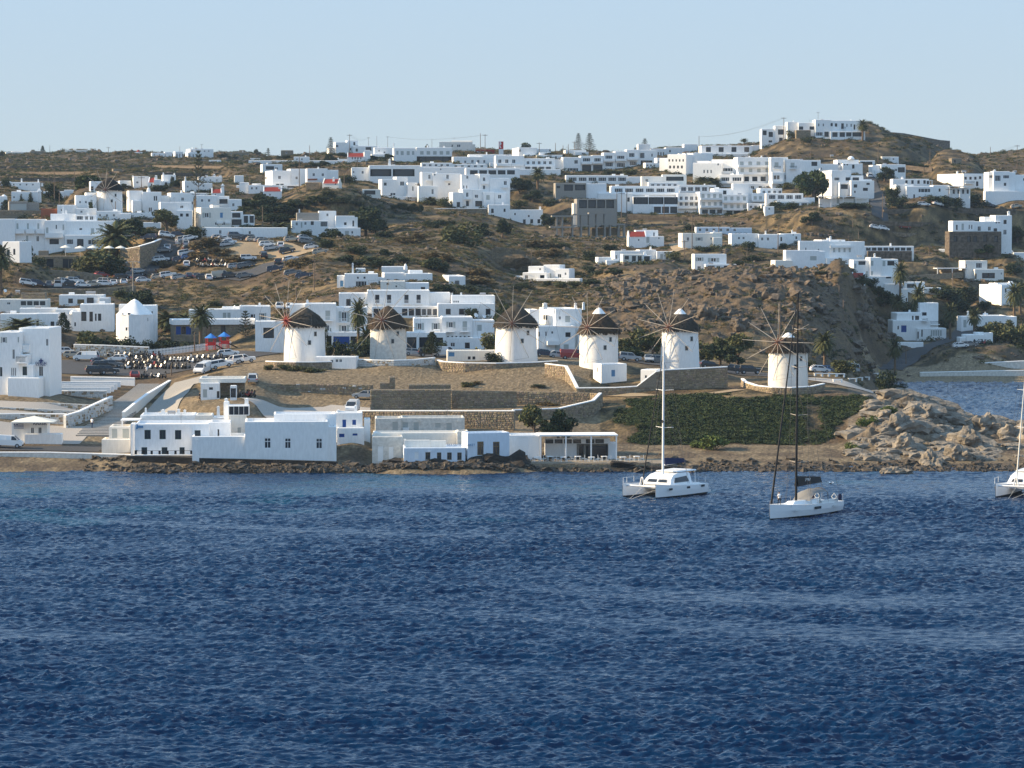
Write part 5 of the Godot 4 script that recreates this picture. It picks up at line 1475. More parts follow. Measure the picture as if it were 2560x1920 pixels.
func catamaran(label: String, at: Vector3, turn: float, jib: String) -> Node3D:
	var b := thing("catamaran", label, "sailing boat", at, turn, "anchored sailing boats")
	var sep := 2.75
	for sd in [-1.0, 1.0]:
		var hm := hull_mesh(12.6, 1.75, 1.35, 1.95, 0.7, 0.1)
		var h := part(b, "hull", hm[0].mesh(), M["gelcoat"], Vector3(0, 0, sep * sd))
		part(h, "bottom_paint", hm[1].mesh(), M["antifoul"])
		for px in [-4.6, -0.8, 3.6]:
			var pm := MB.new()
			pm.box(Vector3(-0.42, 0, -0.02), Vector3(0.42, 0.3, 0.03))
			part(h, "porthole", pm.mesh(), M["glass"], Vector3(px, 0.98, sd * (0.868 if px < 3 else 0.78)))
		# open transom steps
		var st := MB.new()
		st.box(Vector3(-7.1, 0.1, -0.6), Vector3(-6.2, 0.4, 0.6)); st.box(Vector3(-6.7, 0.4, -0.58), Vector3(-6.2, 0.75, 0.58))
		part(h, "transom_step", st.mesh(), M["gelshade"])
	var dk := MB.new()
	dk.hexa([Vector3(-5.6, 0.85, 2.4), Vector3(1.9, 0.95, 2.4), Vector3(2.2, 1.62, 2.4), Vector3(-5.6, 1.5, 2.4), Vector3(-5.6, 0.85, -2.4), Vector3(1.9, 0.95, -2.4), Vector3(2.2, 1.62, -2.4), Vector3(-5.6, 1.5, -2.4)])
	dk.tube(Vector3(5.6, 1.55, -2.8), Vector3(5.6, 1.55, 2.8), 0.13, 0.13, 8)
	part(b, "bridge_deck", dk.mesh(), M["gelcoat"])
	# saloon with rounded front, sloping windscreen
	var cb := MB.new()
	var pr := [[2.0, 1.6], [1.4, 2.35], [0.6, 2.85], [-0.8, 3.1], [-3.4, 3.05], [-3.7, 2.9], [-3.7, 1.5]]
	for i in pr.size() - 1:
		var w0 := 2.35 - maxf(0.0, pr[i][1] - 1.6) * 0.32
		var w1 := 2.35 - maxf(0.0, pr[i + 1][1] - 1.6) * 0.32
		var a := Vector3(pr[i][0], pr[i][1], -w0)
		var c := Vector3(pr[i + 1][0], pr[i + 1][1], -w1)
		cb.quad(a, c, Vector3(c.x, c.y, w1), Vector3(a.x, a.y, w0))
		for s in [-1.0, 1.0]:
			var p := Vector3(pr[i][0], pr[i][1], w0 * s)
			var q := Vector3(pr[i + 1][0], pr[i + 1][1], w1 * s)
			cb.quad(p, q, Vector3(q.x, 1.5, 2.35 * s), Vector3(p.x, 1.5, 2.35 * s))
	part(b, "saloon", cb.mesh(), M["gelcoat"])
	var wm := MB.new()
	for s in [-1.0, 1.0]:
		var p := [Vector3(1.86, 1.86, 0.12 * s), Vector3(1.55, 2.26, 0.12 * s), Vector3(1.52, 2.26, 1.55 * s), Vector3(1.82, 1.86, 1.75 * s)]
		wm.quad(p[0], p[1], p[2], p[3])
	part(b, "windscreen", wm.mesh(), M["glass"])
	for s in [-1.0, 1.0]:
		var sm := MB.new()
		sm.quad(Vector3(0.9, 1.8, 2.33 * s), Vector3(0.4, 2.45, 2.13 * s), Vector3(-2.6, 2.6, 2.09 * s), Vector3(-3.0, 1.8, 2.33 * s))
		part(b, "side_window", sm.mesh(), M["glass"])
	var bt := MB.new()
	bt.hexa([Vector3(-5.4, 3.2, 2.0), Vector3(-0.6, 3.2, 1.8), Vector3(-0.6, 3.32, 1.7), Vector3(-5.4, 3.35, 1.9), Vector3(-5.4, 3.2, -2.0), Vector3(-0.6, 3.2, -1.8), Vector3(-0.6, 3.32, -1.7), Vector3(-5.4, 3.35, -1.9)])
	for s in [-1.0, 1.0]:
		bt.tube(Vector3(-5.2, 1.4, 1.9 * s), Vector3(-5.2, 3.22, 1.85 * s), 0.05, 0.05, 6)
	part(b, "bimini", bt.mesh(), M["gelcoat"])
	var ms := MB.new()
	ms.tube(Vector3(0.3, 2.9, 0), Vector3(0.15, 21.8, 0), 0.17, 0.12, 10)
	var mast := part(b, "mast", ms.mesh(), M["gelcoat"])
	var sp := MB.new()
	for y in [9.5, 14.8]:
		sp.tube(Vector3(0.2, y, 0), Vector3(-0.15, y + 0.1, 1.5), 0.04, 0.03, 5); sp.tube(Vector3(0.2, y, 0), Vector3(-0.15, y + 0.1, -1.5), 0.04, 0.03, 5)
	part(mast, "spreader", sp.mesh(), M["gelcoat"])
	var rd := MB.new()
	rd.ball(Vector3(0.55, 10.4, 0), Vector3(0.28, 0.22, 0.28))
	part(mast, "radar", rd.mesh(), M["gelcoat"])
	var bm := MB.new()
	bm.tube(Vector3(0.0, 4.2, 0), Vector3(-5.4, 4.4, 0), 0.11, 0.1, 8)
	part(b, "boom", bm.mesh(), M["gelcoat"])
	var sb := MB.new()
	sb.hexa([Vector3(-5.2, 4.3, 0.3), Vector3(-0.1, 4.2, 0.3), Vector3(-0.1, 5.2, 0.06), Vector3(-5.2, 4.85, 0.06), Vector3(-5.2, 4.3, -0.3), Vector3(-0.1, 4.2, -0.3), Vector3(-0.1, 5.2, -0.06), Vector3(-5.2, 4.85, -0.06)])
	part(b, "sail_cover", sb.mesh(), M["navy"])
	var jb := MB.new()
	jb.tube(Vector3(5.6, 1.75, 0), Vector3(0.45, 19.6, 0), 0.11, 0.05, 6)
	part(b, "furled_jib", jb.mesh(), M[jib])
	var rg := MB.new()
	for s in [-1.0, 1.0]:
		rg.tube(Vector3(-1.5, 1.6, 3.3 * s), Vector3(0.2, 19.4, 0), 0.022, 0.022, 3, false)
		rg.tube(Vector3(-1.3, 1.6, 3.2 * s), Vector3(-0.15, 14.9, 1.5 * s), 0.018, 0.018, 3, false)
		rg.tube(Vector3(-0.15, 14.9, 1.5 * s), Vector3(0.18, 19.0, 0), 0.018, 0.018, 3, false)
		rg.tube(Vector3(-5.0, 4.5, 0.2 * s), Vector3(0.1, 13.5, 0), 0.015, 0.015, 3, false)
		rg.tube(Vector3(-2.5, 4.9, 0.2 * s), Vector3(0.1, 13.5, 0), 0.015, 0.015, 3, false)
	part(b, "rigging", rg.mesh(), M["wire"])
	var rl := MB.new()
	for s in [-1.0, 1.0]:
		for x in [5.9, 4.4, 2.6, -5.5, -3.8]:
			var zz: float = (sep + (0.25 if x > 5 else 0.65)) * s
			rl.tube(Vector3(x, 1.55 if x < 0 else 1.85, zz), Vector3(x, 2.35 if x < 0 else 2.6, zz), 0.025, 0.025, 5)
		rl.tube(Vector3(5.9, 2.6, (sep + 0.25) * s), Vector3(2.6, 2.6, (sep + 0.65) * s), 0.015, 0.015, 4, false)
		ring(rl, [Vector3(5.6, 1.6, 0.35 * s), Vector3(5.6, 2.75, 0.12 * s), Vector3(5.6, 2.75, -0.12 * s)], 0.09)
	part(b, "guard_rail", rl.mesh(), M["gelcoat"])
	var dg := MB.new()
	dg.ball(Vector3(-7.4, 0.95, 1.7), Vector3(0.3, 0.55, 0.4), 10, 6)
	dg.box(Vector3(-7.35, 0.1, 1.62), Vector3(-7.2, 0.6, 1.78))
	part(b, "outboard_motor", dg.mesh(), M["black"])
	var an := MB.new()
	an.tube(Vector3(5.6, 1.4, 0), Vector3(8.2, -0.3, 0.6), 0.025, 0.025, 4, false)
	an.tube(Vector3(6.2, 1.2, -2.75), Vector3(8.2, -0.3, 0.6), 0.02, 0.02, 4, false)
	part(b, "anchor_bridle", an.mesh(), M["canvas"])
	return b

func yacht():
	var at := un(2005, 1289, 421)
	at.y = 0.05
	var b := thing("sailing_yacht", "white monohull yacht with black mast and black sail cover", "sailing boat", at, PI + deg_to_rad(55), "anchored sailing boats")
	var hm := hull_mesh(16.6, 4.3, 1.35, 1.95, 0.75, 0.2, 26)
	var h := part(b, "hull", hm[0].mesh(), M["gelcoat"])
	part(h, "bottom_paint", hm[1].mesh(), M["antifoul"])
	for s in [-1.0, 1.0]:
		for px in [-0.5, 4.2, -5.2]:
			var pm := MB.new()
			pm.box(Vector3(-0.85 if px > -1 and px < 1 else -0.6, 0, -0.03), Vector3(0.85 if px > -1 and px < 1 else 0.6, 0.34 if px > -1 and px < 1 else 0.2, 0.03))
			part(h, "hull_window", pm.mesh(), M["glass"] if px > -1 and px < 1 else M["gelshade"], Vector3(px, 0.85, s * (2.135 if px < 1 else 1.72)))
	var ch := MB.new()
	ch.hexa([Vector3(-2.6, 1.4, 1.15), Vector3(3.6, 1.65, 0.7), Vector3(2.8, 2.0, 0.5), Vector3(-2.6, 2.0, 0.95), Vector3(-2.6, 1.4, -1.15), Vector3(3.6, 1.65, -0.7), Vector3(2.8, 2.0, -0.5), Vector3(-2.6, 2.0, -0.95)])
	part(b, "coachroof", ch.mesh(), M["gelcoat"])
	var sh := MB.new()
	var arc := [[0.2, 1.95], [-0.5, 2.8], [-1.2, 3.15], [-2.4, 3.3], [-4.2, 3.25], [-4.7, 3.0]]
	for i in arc.size() - 1:
		for e in 6:
			var t0 := lerpf(-1, 1, e / 6.0)
			var t1 := lerpf(-1, 1, (e + 1) / 6.0)
			var f := func(p, t): return Vector3(p[0], 1.6 + (p[1] - 1.6) * (1.0 - 0.25 * t * t), 1.3 * t)
			sh.quad(f.call(arc[i], t0), f.call(arc[i + 1], t0), f.call(arc[i + 1], t1), f.call(arc[i], t1))
	part(b, "sprayhood", sh.mesh(), M["grey_cloth"])
	var fr := MB.new()
	for x in [-2.4, -4.6]:
		ring(fr, [Vector3(x, 1.4, -1.32), Vector3(x, 2.7, -1.3), Vector3(x, 3.2, -0.6), Vector3(x, 3.3, 0), Vector3(x, 3.2, 0.6), Vector3(x, 2.7, 1.3), Vector3(x, 1.4, 1.32)], 0.045)
	part(b, "hood_frame", fr.mesh(), M["wire"])
	var ck := MB.new()
	ck.box(Vector3(-7.0, 1.36, -1.5), Vector3(-2.7, 1.75, -1.1)); ck.box(Vector3(-7.0, 1.36, 1.1), Vector3(-2.7, 1.75, 1.5))
	for s in [-1.0, 1.0]:
		ring(ck, [Vector3(-6.3, 2.0, 0.9 * s), Vector3(-6.3, 2.5, 1.3 * s), Vector3(-6.3, 2.0, 1.7 * s), Vector3(-6.3, 1.6, 1.3 * s), Vector3(-6.3, 2.0, 0.9 * s)], 0.04)
	part(b, "cockpit", ck.mesh(), M["gelshade"])
	var ms := MB.new()
	ms.tube(Vector3(1.6, 1.7, 0), Vector3(1.3, 29.2, 0), 0.17, 0.11, 10)
	var mast := part(b, "mast", ms.mesh(), M["black"])
	var sp := MB.new()
	for y in [7.0, 13.2, 19.5, 24.5]:
		sp.tube(Vector3(1.5, y, 0), Vector3(0.9, y + 0.15, 1.55 - y * 0.02), 0.05, 0.03, 5); sp.tube(Vector3(1.5, y, 0), Vector3(0.9, y + 0.15, -1.55 + y * 0.02), 0.05, 0.03, 5)
	part(mast, "spreader", sp.mesh(), M["spar"])
	var jb := MB.new()
	jb.tube(Vector3(8.0, 2.0, 0), Vector3(1.55, 28.4, 0), 0.15, 0.06, 8)
	part(b, "furled_jib", jb.mesh(), M["black"])
	var bm := MB.new()
	bm.tube(Vector3(1.4, 3.9, 0), Vector3(-4.6, 4.1, 0), 0.13, 0.12, 8)
	part(b, "boom", bm.mesh(), M["black"])
	var sb := MB.new()
	sb.hexa([Vector3(-4.7, 4.0, 0.35), Vector3(1.5, 3.9, 0.35), Vector3(1.5, 5.2, 0.1), Vector3(-4.7, 4.75, 0.1), Vector3(-4.7, 4.0, -0.35), Vector3(1.5, 3.9, -0.35), Vector3(1.5, 5.2, -0.1), Vector3(-4.7, 4.75, -0.1)])
	var cov := part(b, "sail_cover", sb.mesh(), M["black"])
	var tx := TextMesh.new()
	tx.text = "ZTM"
	tx.font_size = 64
	tx.pixel_size = 0.011
	tx.depth = 0.02
	var tn := part(cov, "lettering", tx, M["gelcoat"], Vector3(-1.0, 4.55, -0.265))
	tn.rotation = Vector3(0.14, PI, 0)
	var rg := MB.new()
	for s in [-1.0, 1.0]:
		rg.tube(Vector3(1.0, 1.6, 2.0 * s), Vector3(0.9, 7.15, 1.45 * s), 0.022, 0.022, 3, false)
		rg.tube(Vector3(0.9, 7.15, 1.45 * s), Vector3(0.9, 13.35, 1.3 * s), 0.02, 0.02, 3, false)
		rg.tube(Vector3(0.9, 13.35, 1.3 * s), Vector3(0.9, 19.65, 1.16 * s), 0.02, 0.02, 3, false)
		rg.tube(Vector3(0.9, 19.65, 1.16 * s), Vector3(1.3, 27.5, 0), 0.02, 0.02, 3, false)
		rg.tube(Vector3(-8.0, 1.5, 1.3 * s), Vector3(1.2, 29.0, 0), 0.02, 0.02, 3, false)
		rg.tube(Vector3(-4.4, 4.4, 0.2 * s), Vector3(1.3, 17.0, 0), 0.018, 0.018, 3, false)
		rg.tube(Vector3(1.0, 1.6, 1.9 * s), Vector3(1.4, 13.0, 0), 0.018, 0.018, 3, false)
	part(b, "rigging", rg.mesh(), M["wire"])
	var rl := MB.new()
	for s in [-1.0, 1.0]:
		for e in [[7.6, 0.45], [5.2, 1.35], [2.4, 1.95], [-0.5, 2.05], [-3.5, 2.0], [-6.2, 1.9], [-8.1, 1.6]]:
			rl.tube(Vector3(e[0], 1.4, e[1] * s), Vector3(e[0], 2.35, e[1] * s), 0.02, 0.02, 4)
		ring(rl, [Vector3(7.6, 2.3, 0.45 * s), Vector3(5.2, 2.3, 1.35 * s), Vector3(2.4, 2.28, 1.95 * s), Vector3(-0.5, 2.25, 2.05 * s), Vector3(-3.5, 2.25, 2.0 * s), Vector3(-6.2, 2.3, 1.9 * s), Vector3(-8.1, 2.3, 1.6 * s)], 0.015)
	part(b, "guard_rail", rl.mesh(), M["metal"])
	var wd := MB.new()
	for s in [-1.0, 1.0]:
		wd.tube(Vector3(-6.6, 2.0, 2.0 * s - 0.06), Vector3(-6.6, 2.0, 2.0 * s + 0.06), 0.42, 0.42, 12)
	part(b, "life_ring", wd.mesh(), M["navy"])
	var om := MB.new()
	om.ball(Vector3(-8.75, 1.0, -0.9), Vector3(0.35, 0.5, 0.4), 10, 6)
	om.tube(Vector3(-8.7, 0.9, -0.9), Vector3(-8.6, 0.1, -0.9), 0.09, 0.06, 6)
	part(b, "outboard_motor", om.mesh(), M["black"])
	# crew on the foredeck
	var dir := Vector3(cos(b.rotation.y), 0, -sin(b.rotation.y))
	var side := Vector3(sin(b.rotation.y), 0, cos(b.rotation.y))
	person(at + dir * 6.3 - side * 0.2 + Vector3(0, 1.72, 0), 0.3, "person in a white shirt standing on the yacht's bow", "white", "black", 0.25)
	person(at + dir * -3.6 + side * 0.5 + Vector3(0, 1.38, 0), 0.9, "person in a red shirt under the yacht's sprayhood", "tileroof", "navy", 0.1)

func boats():
	var a := un(1660, 1236, 453)
	a.y = 0.06
	catamaran("white catamaran with navy sail cover anchored off the beach restaurant", a, PI + deg_to_rad(54), "black")
	var c := un(2566, 1236, 453)
	c.y = 0.06
	catamaran("white catamaran with cream furled jib cut by the right edge", c, PI + deg_to_rad(66), "canvas")
	yacht()
	var gl := thing("seagull", "white seagull flying low right of the black-masted yacht", "bird", un(2076, 1209, 424), 0.5)
	var gm := MB.new()
	gm.ball(Vector3.ZERO, Vector3(0.28, 0.09, 0.09), 8, 5)
	gm.tube(Vector3(0.25, 0.02, 0), Vector3(0.36, 0.0, 0), 0.04, 0.01, 5)
	part(gl, "body", gm.mesh(), M["gelcoat"])
	for s in [-1.0, 1.0]:
		var wg := MB.new()
		wg.quad(Vector3(0.12, 0.04, 0.05 * s), Vector3(0.18, 0.24, 0.36 * s), Vector3(0.02, 0.23, 0.38 * s), Vector3(-0.12, 0.04, 0.05 * s))
		wg.quad(Vector3(0.18, 0.24, 0.36 * s), Vector3(0.0, 0.18, 0.75 * s), Vector3(-0.05, 0.17, 0.72 * s), Vector3(0.02, 0.23, 0.38 * s))
		part(gl, "wing", wg.mesh(), M["gelcoat"])

# ---------------------------------------------------------------- people: one continuous skin meshed from a field of tapered bones
func person(at: Vector3, turn: float, label: String, shirt: String, trousers: String, stride := 0.2):
	var o := thing("person", label, "person", at, turn)
	var J := {"hip": Vector3(0, 0.93, 0), "chest": Vector3(0, 1.33, 0.01), "neck": Vector3(0, 1.5, 0.01), "head": Vector3(0, 1.64, 0.03)}
	var bones := [["hip", "chest", 0.14, 0.165], ["chest", "neck", 0.1, 0.055], ["neck", "head", 0.055, 0.095]]
	for s in [-1, 1]:
		var k := "l" if s < 0 else "r"
		J[k + "hip"] = Vector3(0.09 * s, 0.9, 0); J[k + "knee"] = Vector3(0.11 * s, 0.5, 0.04 + stride * 0.5 * s); J[k + "ank"] = Vector3(0.12 * s, 0.09, stride * 0.8 * s); J[k + "toe"] = Vector3(0.13 * s, 0.04, stride * 0.8 * s + 0.16)
		J[k + "sh"] = Vector3(0.18 * s, 1.42, 0); J[k + "el"] = Vector3(0.25 * s, 1.14, -0.05 * s); J[k + "wr"] = Vector3(0.24 * s, 0.92, 0.1 - 0.1 * s); J[k + "ha"] = Vector3(0.23 * s, 0.8, 0.14 - 0.1 * s)
		bones += [[k + "hip", k + "knee", 0.088, 0.058], [k + "knee", k + "ank", 0.056, 0.04], [k + "ank", k + "toe", 0.045, 0.035], ["chest", k + "sh", 0.1, 0.065], [k + "sh", k + "el", 0.055, 0.042], [k + "el", k + "wr", 0.04, 0.03], [k + "wr", k + "ha", 0.036, 0.028]]
	var mb := MB.new()
	mb.use_c = true
	# surface nets on a coarse grid
	var cs := 0.035
	var nx := 24
	var ny := 54
	var nz := 26
	var org := Vector3(-nx * cs / 2, -0.03, -nz * cs / 2)
	var val := PackedFloat32Array()
	val.resize(nx * ny * nz)
	val.fill(1.0)
	for b in bones:
		var p: Vector3 = J[b[0]]
		var q: Vector3 = J[b[1]]
		var r0: float = b[2]
		var r1: float = b[3]
		var lo := (Vector3(minf(p.x, q.x), minf(p.y, q.y), minf(p.z, q.z)) - Vector3.ONE * 0.24 - org) / cs
		var hi := (Vector3(maxf(p.x, q.x), maxf(p.y, q.y), maxf(p.z, q.z)) + Vector3.ONE * 0.24 - org) / cs
		for i in range(maxi(0, int(lo.x)), mini(nx, int(hi.x) + 1)):
			for j in range(maxi(0, int(lo.y)), mini(ny, int(hi.y) + 1)):
				for k in range(maxi(0, int(lo.z)), mini(nz, int(hi.z) + 1)):
					var x := org + Vector3(i, j, k) * cs
					var t := clampf((x - p).dot(q - p) / (q - p).length_squared(), 0, 1)
					var dv := x.distance_to(p.lerp(q, t)) - lerpf(r0, r1, t)
					var id := (i * ny + j) * nz + k
					var h := clampf(0.5 + 0.5 * (val[id] - dv) / 0.04, 0, 1)
					val[id] = lerpf(val[id], dv, h) - 0.04 * h * (1 - h)
	var vert := {}
	for i in nx - 1:
		for j in ny - 1:
			for k in nz - 1:
				var sum := Vector3.ZERO
				var n := 0
				var neg := 0
				var cv := []
				for c in 8:
					var vv := val[((i + (c & 1)) * ny + j + ((c >> 1) & 1)) * nz + k + (c >> 2)]
					cv.append(vv)
					if vv < 0: neg += 1
				if neg == 0 or neg == 8:
					continue
				for c in 8:
					for ax in [1, 2, 4]:
						if c & ax == 0 and (cv[c] < 0) != (cv[c | ax] < 0):
							var t: float = cv[c] / (cv[c] - cv[c | ax])
							var p := Vector3(c & 1, (c >> 1) & 1, c >> 2)
							var dd := Vector3(1 if ax == 1 else 0, 1 if ax == 2 else 0, 1 if ax == 4 else 0)
							sum += p + dd * t
							n += 1
				vert[(i * ny + j) * nz + k] = org + (Vector3(i, j, k) + sum / n) * cs
	var colr := func(y: float, x: float) -> Color:
		if y > 1.66: return Color(0.03, 0.02, 0.015)
		if y > 1.49 or (absf(x) > 0.19 and y < 1.2): return Color(0.42, 0.26, 0.18)
		if y > 0.92: return M[shirt].albedo_color.srgb_to_linear()
		if y < 0.08: return Color(0.05, 0.04, 0.035)
		return M[trousers].albedo_color.srgb_to_linear()
	for i in range(1, nx - 1):
		for j in range(1, ny - 1):
			for k in range(1, nz - 1):
				var id := (i * ny + j) * nz + k
				var a := val[id]
				for ax in 3:
					var st: int = [ny * nz, nz, 1][ax]
					var b := val[id + st]
					if (a < 0) == (b < 0):
						continue
					var u: int = [nz, 1, ny * nz][ax]
					var w: int = [1, ny * nz, nz][ax]
					var q := [id, id - u, id - u - w, id - w]
					if not (vert.has(q[0]) and vert.has(q[1]) and vert.has(q[2]) and vert.has(q[3])):
						continue
					var m: Vector3 = (vert[q[0]] + vert[q[2]]) / 2
					mb.col = colr.call(m.y, m.x)
					if a < 0:
						mb.quad(vert[q[3]], vert[q[2]], vert[q[1]], vert[q[0]])
					else:
						mb.quad(vert[q[0]], vert[q[1]], vert[q[2]], vert[q[3]])
	part(o, "body", mb.mesh(), M["cloth"])

# ---------------------------------------------------------------- plants
var PLANT := {}
func leaf_quad(mb: MB, p: Vector3, s: float, up := 0.0):
	var a := Vector3(rng.randfn(), rng.randfn(), rng.randfn()).normalized()
	var b := a.cross(Vector3(rng.randfn(), rng.randfn() + up, rng.randfn())).normalized()
	var c := a.cross(b)
	var w := s * rng.randf_range(0.35, 0.6)
	var l := s * rng.randf_range(0.7, 1.1)
	var v := rng.randf_range(0.7, 1.35)
	mb.col = Color(v * rng.randf_range(0.9, 1.15), v, v * rng.randf_range(0.8, 1.1))
	mb.tri(p - b * w, p + c * l, p + b * w)
	mb.tri(p + b * w, p - c * l, p - b * w)

func crown(blobs: Array, n: int, s: float) -> Mesh:
	var mb := MB.new()
	mb.use_c = true
	var tot := 0.0
	for b in blobs:
		tot += b[1].x * b[1].z
	for b in blobs:
		var r: Vector3 = b[1]
		for i in int(n * r.x * r.z / tot):
			var d := Vector3(rng.randfn(), rng.randfn(), rng.randfn()).normalized()
			var q := pow(rng.randf(), 0.4)
			leaf_quad(mb, b[0] + d * r * q, s)
	return mb.mesh()

func proto(key: String, trunk: Mesh, bark: String, crowns: Array):
	var o := Node3D.new()
	if trunk:
		part(o, "trunk", trunk, M[bark])
	for c in crowns:
		part(o, c[2] if c.size() > 2 else "crown", c[0], M[c[1]])
	if not PLANT.has(key):
		PLANT[key] = []
	PLANT[key].append(o)

func make_plants():
	# round, spreading trees; unit size one wide, one high
	for v in 4:
		for mt in [["tree_dark", "leaf_dark"], ["tree_olive", "leaf_olive"], ["tree_mid", "leaf_mid"]]:
			var bl := []
			for i in 13:
				var th := rng.randf() * TAU
				var rr := rng.randf_range(0.05, 0.34)
				bl.append([Vector3(cos(th) * rr, rng.randf_range(0.36, 0.82) - rr * 0.35, sin(th) * rr), Vector3(1, 0.85, 1) * rng.randf_range(0.1, 0.2)])
			var t := MB.new()
			t.path([Vector3(0, -0.08, 0), Vector3(0.02, 0.2, 0.01), Vector3(-0.01, 0.5, 0)], [0.045, 0.035, 0.015])
			for i in 5:
				var e: Vector3 = bl[i][0]
				t.tube(Vector3(0.02, 0.2 + i * 0.05, 0.01), e, 0.022, 0.006, 5)
			proto(mt[0], t.mesh(), "bark", [[crown(bl, 1700, 0.052), mt[1]]])
	# shrubs: crown to the ground
	for v in 3:
		for mt in [["shrub_dark", "leaf_dark"], ["shrub_olive", "leaf_olive"], ["shrub_dry", "leaf_dry"], ["shrub_green", "leaf_green"]]:
			var bl := []
			for i in 11:
				var th := rng.randf() * TAU
				var rr := rng.randf_range(0.0, 0.38)
				bl.append([Vector3(cos(th) * rr, rng.randf_range(0.12, 0.72) * (1 - rr * 0.9), sin(th) * rr), Vector3(0.17, 0.24, 0.17) * rng.randf_range(0.75, 1.25)])
			var t := MB.new()
			for i in 4:
				t.tube(Vector3(0, -0.1, 0), bl[i][0], 0.02, 0.006, 5)
			proto(mt[0], t.mesh(), "bark", [[crown(bl, 1200, 0.055), mt[1], "foliage"]])
	# star-tiered pines
	for v in 2:
		var t := MB.new()
		t.path([Vector3(0, -0.03, 0), Vector3(0, 0.5, 0), Vector3(0.004, 1.0, 0)], [0.016, 0.011, 0.003])
		var mb := MB.new()
		mb.use_c = true
		var tiers := 9 if v == 0 else 14
		for j in tiers:
			var f := float(j) / tiers
			var y := 0.2 + 0.78 * f
			var L := (0.5 * pow(1.0 - f, 0.8) + 0.04) * rng.randf_range(0.85, 1.1)
			for i in 8:
				var th := TAU * i / 8 + j * 0.4 + rng.randf_range(-0.1, 0.1)
				var tip := Vector3(cos(th) * L, y + 0.02 + L * (0.22 if v == 0 else 0.06), sin(th) * L)
				t.tube(Vector3(0, y, 0), tip, 0.006, 0.002, 4)
				for q in 18:
					leaf_quad(mb, Vector3(0, y, 0).lerp(tip, rng.randf_range(0.25, 1.0)) + Vector3(rng.randfn(), rng.randfn() * 0.4, rng.randfn()) * 0.018, 0.026 if v == 0 else 0.042)
		proto("pine_thin" if v == 0 else "pine_full", t.mesh(), "bark", [[mb.mesh(), "leaf_dark"]])
	# cypress
	var cb := []
	for i in 12:
		cb.append([Vector3(rng.randfn() * 0.05, 0.1 + i * 0.072, rng.randfn() * 0.05), Vector3(0.42, 0.14, 0.42) * (1.0 - i * 0.06)])
	var ct := MB.new()
	ct.tube(Vector3(0, -0.05, 0), Vector3(0, 0.9, 0), 0.06, 0.02)
	proto("cypress", ct.mesh(), "bark", [[crown(cb, 900, 0.05), "leaf_dark"]])
	# palms: one high to the crown's top, fronds as curved ribs with leaflets
	for v in 2:
		var t := MB.new()
		var low := v == 1
		var hh := 0.72 if not low else 0.42
		t.path([Vector3(0, -0.05, 0), Vector3(0.015, hh * 0.5, 0.01), Vector3(0.0, hh, 0)], [0.05, 0.04, 0.045] if not low else [0.085, 0.075, 0.09], 8)
		var fr := MB.new()
		fr.use_c = true
		var skirt := MB.new()
		skirt.use_c = true
		for i in 64:
			var th := i * 2.39996
			var el := lerpf(1.35, -0.6, i / 64.0)
			var L := (0.34 if not low else 0.52) * rng.randf_range(0.85, 1.1)
			var p := Vector3(0, hh, 0)
			var dir := Vector3(cos(th) * cos(el), sin(el), sin(th) * cos(el))
			for q in 9:
				var nx := p + dir * (L / 9)
				fr.col = Color(1, 1, 1) * rng.randf_range(0.8, 1.2)
				var sd := dir.cross(Vector3.UP).normalized()
				fr.tri(p - sd * 0.004, nx, p + sd * 0.004)
				for s in [-1.0, 1.0]:
					var lt: Vector3 = p + sd * s * L * 0.2 * sin(PI * (0.15 + 0.8 * q / 9.0)) + dir * L * 0.1 - Vector3(0, L * 0.06, 0)
					fr.tri(p, lt, nx + dir * L * 0.05)
				p = nx
				dir = (dir - Vector3(0, 0.16, 0)).normalized()
		for i in 40:
			var th := rng.randf() * TAU
			var y := hh - rng.randf_range(0.0, 0.13 if not low else 0.06)
			skirt.col = Color(1, 1, 1) * rng.randf_range(0.7, 1.3)
			var r := 0.05 if not low else 0.1
			skirt.tri(Vector3(cos(th) * r * 0.6, y, sin(th) * r * 0.6), Vector3(cos(th + 0.3) * r * 1.5, y - 0.09, sin(th + 0.3) * r * 1.5), Vector3(cos(th + 0.5) * r * 0.7, y, sin(th + 0.5) * r * 0.7))
		proto("palm" if not low else "palm_low", t.mesh(), "palmbark", [[fr.mesh(), "leaf_palm", "fronds"], [skirt.mesh(), "leaf_dry", "dead_fronds"]])

var NAMES := {"tree_dark": ["tree", "dark green tree", "tree"], "tree_olive": ["tree", "olive green tree", "tree"], "tree_mid": ["tree", "bushy green tree", "tree"], "shrub_dark": ["shrub", "dark green shrub", "shrub"], "shrub_olive": ["shrub", "olive shrub", "shrub"], "shrub_dry": ["shrub", "dry brown shrub", "shrub"], "shrub_green": ["shrub", "bright green shrub", "shrub"], "pine_thin": ["norfolk_pine", "tall thin tiered pine", "pine tree"], "pine_full": ["norfolk_pine", "dense tiered pine", "pine tree"], "cypress": ["cypress_tree", "narrow dark cypress", "cypress"], "palm": ["palm_tree", "tall palm", "palm tree"], "palm_low": ["palm_tree", "low spreading palm", "palm tree"]}
const ORD := ["leftmost", "second from left", "third from left", "fourth from left", "fifth from left", "sixth from left", "seventh from left", "eighth from left", "ninth from left", "tenth from left", "eleventh from left", "twelfth from left", "thirteenth from left", "fourteenth from left", "fifteenth from left", "sixteenth from left", "seventeenth from left", "eighteenth from left", "nineteenth from left", "twentieth from left", "21st from left", "22nd from left", "23rd from left", "24th from left"]
func ordinal(i: int) -> String:
	return ORD[i] if i < ORD.size() else "%dth from left" % (i + 1)

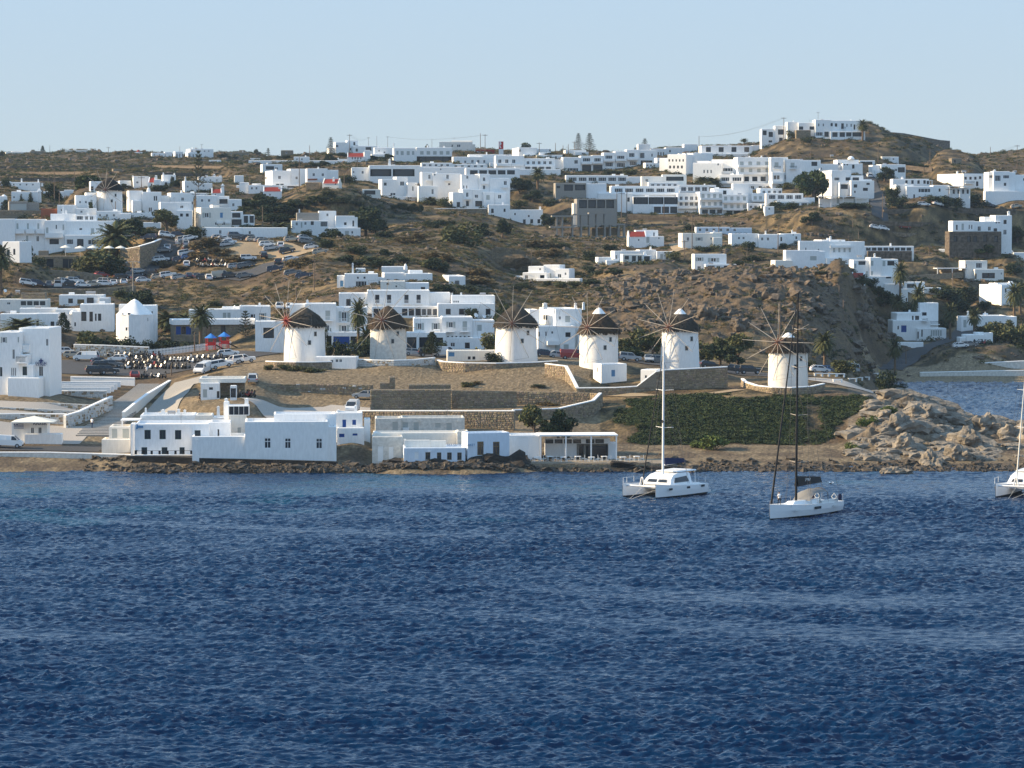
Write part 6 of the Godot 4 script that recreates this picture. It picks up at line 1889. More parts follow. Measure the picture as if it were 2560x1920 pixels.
# "kind x base height width [depth]" in survey units; labelled by kind and order among their neighbours
func plants(place: String, list: String):
	var rows := []
	for s in list.split(";", false):
		var w := s.strip_edges().split(" ", false)
		rows.append([w[0], w[1].to_float(), w[2].to_float(), w[3].to_float(), w[4].to_float(), w[5].to_float() if w.size() > 5 else 0.0])
	rows.sort_custom(func(a, b): return a[1] < b[1])
	var cnt := {}
	var seen := {}
	for r in rows:
		cnt[r[0]] = cnt.get(r[0], 0) + 1
	for r in rows:
		var px: float = ox + r[1] / ZS
		var py: float = oy + r[2] / ZS
		var d: float = r[5] if r[5] > 0 else hit(px, py)
		var p := gd(px, d)
		if r[5] > 0:
			p.y = minf(p.y, un(px, py, d).y)
		var sc: float = d / F / ZS
		var h: float = un(px, py - r[3] / ZS, d).y - p.y
		var wd: float = r[4] * sc * (1.45 if String(r[0]).begins_with("tree") or String(r[0]).begins_with("shrub") else (1.9 if String(r[0]).begins_with("palm") else 1.25))
		var nm: Array = NAMES[r[0]]
		var list2: Array = PLANT[r[0]]
		var src: Node3D = list2[rng.randi() % list2.size()]
		var c: Node3D = src.duplicate()
		c.name = numbered(nm[0])
		add_child(c)
		c.position = p - Vector3(0, 0.15, 0)
		c.rotation.y = rng.randf() * TAU
		c.scale = Vector3(wd, h * (1.22 if String(r[0]).begins_with("tree") else (1.4 if String(r[0]).begins_with("shrub") else 1.06)), wd)
		seen[r[0]] = seen.get(r[0], 0) + 1
		var lab: String = nm[1] + " " + place
		if cnt[r[0]] > 1:
			lab = "%s, %s of %d, %s" % [nm[1], ordinal(seen[r[0]] - 1), cnt[r[0]], place]
		tag(c, lab, nm[2], nm[2] + "s " + place)

func vegetation():
	make_plants()
	tile(0, 340)
	plants("on the far left skyline", "tree_dark 20 178 42 60;pine_full 378 140 55 45;tree_dark 1035 170 34 60;tree_dark 1940 200 52 90;tree_dark 2015 208 42 90;tree_dark 1400 145 22 34")
	plants("among the upper left houses", "pine_thin 1720 500 375 110 1060;cypress 1490 425 82 48;tree_dark 1540 445 62 100;tree_mid 790 490 150 230 1010;tree_mid 700 470 120 130 1030;cypress 270 575 95 60;cypress 190 575 80 40;cypress 235 570 90 50;pine_full 55 670 120 90;shrub_dark 1790 515 60 120;tree_dark 1085 450 40 80;shrub_dark 1380 470 50 160;tree_dark 2150 650 130 190;tree_olive 2100 690 90 130;shrub_dark 790 635 70 50 922;tree_dark 440 520 90 180 1060;shrub_dark 50 440 80 100 1160")
	plants("around the left hotel terrace", "palm_low 990 950 250 230 880;tree_dark 1170 880 165 250 893;tree_dark 1070 885 150 170 897;tree_dark 1250 880 90 120 890;tree_olive 1440 825 180 220 895;shrub_olive 830 1110 120 340 858;shrub_olive 700 1100 100 160 861;shrub_dark 980 1110 90 200 856;shrub_dark 360 1120 90 110 860;shrub_dark 240 1020 95 130 880;shrub_dark 1700 865 95 140 884;palm 10 1240 300 190 800")
	plants("on the dry car park bank", "shrub_dry 1790 985 110 240;shrub_dry 1890 1030 70 200;shrub_dry 1700 1060 60 160;shrub_dry 2000 1085 60 220;shrub_dry 1400 1130 60 180;shrub_dry 1560 1165 50 200")
	tile(640, 320)
	plants("along the centre skyline", "pine_thin 650 250 170 75 1390;tree_dark 20 240 55 60;tree_dark 250 280 45 120;tree_dark 730 258 55 90;tree_dark 640 320 95 110;tree_dark 560 345 60 130;tree_dark 1000 290 50 100;tree_dark 1120 280 55 120;pine_thin 110 250 75 60 1400;tree_dark 1470 165 14 60;tree_dark 480 350 50 110;tree_dark 350 340 45 100")
	plants("in the grove above the car park", "tree_dark 80 680 110 190;tree_dark 160 730 130 220;tree_dark 260 750 120 220;tree_dark 50 800 130 180;tree_dark 320 700 100 170;tree_dark 130 830 110 200;tree_dark 240 830 90 180;tree_olive 20 690 90 120;tree_dark 420 690 70 150;palm_low 215 890 90 130;tree_dark 660 990 140 180 930;shrub_dark 430 940 60 120")
	plants("beside the old white house", "tree_dark 950 930 290 260;tree_dark 1040 935 220 190;tree_olive 900 900 180 150;shrub_dark 1550 860 70 140;shrub_olive 1740 1000 200 290;tree_dark 1960 965 135 170;tree_dark 2130 950 160 150;shrub_dark 1650 850 60 140;shrub_dark 1120 950 60 160;shrub_dry 1400 980 70 250;shrub_dry 1300 1000 60 200")
	plants("in the gardens below the hotel cubes", "shrub_dark 560 650 70 150;shrub_olive 640 670 60 160;shrub_dark 750 660 70 170;shrub_dark 860 680 60 160;tree_dark 1210 720 80 90;tree_dark 1290 735 85 90;tree_dark 1360 740 85 90;tree_dark 1430 740 80 80;palm_low 1510 660 75 120;shrub_olive 1630 680 90 120;shrub_dark 1670 590 70 90;shrub_dark 800 480 80 130;shrub_dark 640 600 60 130;shrub_olive 500 620 50 130")
	plants("on the bank behind the hotel steps", "tree_dark 830 1205 105 220;tree_dark 1070 1235 140 230;shrub_dark 860 1090 70 200;tree_dark 1250 1170 75 140;shrub_dark 1100 1100 60 90;shrub_dry 380 1200 90 230;shrub_dark 600 1040 80 140;shrub_olive 1480 1200 90 190;shrub_dry 1560 1140 70 240;tree_dark 1580 1240 110 200")
	tile(1280, 320)
	plants("on the ridge right of centre", "pine_thin 572 215 170 75 1400;pine_thin 668 240 195 95 1390;pine_thin 1145 142 52 75 1430;tree_dark 1055 190 40 60;tree_dark 345 262 48 110;tree_dark 415 262 42 75;shrub_olive 1030 415 60 140;shrub_dark 860 405 42 210;tree_dark 100 175 30 160;palm_low 1895 150 30 60;palm 2000 150 60 70")
	plants("beside the hillside road bend", "palm 225 540 190 130 1150;tree_dark 60 570 140 170;tree_dark 180 640 100 160;shrub_dark 300 680 70 130;tree_dark 120 540 90 140;shrub_dark 690 600 45 140;shrub_olive 510 470 40 100;palm_low 1640 490 90 110;palm_low 1725 505 95 120;shrub_dark 1400 560 30 90;shrub_olive 60 700 80 110;tree_dark 310 860 130 110")
	plants("on the brown slope right of centre", "shrub_dark 660 1145 85 120;shrub_dark 850 1065 65 130;shrub_olive 1400 1155 95 120;shrub_dark 1650 1065 45 170;shrub_dark 1540 890 60 160;shrub_dark 420 1040 50 130;shrub_dry 250 1040 70 260;shrub_dry 330 1100 60 240;shrub_dark 2050 1060 80 130;shrub_dark 1950 1200 60 140;shrub_dark 2100 1150 60 160")
	tile(1920, 280)
	plants("around the hilltop villa", "palm 808 165 95 100 1316;shrub_olive 200 250 95 80 1322;shrub_dark 340 265 45 90;shrub_dark 40 370 30 120")
	plants("on the upper right hillside", "tree_dark 1000 605 120 150;tree_dark 1300 525 75 120;tree_mid 380 690 190 240 1118;tree_mid 300 650 110 150 1120;tree_mid 470 640 100 130 1122;shrub_olive 160 670 65 110;shrub_dark 590 660 80 90;shrub_dark 1115 825 100 160;shrub_dark 1075 745 100 110;shrub_dark 1150 725 80 90;shrub_dark 1760 825 120 200;shrub_dark 1490 815 90 240;shrub_dark 1620 810 70 150;tree_dark 1720 640 55 95;tree_dark 1845 660 45 60;tree_dark 1905 665 60 65;tree_dark 380 985 120 160;shrub_dark 60 840 70 160;shrub_dark 200 840 60 170;shrub_dark 700 830 50 280;shrub_dark 420 770 50 120;shrub_dark 1250 820 40 120;tree_dark 2150 1140 180 160;shrub_dark 1200 480 60 120;tree_dark 860 690 40 60")
	plants("on the lower right slope", "shrub_olive 1880 1225 70 200;shrub_dark 1700 1215 60 130;shrub_dark 950 1225 60 150;shrub_dark 240 1150 40 90;shrub_dark 130 1180 50 60;shrub_dark 1600 860 40 60")
	tile(1920, 600)
	plants("in the valley above the sea road", "palm 1140 400 200 130 885;palm 815 450 150 130 846;palm 1120 610 140 130 872;palm 1300 640 260 130 866;palm 1578 810 260 130 850;palm 1782 815 220 120 845;palm 1100 1045 190 120 800;palm 2130 720 340 150 880;palm 2180 620 260 140 930;palm_low 2040 760 90 150;tree_dark 1000 590 140 150;shrub_dark 470 330 65 140;shrub_dark 1190 640 80 120;shrub_dark 1700 550 140 220;shrub_dark 1560 530 110 240;shrub_dark 1640 620 100 260;shrub_dark 1880 600 70 140;tree_dark 2130 305 95 150;tree_mid 1880 160 110 190;tree_dark 1690 160 95 120;tree_dark 910 135 65 140;shrub_dark 1480 480 80 200;shrub_dark 1540 760 80 110;shrub_dark 870 400 80 110;shrub_dark 1860 790 50 140;shrub_dark 1330 720 60 120;shrub_dark 1260 700 80 130;shrub_dark 1720 640 70 180;shrub_dark 940 480 90 90")
	plants("at the right end of the mill plaza", "palm 490 1090 290 180 640;shrub_olive 640 1145 115 200 630;tree_olive 1920 1020 290 280 840;tree_olive 2140 1030 310 320 838;tree_dark 1390 1095 110 100 830;shrub_dark 1000 1150 40 160 660;shrub_dark 370 1120 80 110 640;tree_olive 2060 900 200 150 850")
	tile(0, 640)
	plants("around the plaza's white wall", "pine_full 545 680 190 130 682;shrub_olive 735 775 130 230 672;shrub_dark 900 785 85 230 671;shrub_dark 1080 785 80 210 670;shrub_dark 1210 790 60 130 669;shrub_dark 1460 795 65 190 672;shrub_dark 1620 800 60 190 671;shrub_dark 1330 790 60 120 671;palm_low 190 640 130 260 684;palm 1735 765 330 210 675;palm_low 1450 570 120 200 720;palm_low 1585 560 85 120 722;pine_thin 2120 740 270 130 676;tree_dark 20 490 120 80 760;tree_dark 1240 400 130 170 780;shrub_dark 1130 400 110 220 785;shrub_olive 1010 390 90 150 785;shrub_dark 470 710 80 130 680;shrub_dark 1850 440 60 120")
	tile(640, 640)
	plants("around the hotel behind the mills", "palm 885 670 285 150 632;palm_low 960 665 110 110 632;shrub_dark 890 830 120 210 626;shrub_dark 720 810 80 130 628;shrub_dark 640 815 60 90 628;pine_full 1520 815 160 140 628;shrub_olive 1990 800 130 220 622;tree_dark 2110 560 200 150 672;shrub_dark 620 650 45 60 643;shrub_dark 2080 900 70 210 606;shrub_dark 1600 790 50 150 640;shrub_dark 1880 490 50 110 690;shrub_dark 1590 330 90 200;shrub_dark 1800 300 60 190;shrub_dark 1940 350 60 160;shrub_dry 1900 240 70 300;shrub_dry 1950 170 70 260")
	plants("on the sand before the first mill", "shrub_olive 130 985 50 100;shrub_olive 235 985 55 120;shrub_olive 330 995 60 140;shrub_olive 425 1005 50 140;shrub_olive 530 1005 38 130")
	tile(1280, 640)
	plants("behind the fourth and fifth mills", "tree_olive 1010 905 200 220 640;tree_olive 1110 905 260 260 650;tree_olive 1220 905 230 180 648;tree_olive 1690 935 190 190 640;tree_olive 1800 940 250 220 648;tree_olive 1960 945 260 270 644;tree_dark 1060 905 120 200 632;tree_dark 1880 940 160 200 638")
	plants("beside the bright stepped house", "shrub_dark 40 300 60 120;shrub_olive 110 275 60 140;shrub_dark 310 265 55 80;shrub_olive 430 275 60 130;shrub_olive 555 275 60 130;shrub_dark 700 265 65 170;shrub_dark 785 315 65 130;tree_dark 885 190 105 130;shrub_dark 690 140 65 100;shrub_dark 755 165 50 90;shrub_dark 570 185 60 120")
	tile(1280, 920)
	plants("above the beach restaurant", "tree_olive 190 560 220 260 522;tree_dark 400 565 200 260 523;shrub_olive 600 425 85 100;shrub_olive 1110 530 60 80;shrub_green 1740 705 120 240;shrub_green 1610 690 60 120;shrub_dry 300 330 40 180;shrub_dark 230 170 40 110")
	tile(1920, 940)
	plants("on the rocky headland", "shrub_green 740 640 75 150;shrub_green 880 445 110 160;shrub_green 1030 345 85 160;shrub_dry 1400 165 65 190;shrub_dark 1100 130 70 200;shrub_dark 1680 320 45 160;shrub_dark 950 90 60 200")
	tile(640, 920)
	plants("on the sand behind the ruin", "shrub_olive 1815 168 55 95;shrub_dry 1900 150 40 120")
	scrub()

func scatter(called: String, mesh: Mesh, m: Material, spots: Array, lab: String, cat: String):
	var mm := MultiMesh.new()
	mm.transform_format = MultiMesh.TRANSFORM_3D
	mm.mesh = mesh
	mm.instance_count = spots.size()
	for i in spots.size():
		mm.set_instance_transform(i, spots[i])
	var o := MultiMeshInstance3D.new()
	o.multimesh = mm
	o.material_override = m
	o.name = numbered(called)
	add_child(o)
	tag(o, lab, cat)
	o.set_meta("kind", "stuff")

func clump(n: int, s: float) -> Mesh:
	var bl := []
	for i in 4:
		bl.append([Vector3(rng.randfn() * 0.2, rng.randf_range(0.1, 0.4), rng.randfn() * 0.2), Vector3(0.32, 0.3, 0.32)])
	return crown(bl, n, s)

func rock_mesh(seed_: int, k := 9, rows := 6, amp := 0.9) -> Mesh:
	var mb := MB.new()
	var nz := FastNoiseLite.new()
	nz.seed = seed_
	nz.frequency = 0.6
	nz.fractal_octaves = 4
	nz.fractal_gain = 0.42
	mb.ball(Vector3.ZERO, Vector3(0.5, 0.5, 0.5), k, rows, nz, amp)
	return mb.mesh()

var KEEP := []                       # paved or built spots kept free of scrub: x, z, radius
func free_spot(x: float, d: float) -> bool:
	for k in KEEP:
		var dx: float = x - k[0]
		var dz: float = d + k[1]
		if dx * dx + dz * dz < k[2]:
			return false
	return true

func scrub():
	var kinds := {"dark": [], "olive": [], "dry": []}
	var rocks := []
	var i := 0
	while i < 70000:
		i += 1
		var u := rng.randf_range(-100, 2660)
		var d := 690.0 * pow(2000.0 / 690.0, rng.randf())
		var x := (u - CX) / F * d
		var dens := n2.get_noise_2d(x * 0.35, d * 0.3) + 0.5 * n1.get_noise_2d(x, d)
		if d > 1200 and u < 900:
			dens += 0.35
		if d > 880:
			dens += 0.12
		if dens < rng.randf_range(-0.3, 0.45):
			continue
		var h := g(x, d)
		if h < 3.0 or not free_spot(x, d):
			continue
		var s := rng.randf_range(0.6, 1.7) * (1.0 + (d - 700) / 1500)
		var t := Transform3D(Basis(Vector3.UP, rng.randf() * TAU).scaled(Vector3(s * 1.5, s * rng.randf_range(0.6, 1.1), s * 1.5)), Vector3(x, h - 0.12 * s, -d))
		var r := rng.randf()
		var ro := rocky(u, d)
		if r < (0.1 + ro * 0.1 if d < 1150 else 0.02):
			rocks.append(Transform3D(Basis(Vector3(rng.randfn(), rng.randfn(), rng.randfn()).normalized(), rng.randf() * TAU).scaled(Vector3(s * rng.randf_range(0.8, 1.6), s * 0.8, s * 1.1) * (1.0 + ro)), Vector3(x, h, -d)))
		elif r < 0.48:
			kinds.dark.append(t)
		elif r < 0.68:
			kinds.olive.append(t)
		else:
			kinds.dry.append(t)
	for c in CTRL:                    # garden growth round the houses
		if c[1] < 790 or rng.randf() < 0.45:
			continue
		var d: float = c[1] - rng.randf_range(1.5, 7.0)
		var x: float = (c[0] + rng.randf_range(-14, 14) - CX) / F * d
		if not free_spot(x, d):
			continue
		var s := rng.randf_range(1.2, 2.6)
		(kinds.dark if rng.randf() < 0.7 else kinds.olive).append(Transform3D(Basis(Vector3.UP, rng.randf() * TAU).scaled(Vector3(s * 1.5, s * rng.randf_range(0.7, 1.2), s * 1.3)), Vector3(x, g(x, d) - 0.15, -d)))
	for j in 7000:                    # rough dry growth on the bank between the car parks
		var u := rng.randf_range(300, 1480)
		var d := rng.randf_range(735, 1000)
		var x := (u - CX) / F * d
		var h := g(x, d)
		if not free_spot(x, d) or n2.get_noise_2d(x * 0.5 + 90, d * 0.5) < -0.12:
			continue
		var s := rng.randf_range(0.5, 1.5)
		(kinds.dry if rng.randf() < 0.6 else (kinds.olive if rng.randf() < 0.4 else kinds.dark)).append(Transform3D(Basis(Vector3.UP, rng.randf() * TAU).scaled(Vector3(s * 1.5, s * rng.randf_range(0.6, 1.0), s * 1.5)), Vector3(x, h - 0.1 * s, -d)))
	scatter("scrub", clump(90, 0.1), M["leaf_dark"], kinds.dark, "low dark scrub scattered over the hillsides", "scrub")
	scatter("scrub", clump(90, 0.1), M["leaf_olive"], kinds.olive, "low olive scrub scattered over the hillsides", "scrub")
	scatter("scrub", clump(90, 0.1), M["leaf_dry"], kinds.dry, "low dry brown scrub scattered over the hillsides", "scrub")
	# ivy-green bank below the last mill
	var ivy := []
	var ivy2 := []
	for j in 12000:
		var u := rng.randf_range(1540, 2200)
		var d := rng.randf_range(533, 563)
		var x := (u - CX) / F * d
		var h := g(x, d)
		if h < 1.2 or not ivy_zone(u, d, x):
			continue
		var s := rng.randf_range(0.4, 1.1) * (1.0 + 0.8 * pow(rng.randf(), 4))
		(ivy if rng.randf() < 0.55 else ivy2).append(Transform3D(Basis(Vector3.UP, rng.randf() * TAU).scaled(Vector3(s * 1.3, s * 0.7, s * 1.3)), Vector3(x, h - 0.1, -d)))
	scatter("ivy", clump(60, 0.12), M["leaf_mid"], ivy, "dark green creeper covering the bank under the rightmost mill", "creeper")
	scatter("ivy", clump(60, 0.12), M["leaf_dark"], ivy2, "darkest patches of creeper on the bank under the rightmost mill", "creeper")
	var hr := []
	for j in 800:
		var u := rng.randf_range(2110, 2640)
		var d := rng.randf_range(515, 600)
		var x := (u - CX) / F * d
		if rocky(u, d) < rng.randf() or g(x, d) < 0.3 or (u > 2430 and rng.randf() < 0.6):
			continue
		var s := rng.randf_range(0.4, 1.5) * (1.0 + 1.5 * pow(rng.randf(), 3))
		hr.append(Transform3D(Basis(Vector3(0.3, 0.2, 1).normalized(), 0.6 + rng.randfn() * 0.25).scaled(Vector3(s * 2.4, s * 0.8, s * 1.4)), Vector3(x, g(x, d) - 0.05, -d)))
	scatter("headland_rocks", rock_mesh(12, 12, 8, 0.8), M["rock"], hr, "broken pale rocks over the headland", "rocks")
	# stones along the shore and over the rocky knoll
	for j in 1800:
		var u := rng.randf_range(1480, 2290)
		var d := rng.randf_range(690, 890)
		var x := (u - CX) / F * d
		if rocky(u, d) < rng.randf() * 0.8 or not free_spot(x, d):
			continue
		if n2.get_noise_2d(x * 0.4, d * 0.4) < rng.randf_range(-0.3, 0.3):
			continue
		var s := rng.randf_range(0.35, 1.0) * (1.0 + 1.6 * pow(rng.randf(), 5))
		rocks.append(Transform3D(Basis(Vector3(rng.randfn(), rng.randfn(), rng.randfn()).normalized(), rng.randf() * TAU).scaled(Vector3(s * rng.randf_range(0.9, 1.7), s * 0.9, s * 1.1)), Vector3(x, g(x, d) - 0.05, -d)))
	scatter("rocks", rock_mesh(5), M["boulder"], rocks, "brown stones strewn over the knoll and slopes", "rocks")
	var sh := []
	for j in 5200:
		var u := rng.randf_range(200, 2600)
		var d := 498 + absf(rng.randfn()) * 6.0
		if u < 1290 and u > 340:
			d = 495.5 + absf(rng.randfn()) * 2.6
		if u < 340 and rng.randf() < 0.8:
			continue
		var x := (u - CX) / F * d
		var h := g(x, d)
		if h > 2.2 or h < -1.0:
			continue
		var s := rng.randf_range(0.2, 0.75) * (1.0 + 1.5 * pow(rng.randf(), 6))
		sh.append(Transform3D(Basis(Vector3(rng.randfn(), rng.randfn(), rng.randfn()).normalized(), rng.randf() * TAU).scaled(Vector3(s * rng.randf_range(1.0, 1.8), s * 0.9, s * 1.2)), Vector3(x, maxf(h, -0.25), -d)))
	scatter("shore_stones", rock_mesh(8), M["rockwet"], sh, "dark wet stones along the waterline", "stones")

# ---------------------------------------------------------------- vehicles
var CAR := {}
func make_cars():
	var paints := {"white": [0.72, 0.72, 0.72], "silver": [0.38, 0.39, 0.40], "grey": [0.14, 0.145, 0.15], "black": [0.014, 0.014, 0.016], "navy": [0.015, 0.025, 0.06], "red": [0.30, 0.02, 0.018], "tan": [0.42, 0.36, 0.28], "blue": [0.05, 0.13, 0.30]}
	for k in paints:
		var a: Array = paints[k]
		var m := mat("paint_" + k, lin(a[0], a[1], a[2]), 0.3)
		m.metallic_specular = 0.5
		m.clearcoat_enabled = true
		m.clearcoat = 0.6
	# side outlines (x forward, y up), half widths
	var shapes := {
		"hatchback": {"body": [[-1.95, 0.32], [1.95, 0.32], [2.02, 0.55], [1.9, 0.78], [1.05, 0.95], [-1.85, 0.98], [-2.0, 0.7]], "cab": [[1.02, 0.94], [0.3, 1.42], [-1.15, 1.46], [-1.82, 0.97]], "w": 0.86, "wb": 1.25, "wr": 0.31},
		"estate_car": {"body": [[-2.2, 0.34], [2.1, 0.34], [2.2, 0.6], [2.05, 0.8], [1.0, 0.98], [-2.15, 1.02], [-2.25, 0.7]], "cab": [[0.95, 0.97], [0.2, 1.46], [-1.7, 1.47], [-2.12, 1.01]], "w": 0.89, "wb": 1.36, "wr": 0.33},
		"off_roader": {"body": [[-2.15, 0.42], [2.15, 0.42], [2.22, 0.7], [2.1, 1.0], [1.0, 1.1], [-2.15, 1.14], [-2.22, 0.8]], "cab": [[0.95, 1.09], [0.35, 1.68], [-1.95, 1.72], [-2.13, 1.13]], "w": 0.93, "wb": 1.32, "wr": 0.37},
		"van": {"body": [[-2.5, 0.4], [2.3, 0.4], [2.42, 0.7], [2.3, 1.05], [1.75, 1.25], [-2.5, 1.28], [-2.52, 0.8]], "cab": [[1.78, 1.24], [1.0, 1.95], [-2.42, 1.98], [-2.5, 1.27]], "w": 0.98, "wb": 1.6, "wr": 0.35},
	}
	for k in shapes:
		var s: Dictionary = shapes[k]
		var o := Node3D.new()
		var w: float = s.w
		var b := MB.new()
		var pl := []
		for p in s.body: pl.append(Vector2(p[0], p[1]))
		b.extrude(pl, -w, w)
		var c: Array = s.cab
		# roof and pillars
		var t := 0.8
		b.quad(Vector3(c[2][0], c[2][1], -w * t), Vector3(c[1][0], c[1][1], -w * t), Vector3(c[1][0], c[1][1], w * t), Vector3(c[2][0], c[2][1], w * t))
		b.hexa([Vector3(c[2][0] - 0.02, c[2][1] - 0.09, w * t + 0.03), Vector3(c[1][0] + 0.04, c[1][1] - 0.09, w * t + 0.03), Vector3(c[1][0], c[1][1], w * t), Vector3(c[2][0], c[2][1], w * t), Vector3(c[2][0] - 0.02, c[2][1] - 0.09, -w * t - 0.03), Vector3(c[1][0] + 0.04, c[1][1] - 0.09, -w * t - 0.03), Vector3(c[1][0], c[1][1], -w * t), Vector3(c[2][0], c[2][1], -w * t)])
		for sd in [-1.0, 1.0]:
			for xx in ([c[1][0] - 0.95] if k != "van" else [0.55, -0.3]):
				b.tube(Vector3(xx, c[1][1] - 0.03, sd * w * t), Vector3(xx, c[0][1], sd * w * 0.97), 0.05, 0.06, 4)
			if k == "van":
				b.quad(Vector3(-2.43, 1.92, sd * (w * t + 0.035)), Vector3(0.5, 1.9, sd * (w * t + 0.035)), Vector3(0.55, 1.26, sd * w * 0.985), Vector3(-2.49, 1.27, sd * w * 0.985))
			b.tube(Vector3(c[1][0], c[1][1] - 0.03, sd * w * t), Vector3(c[0][0], c[0][1], sd * w * 0.96), 0.045, 0.05, 4)
			b.tube(Vector3(c[2][0], c[2][1] - 0.03, sd * w * t), Vector3(c[3][0], c[3][1], sd * w * 0.96), 0.07, 0.09, 4)
			b.box(Vector3(c[0][0] - 0.3, c[0][1] + 0.05, minf(sd * (w + 0.02), sd * (w + 0.18))), Vector3(c[0][0] - 0.18, c[0][1] + 0.2, maxf(sd * (w + 0.02), sd * (w + 0.18))))
		var body := part(o, "body", b.mesh(), M["paint_white"])
		var gl := MB.new()
		var p := []
		for e in c: p.append(Vector3(e[0], e[1] - 0.015, 0))
		var zt := Vector3(0, 0, w * t - 0.02)
		var zb := Vector3(0, 0, w * 0.94)
		gl.quad(p[1] - zt, p[0] - zb, p[0] + zb, p[1] + zt)
		gl.quad(p[2] + zt, p[3] + zb, p[3] - zb, p[2] - zt)
		gl.quad(p[2] - zt, p[3] - zb, p[0] - zb, p[1] - zt)
		gl.quad(p[1] + zt, p[0] + zb, p[3] + zb, p[2] + zt)
		part(o, "window", gl.mesh(), M["glass"])
		var wm := MB.new()
		wm.tube(Vector3(0, 0, -0.11), Vector3(0, 0, 0.11), s.wr, s.wr, 14)
		var rm := MB.new()
		rm.tube(Vector3(0, 0, -0.115), Vector3(0, 0, 0.115), s.wr * 0.62, s.wr * 0.62, 10)
		var wmm := wm.mesh()
		var rmm := rm.mesh()
		for x in [-1.0, 1.0]:
			for z in [-1.0, 1.0]:
				var wl := part(o, "wheel", wmm, M["rubber"], Vector3(x * s.wb, s.wr, z * (w - 0.1)))
				part(wl, "rim", rmm, M["metal"])
		var hl := MB.new()
		hl.box(Vector3(-0.05, -0.07, -0.16), Vector3(0.06, 0.07, 0.16))
		var hmm := hl.mesh()
		var ep: Array = s.body[3]
		for z in [-1.0, 1.0]:
			part(o, "headlight", hmm, M["trim"], Vector3(ep[0] + 0.02, ep[1] - 0.08, z * (w - 0.22)))
			part(o, "tail_light", hmm, M["redplastic"], Vector3(s.body[6][0] + 0.06, ep[1] + 0.02, z * (w - 0.18)))
		var nb := MB.new()
		nb.box(Vector3(2.0, 0.38, -0.6), Vector3(s.body[2][0] + 0.03, 0.5, 0.6))
		part(o, "bumper", nb.mesh(), M["black"])
		CAR[k] = o
	# motorbike
	var mo := Node3D.new()
	var wh := MB.new()
	wh.tube(Vector3(0, 0, -0.06), Vector3(0, 0, 0.06), 0.29, 0.29, 12)
	var whm := wh.mesh()
	part(mo, "wheel", whm, M["rubber"], Vector3(0.62, 0.29, 0)); part(mo, "wheel", whm, M["rubber"], Vector3(-0.62, 0.29, 0))
	var bd := MB.new()
	bd.hexa([Vector3(-0.75, 0.5, 0.14), Vector3(0.1, 0.25, 0.16), Vector3(0.15, 0.42, 0.15), Vector3(-0.8, 0.72, 0.12), Vector3(-0.75, 0.5, -0.14), Vector3(0.1, 0.25, -0.16), Vector3(0.15, 0.42, -0.15), Vector3(-0.8, 0.72, -0.12)])
	bd.hexa([Vector3(0.1, 0.3, 0.2), Vector3(0.4, 0.3, 0.2), Vector3(0.5, 1.0, 0.16), Vector3(0.38, 1.0, 0.16), Vector3(0.1, 0.3, -0.2), Vector3(0.4, 0.3, -0.2), Vector3(0.5, 1.0, -0.16), Vector3(0.38, 1.0, -0.16)])
	bd.tube(Vector3(0.62, 0.3, 0), Vector3(0.42, 1.05, 0), 0.05, 0.04, 5)
	part(mo, "body", bd.mesh(), M["paint_black"])
	var se := MB.new()
	se.hexa([Vector3(-0.85, 0.72, 0.15), Vector3(0.05, 0.7, 0.12), Vector3(0.0, 0.8, 0.1), Vector3(-0.85, 0.84, 0.13), Vector3(-0.85, 0.72, -0.15), Vector3(0.05, 0.7, -0.12), Vector3(0.0, 0.8, -0.1), Vector3(-0.85, 0.84, -0.13)])
	part(mo, "seat", se.mesh(), M["black"])
	var hb := MB.new()
	hb.tube(Vector3(0.36, 1.05, -0.34), Vector3(0.36, 1.05, 0.34), 0.03, 0.03, 5)
	hb.quad(Vector3(0.52, 1.0, -0.16), Vector3(0.4, 1.35, -0.13), Vector3(0.4, 1.35, 0.13), Vector3(0.52, 1.0, 0.16))
	part(mo, "handlebar", hb.mesh(), M["black"])
	CAR["motorbike"] = mo

# "kind colour x base turn" in survey units
func cars(place: String, list: String, d_fix := 0.0):
	var rows := []
	for s in list.split(";", false):
		var w := s.strip_edges().split(" ", false)
		rows.append([w[0], w[1], w[2].to_float(), w[3].to_float(), w[4].to_float()])
	rows.sort_custom(func(a, b): return a[2] < b[2])
	var cnt := {}
	var seen := {}
	var full := {"h": "hatchback", "e": "estate_car", "o": "off_roader", "v": "van"}
	for r in rows:
		var key: String = r[1] + r[0]
		cnt[key] = cnt.get(key, 0) + 1
	for r in rows:
		var kind: String = full[r[0]]
		var key: String = r[1] + r[0]
		seen[key] = seen.get(key, 0) + 1
		var p := gp(ox + r[2] / ZS, oy + r[3] / ZS)
		if d_fix > 0:
			p = gd(ox + r[2] / ZS, d_fix)
		var c: Node3D = CAR[kind].duplicate()
		c.name = numbered(kind)
		add_child(c)
		var yaw := deg_to_rad(r[4])
		c.position = p + Vector3(0, 0.13, 0)
		c.rotation.y = yaw
		# follow the slope along the car
		var f := Vector3(cos(yaw), 0, -sin(yaw))
		var dh := g((p + f * 1.4).x, -(p + f * 1.4).z) - g((p - f * 1.4).x, -(p - f * 1.4).z)
		c.rotation.z = clampf(atan(dh / 2.8), -0.2, 0.2)
		for ch in c.get_children():
			if ch.name == "body":
				ch.material_override = M["paint_" + r[1]]
		var words := kind.replace("_", "-")
		var lab := "%s %s %s" % [r[1], words, place]
		if cnt[key] > 1:
			lab = "%s %s, %s of %d, %s" % [r[1], words, ordinal(seen[key] - 1), cnt[key], place]
		tag(c, lab, "car" if kind != "van" else "van", "vehicles " + place)
		KEEP.append([p.x, p.z, 16.0])

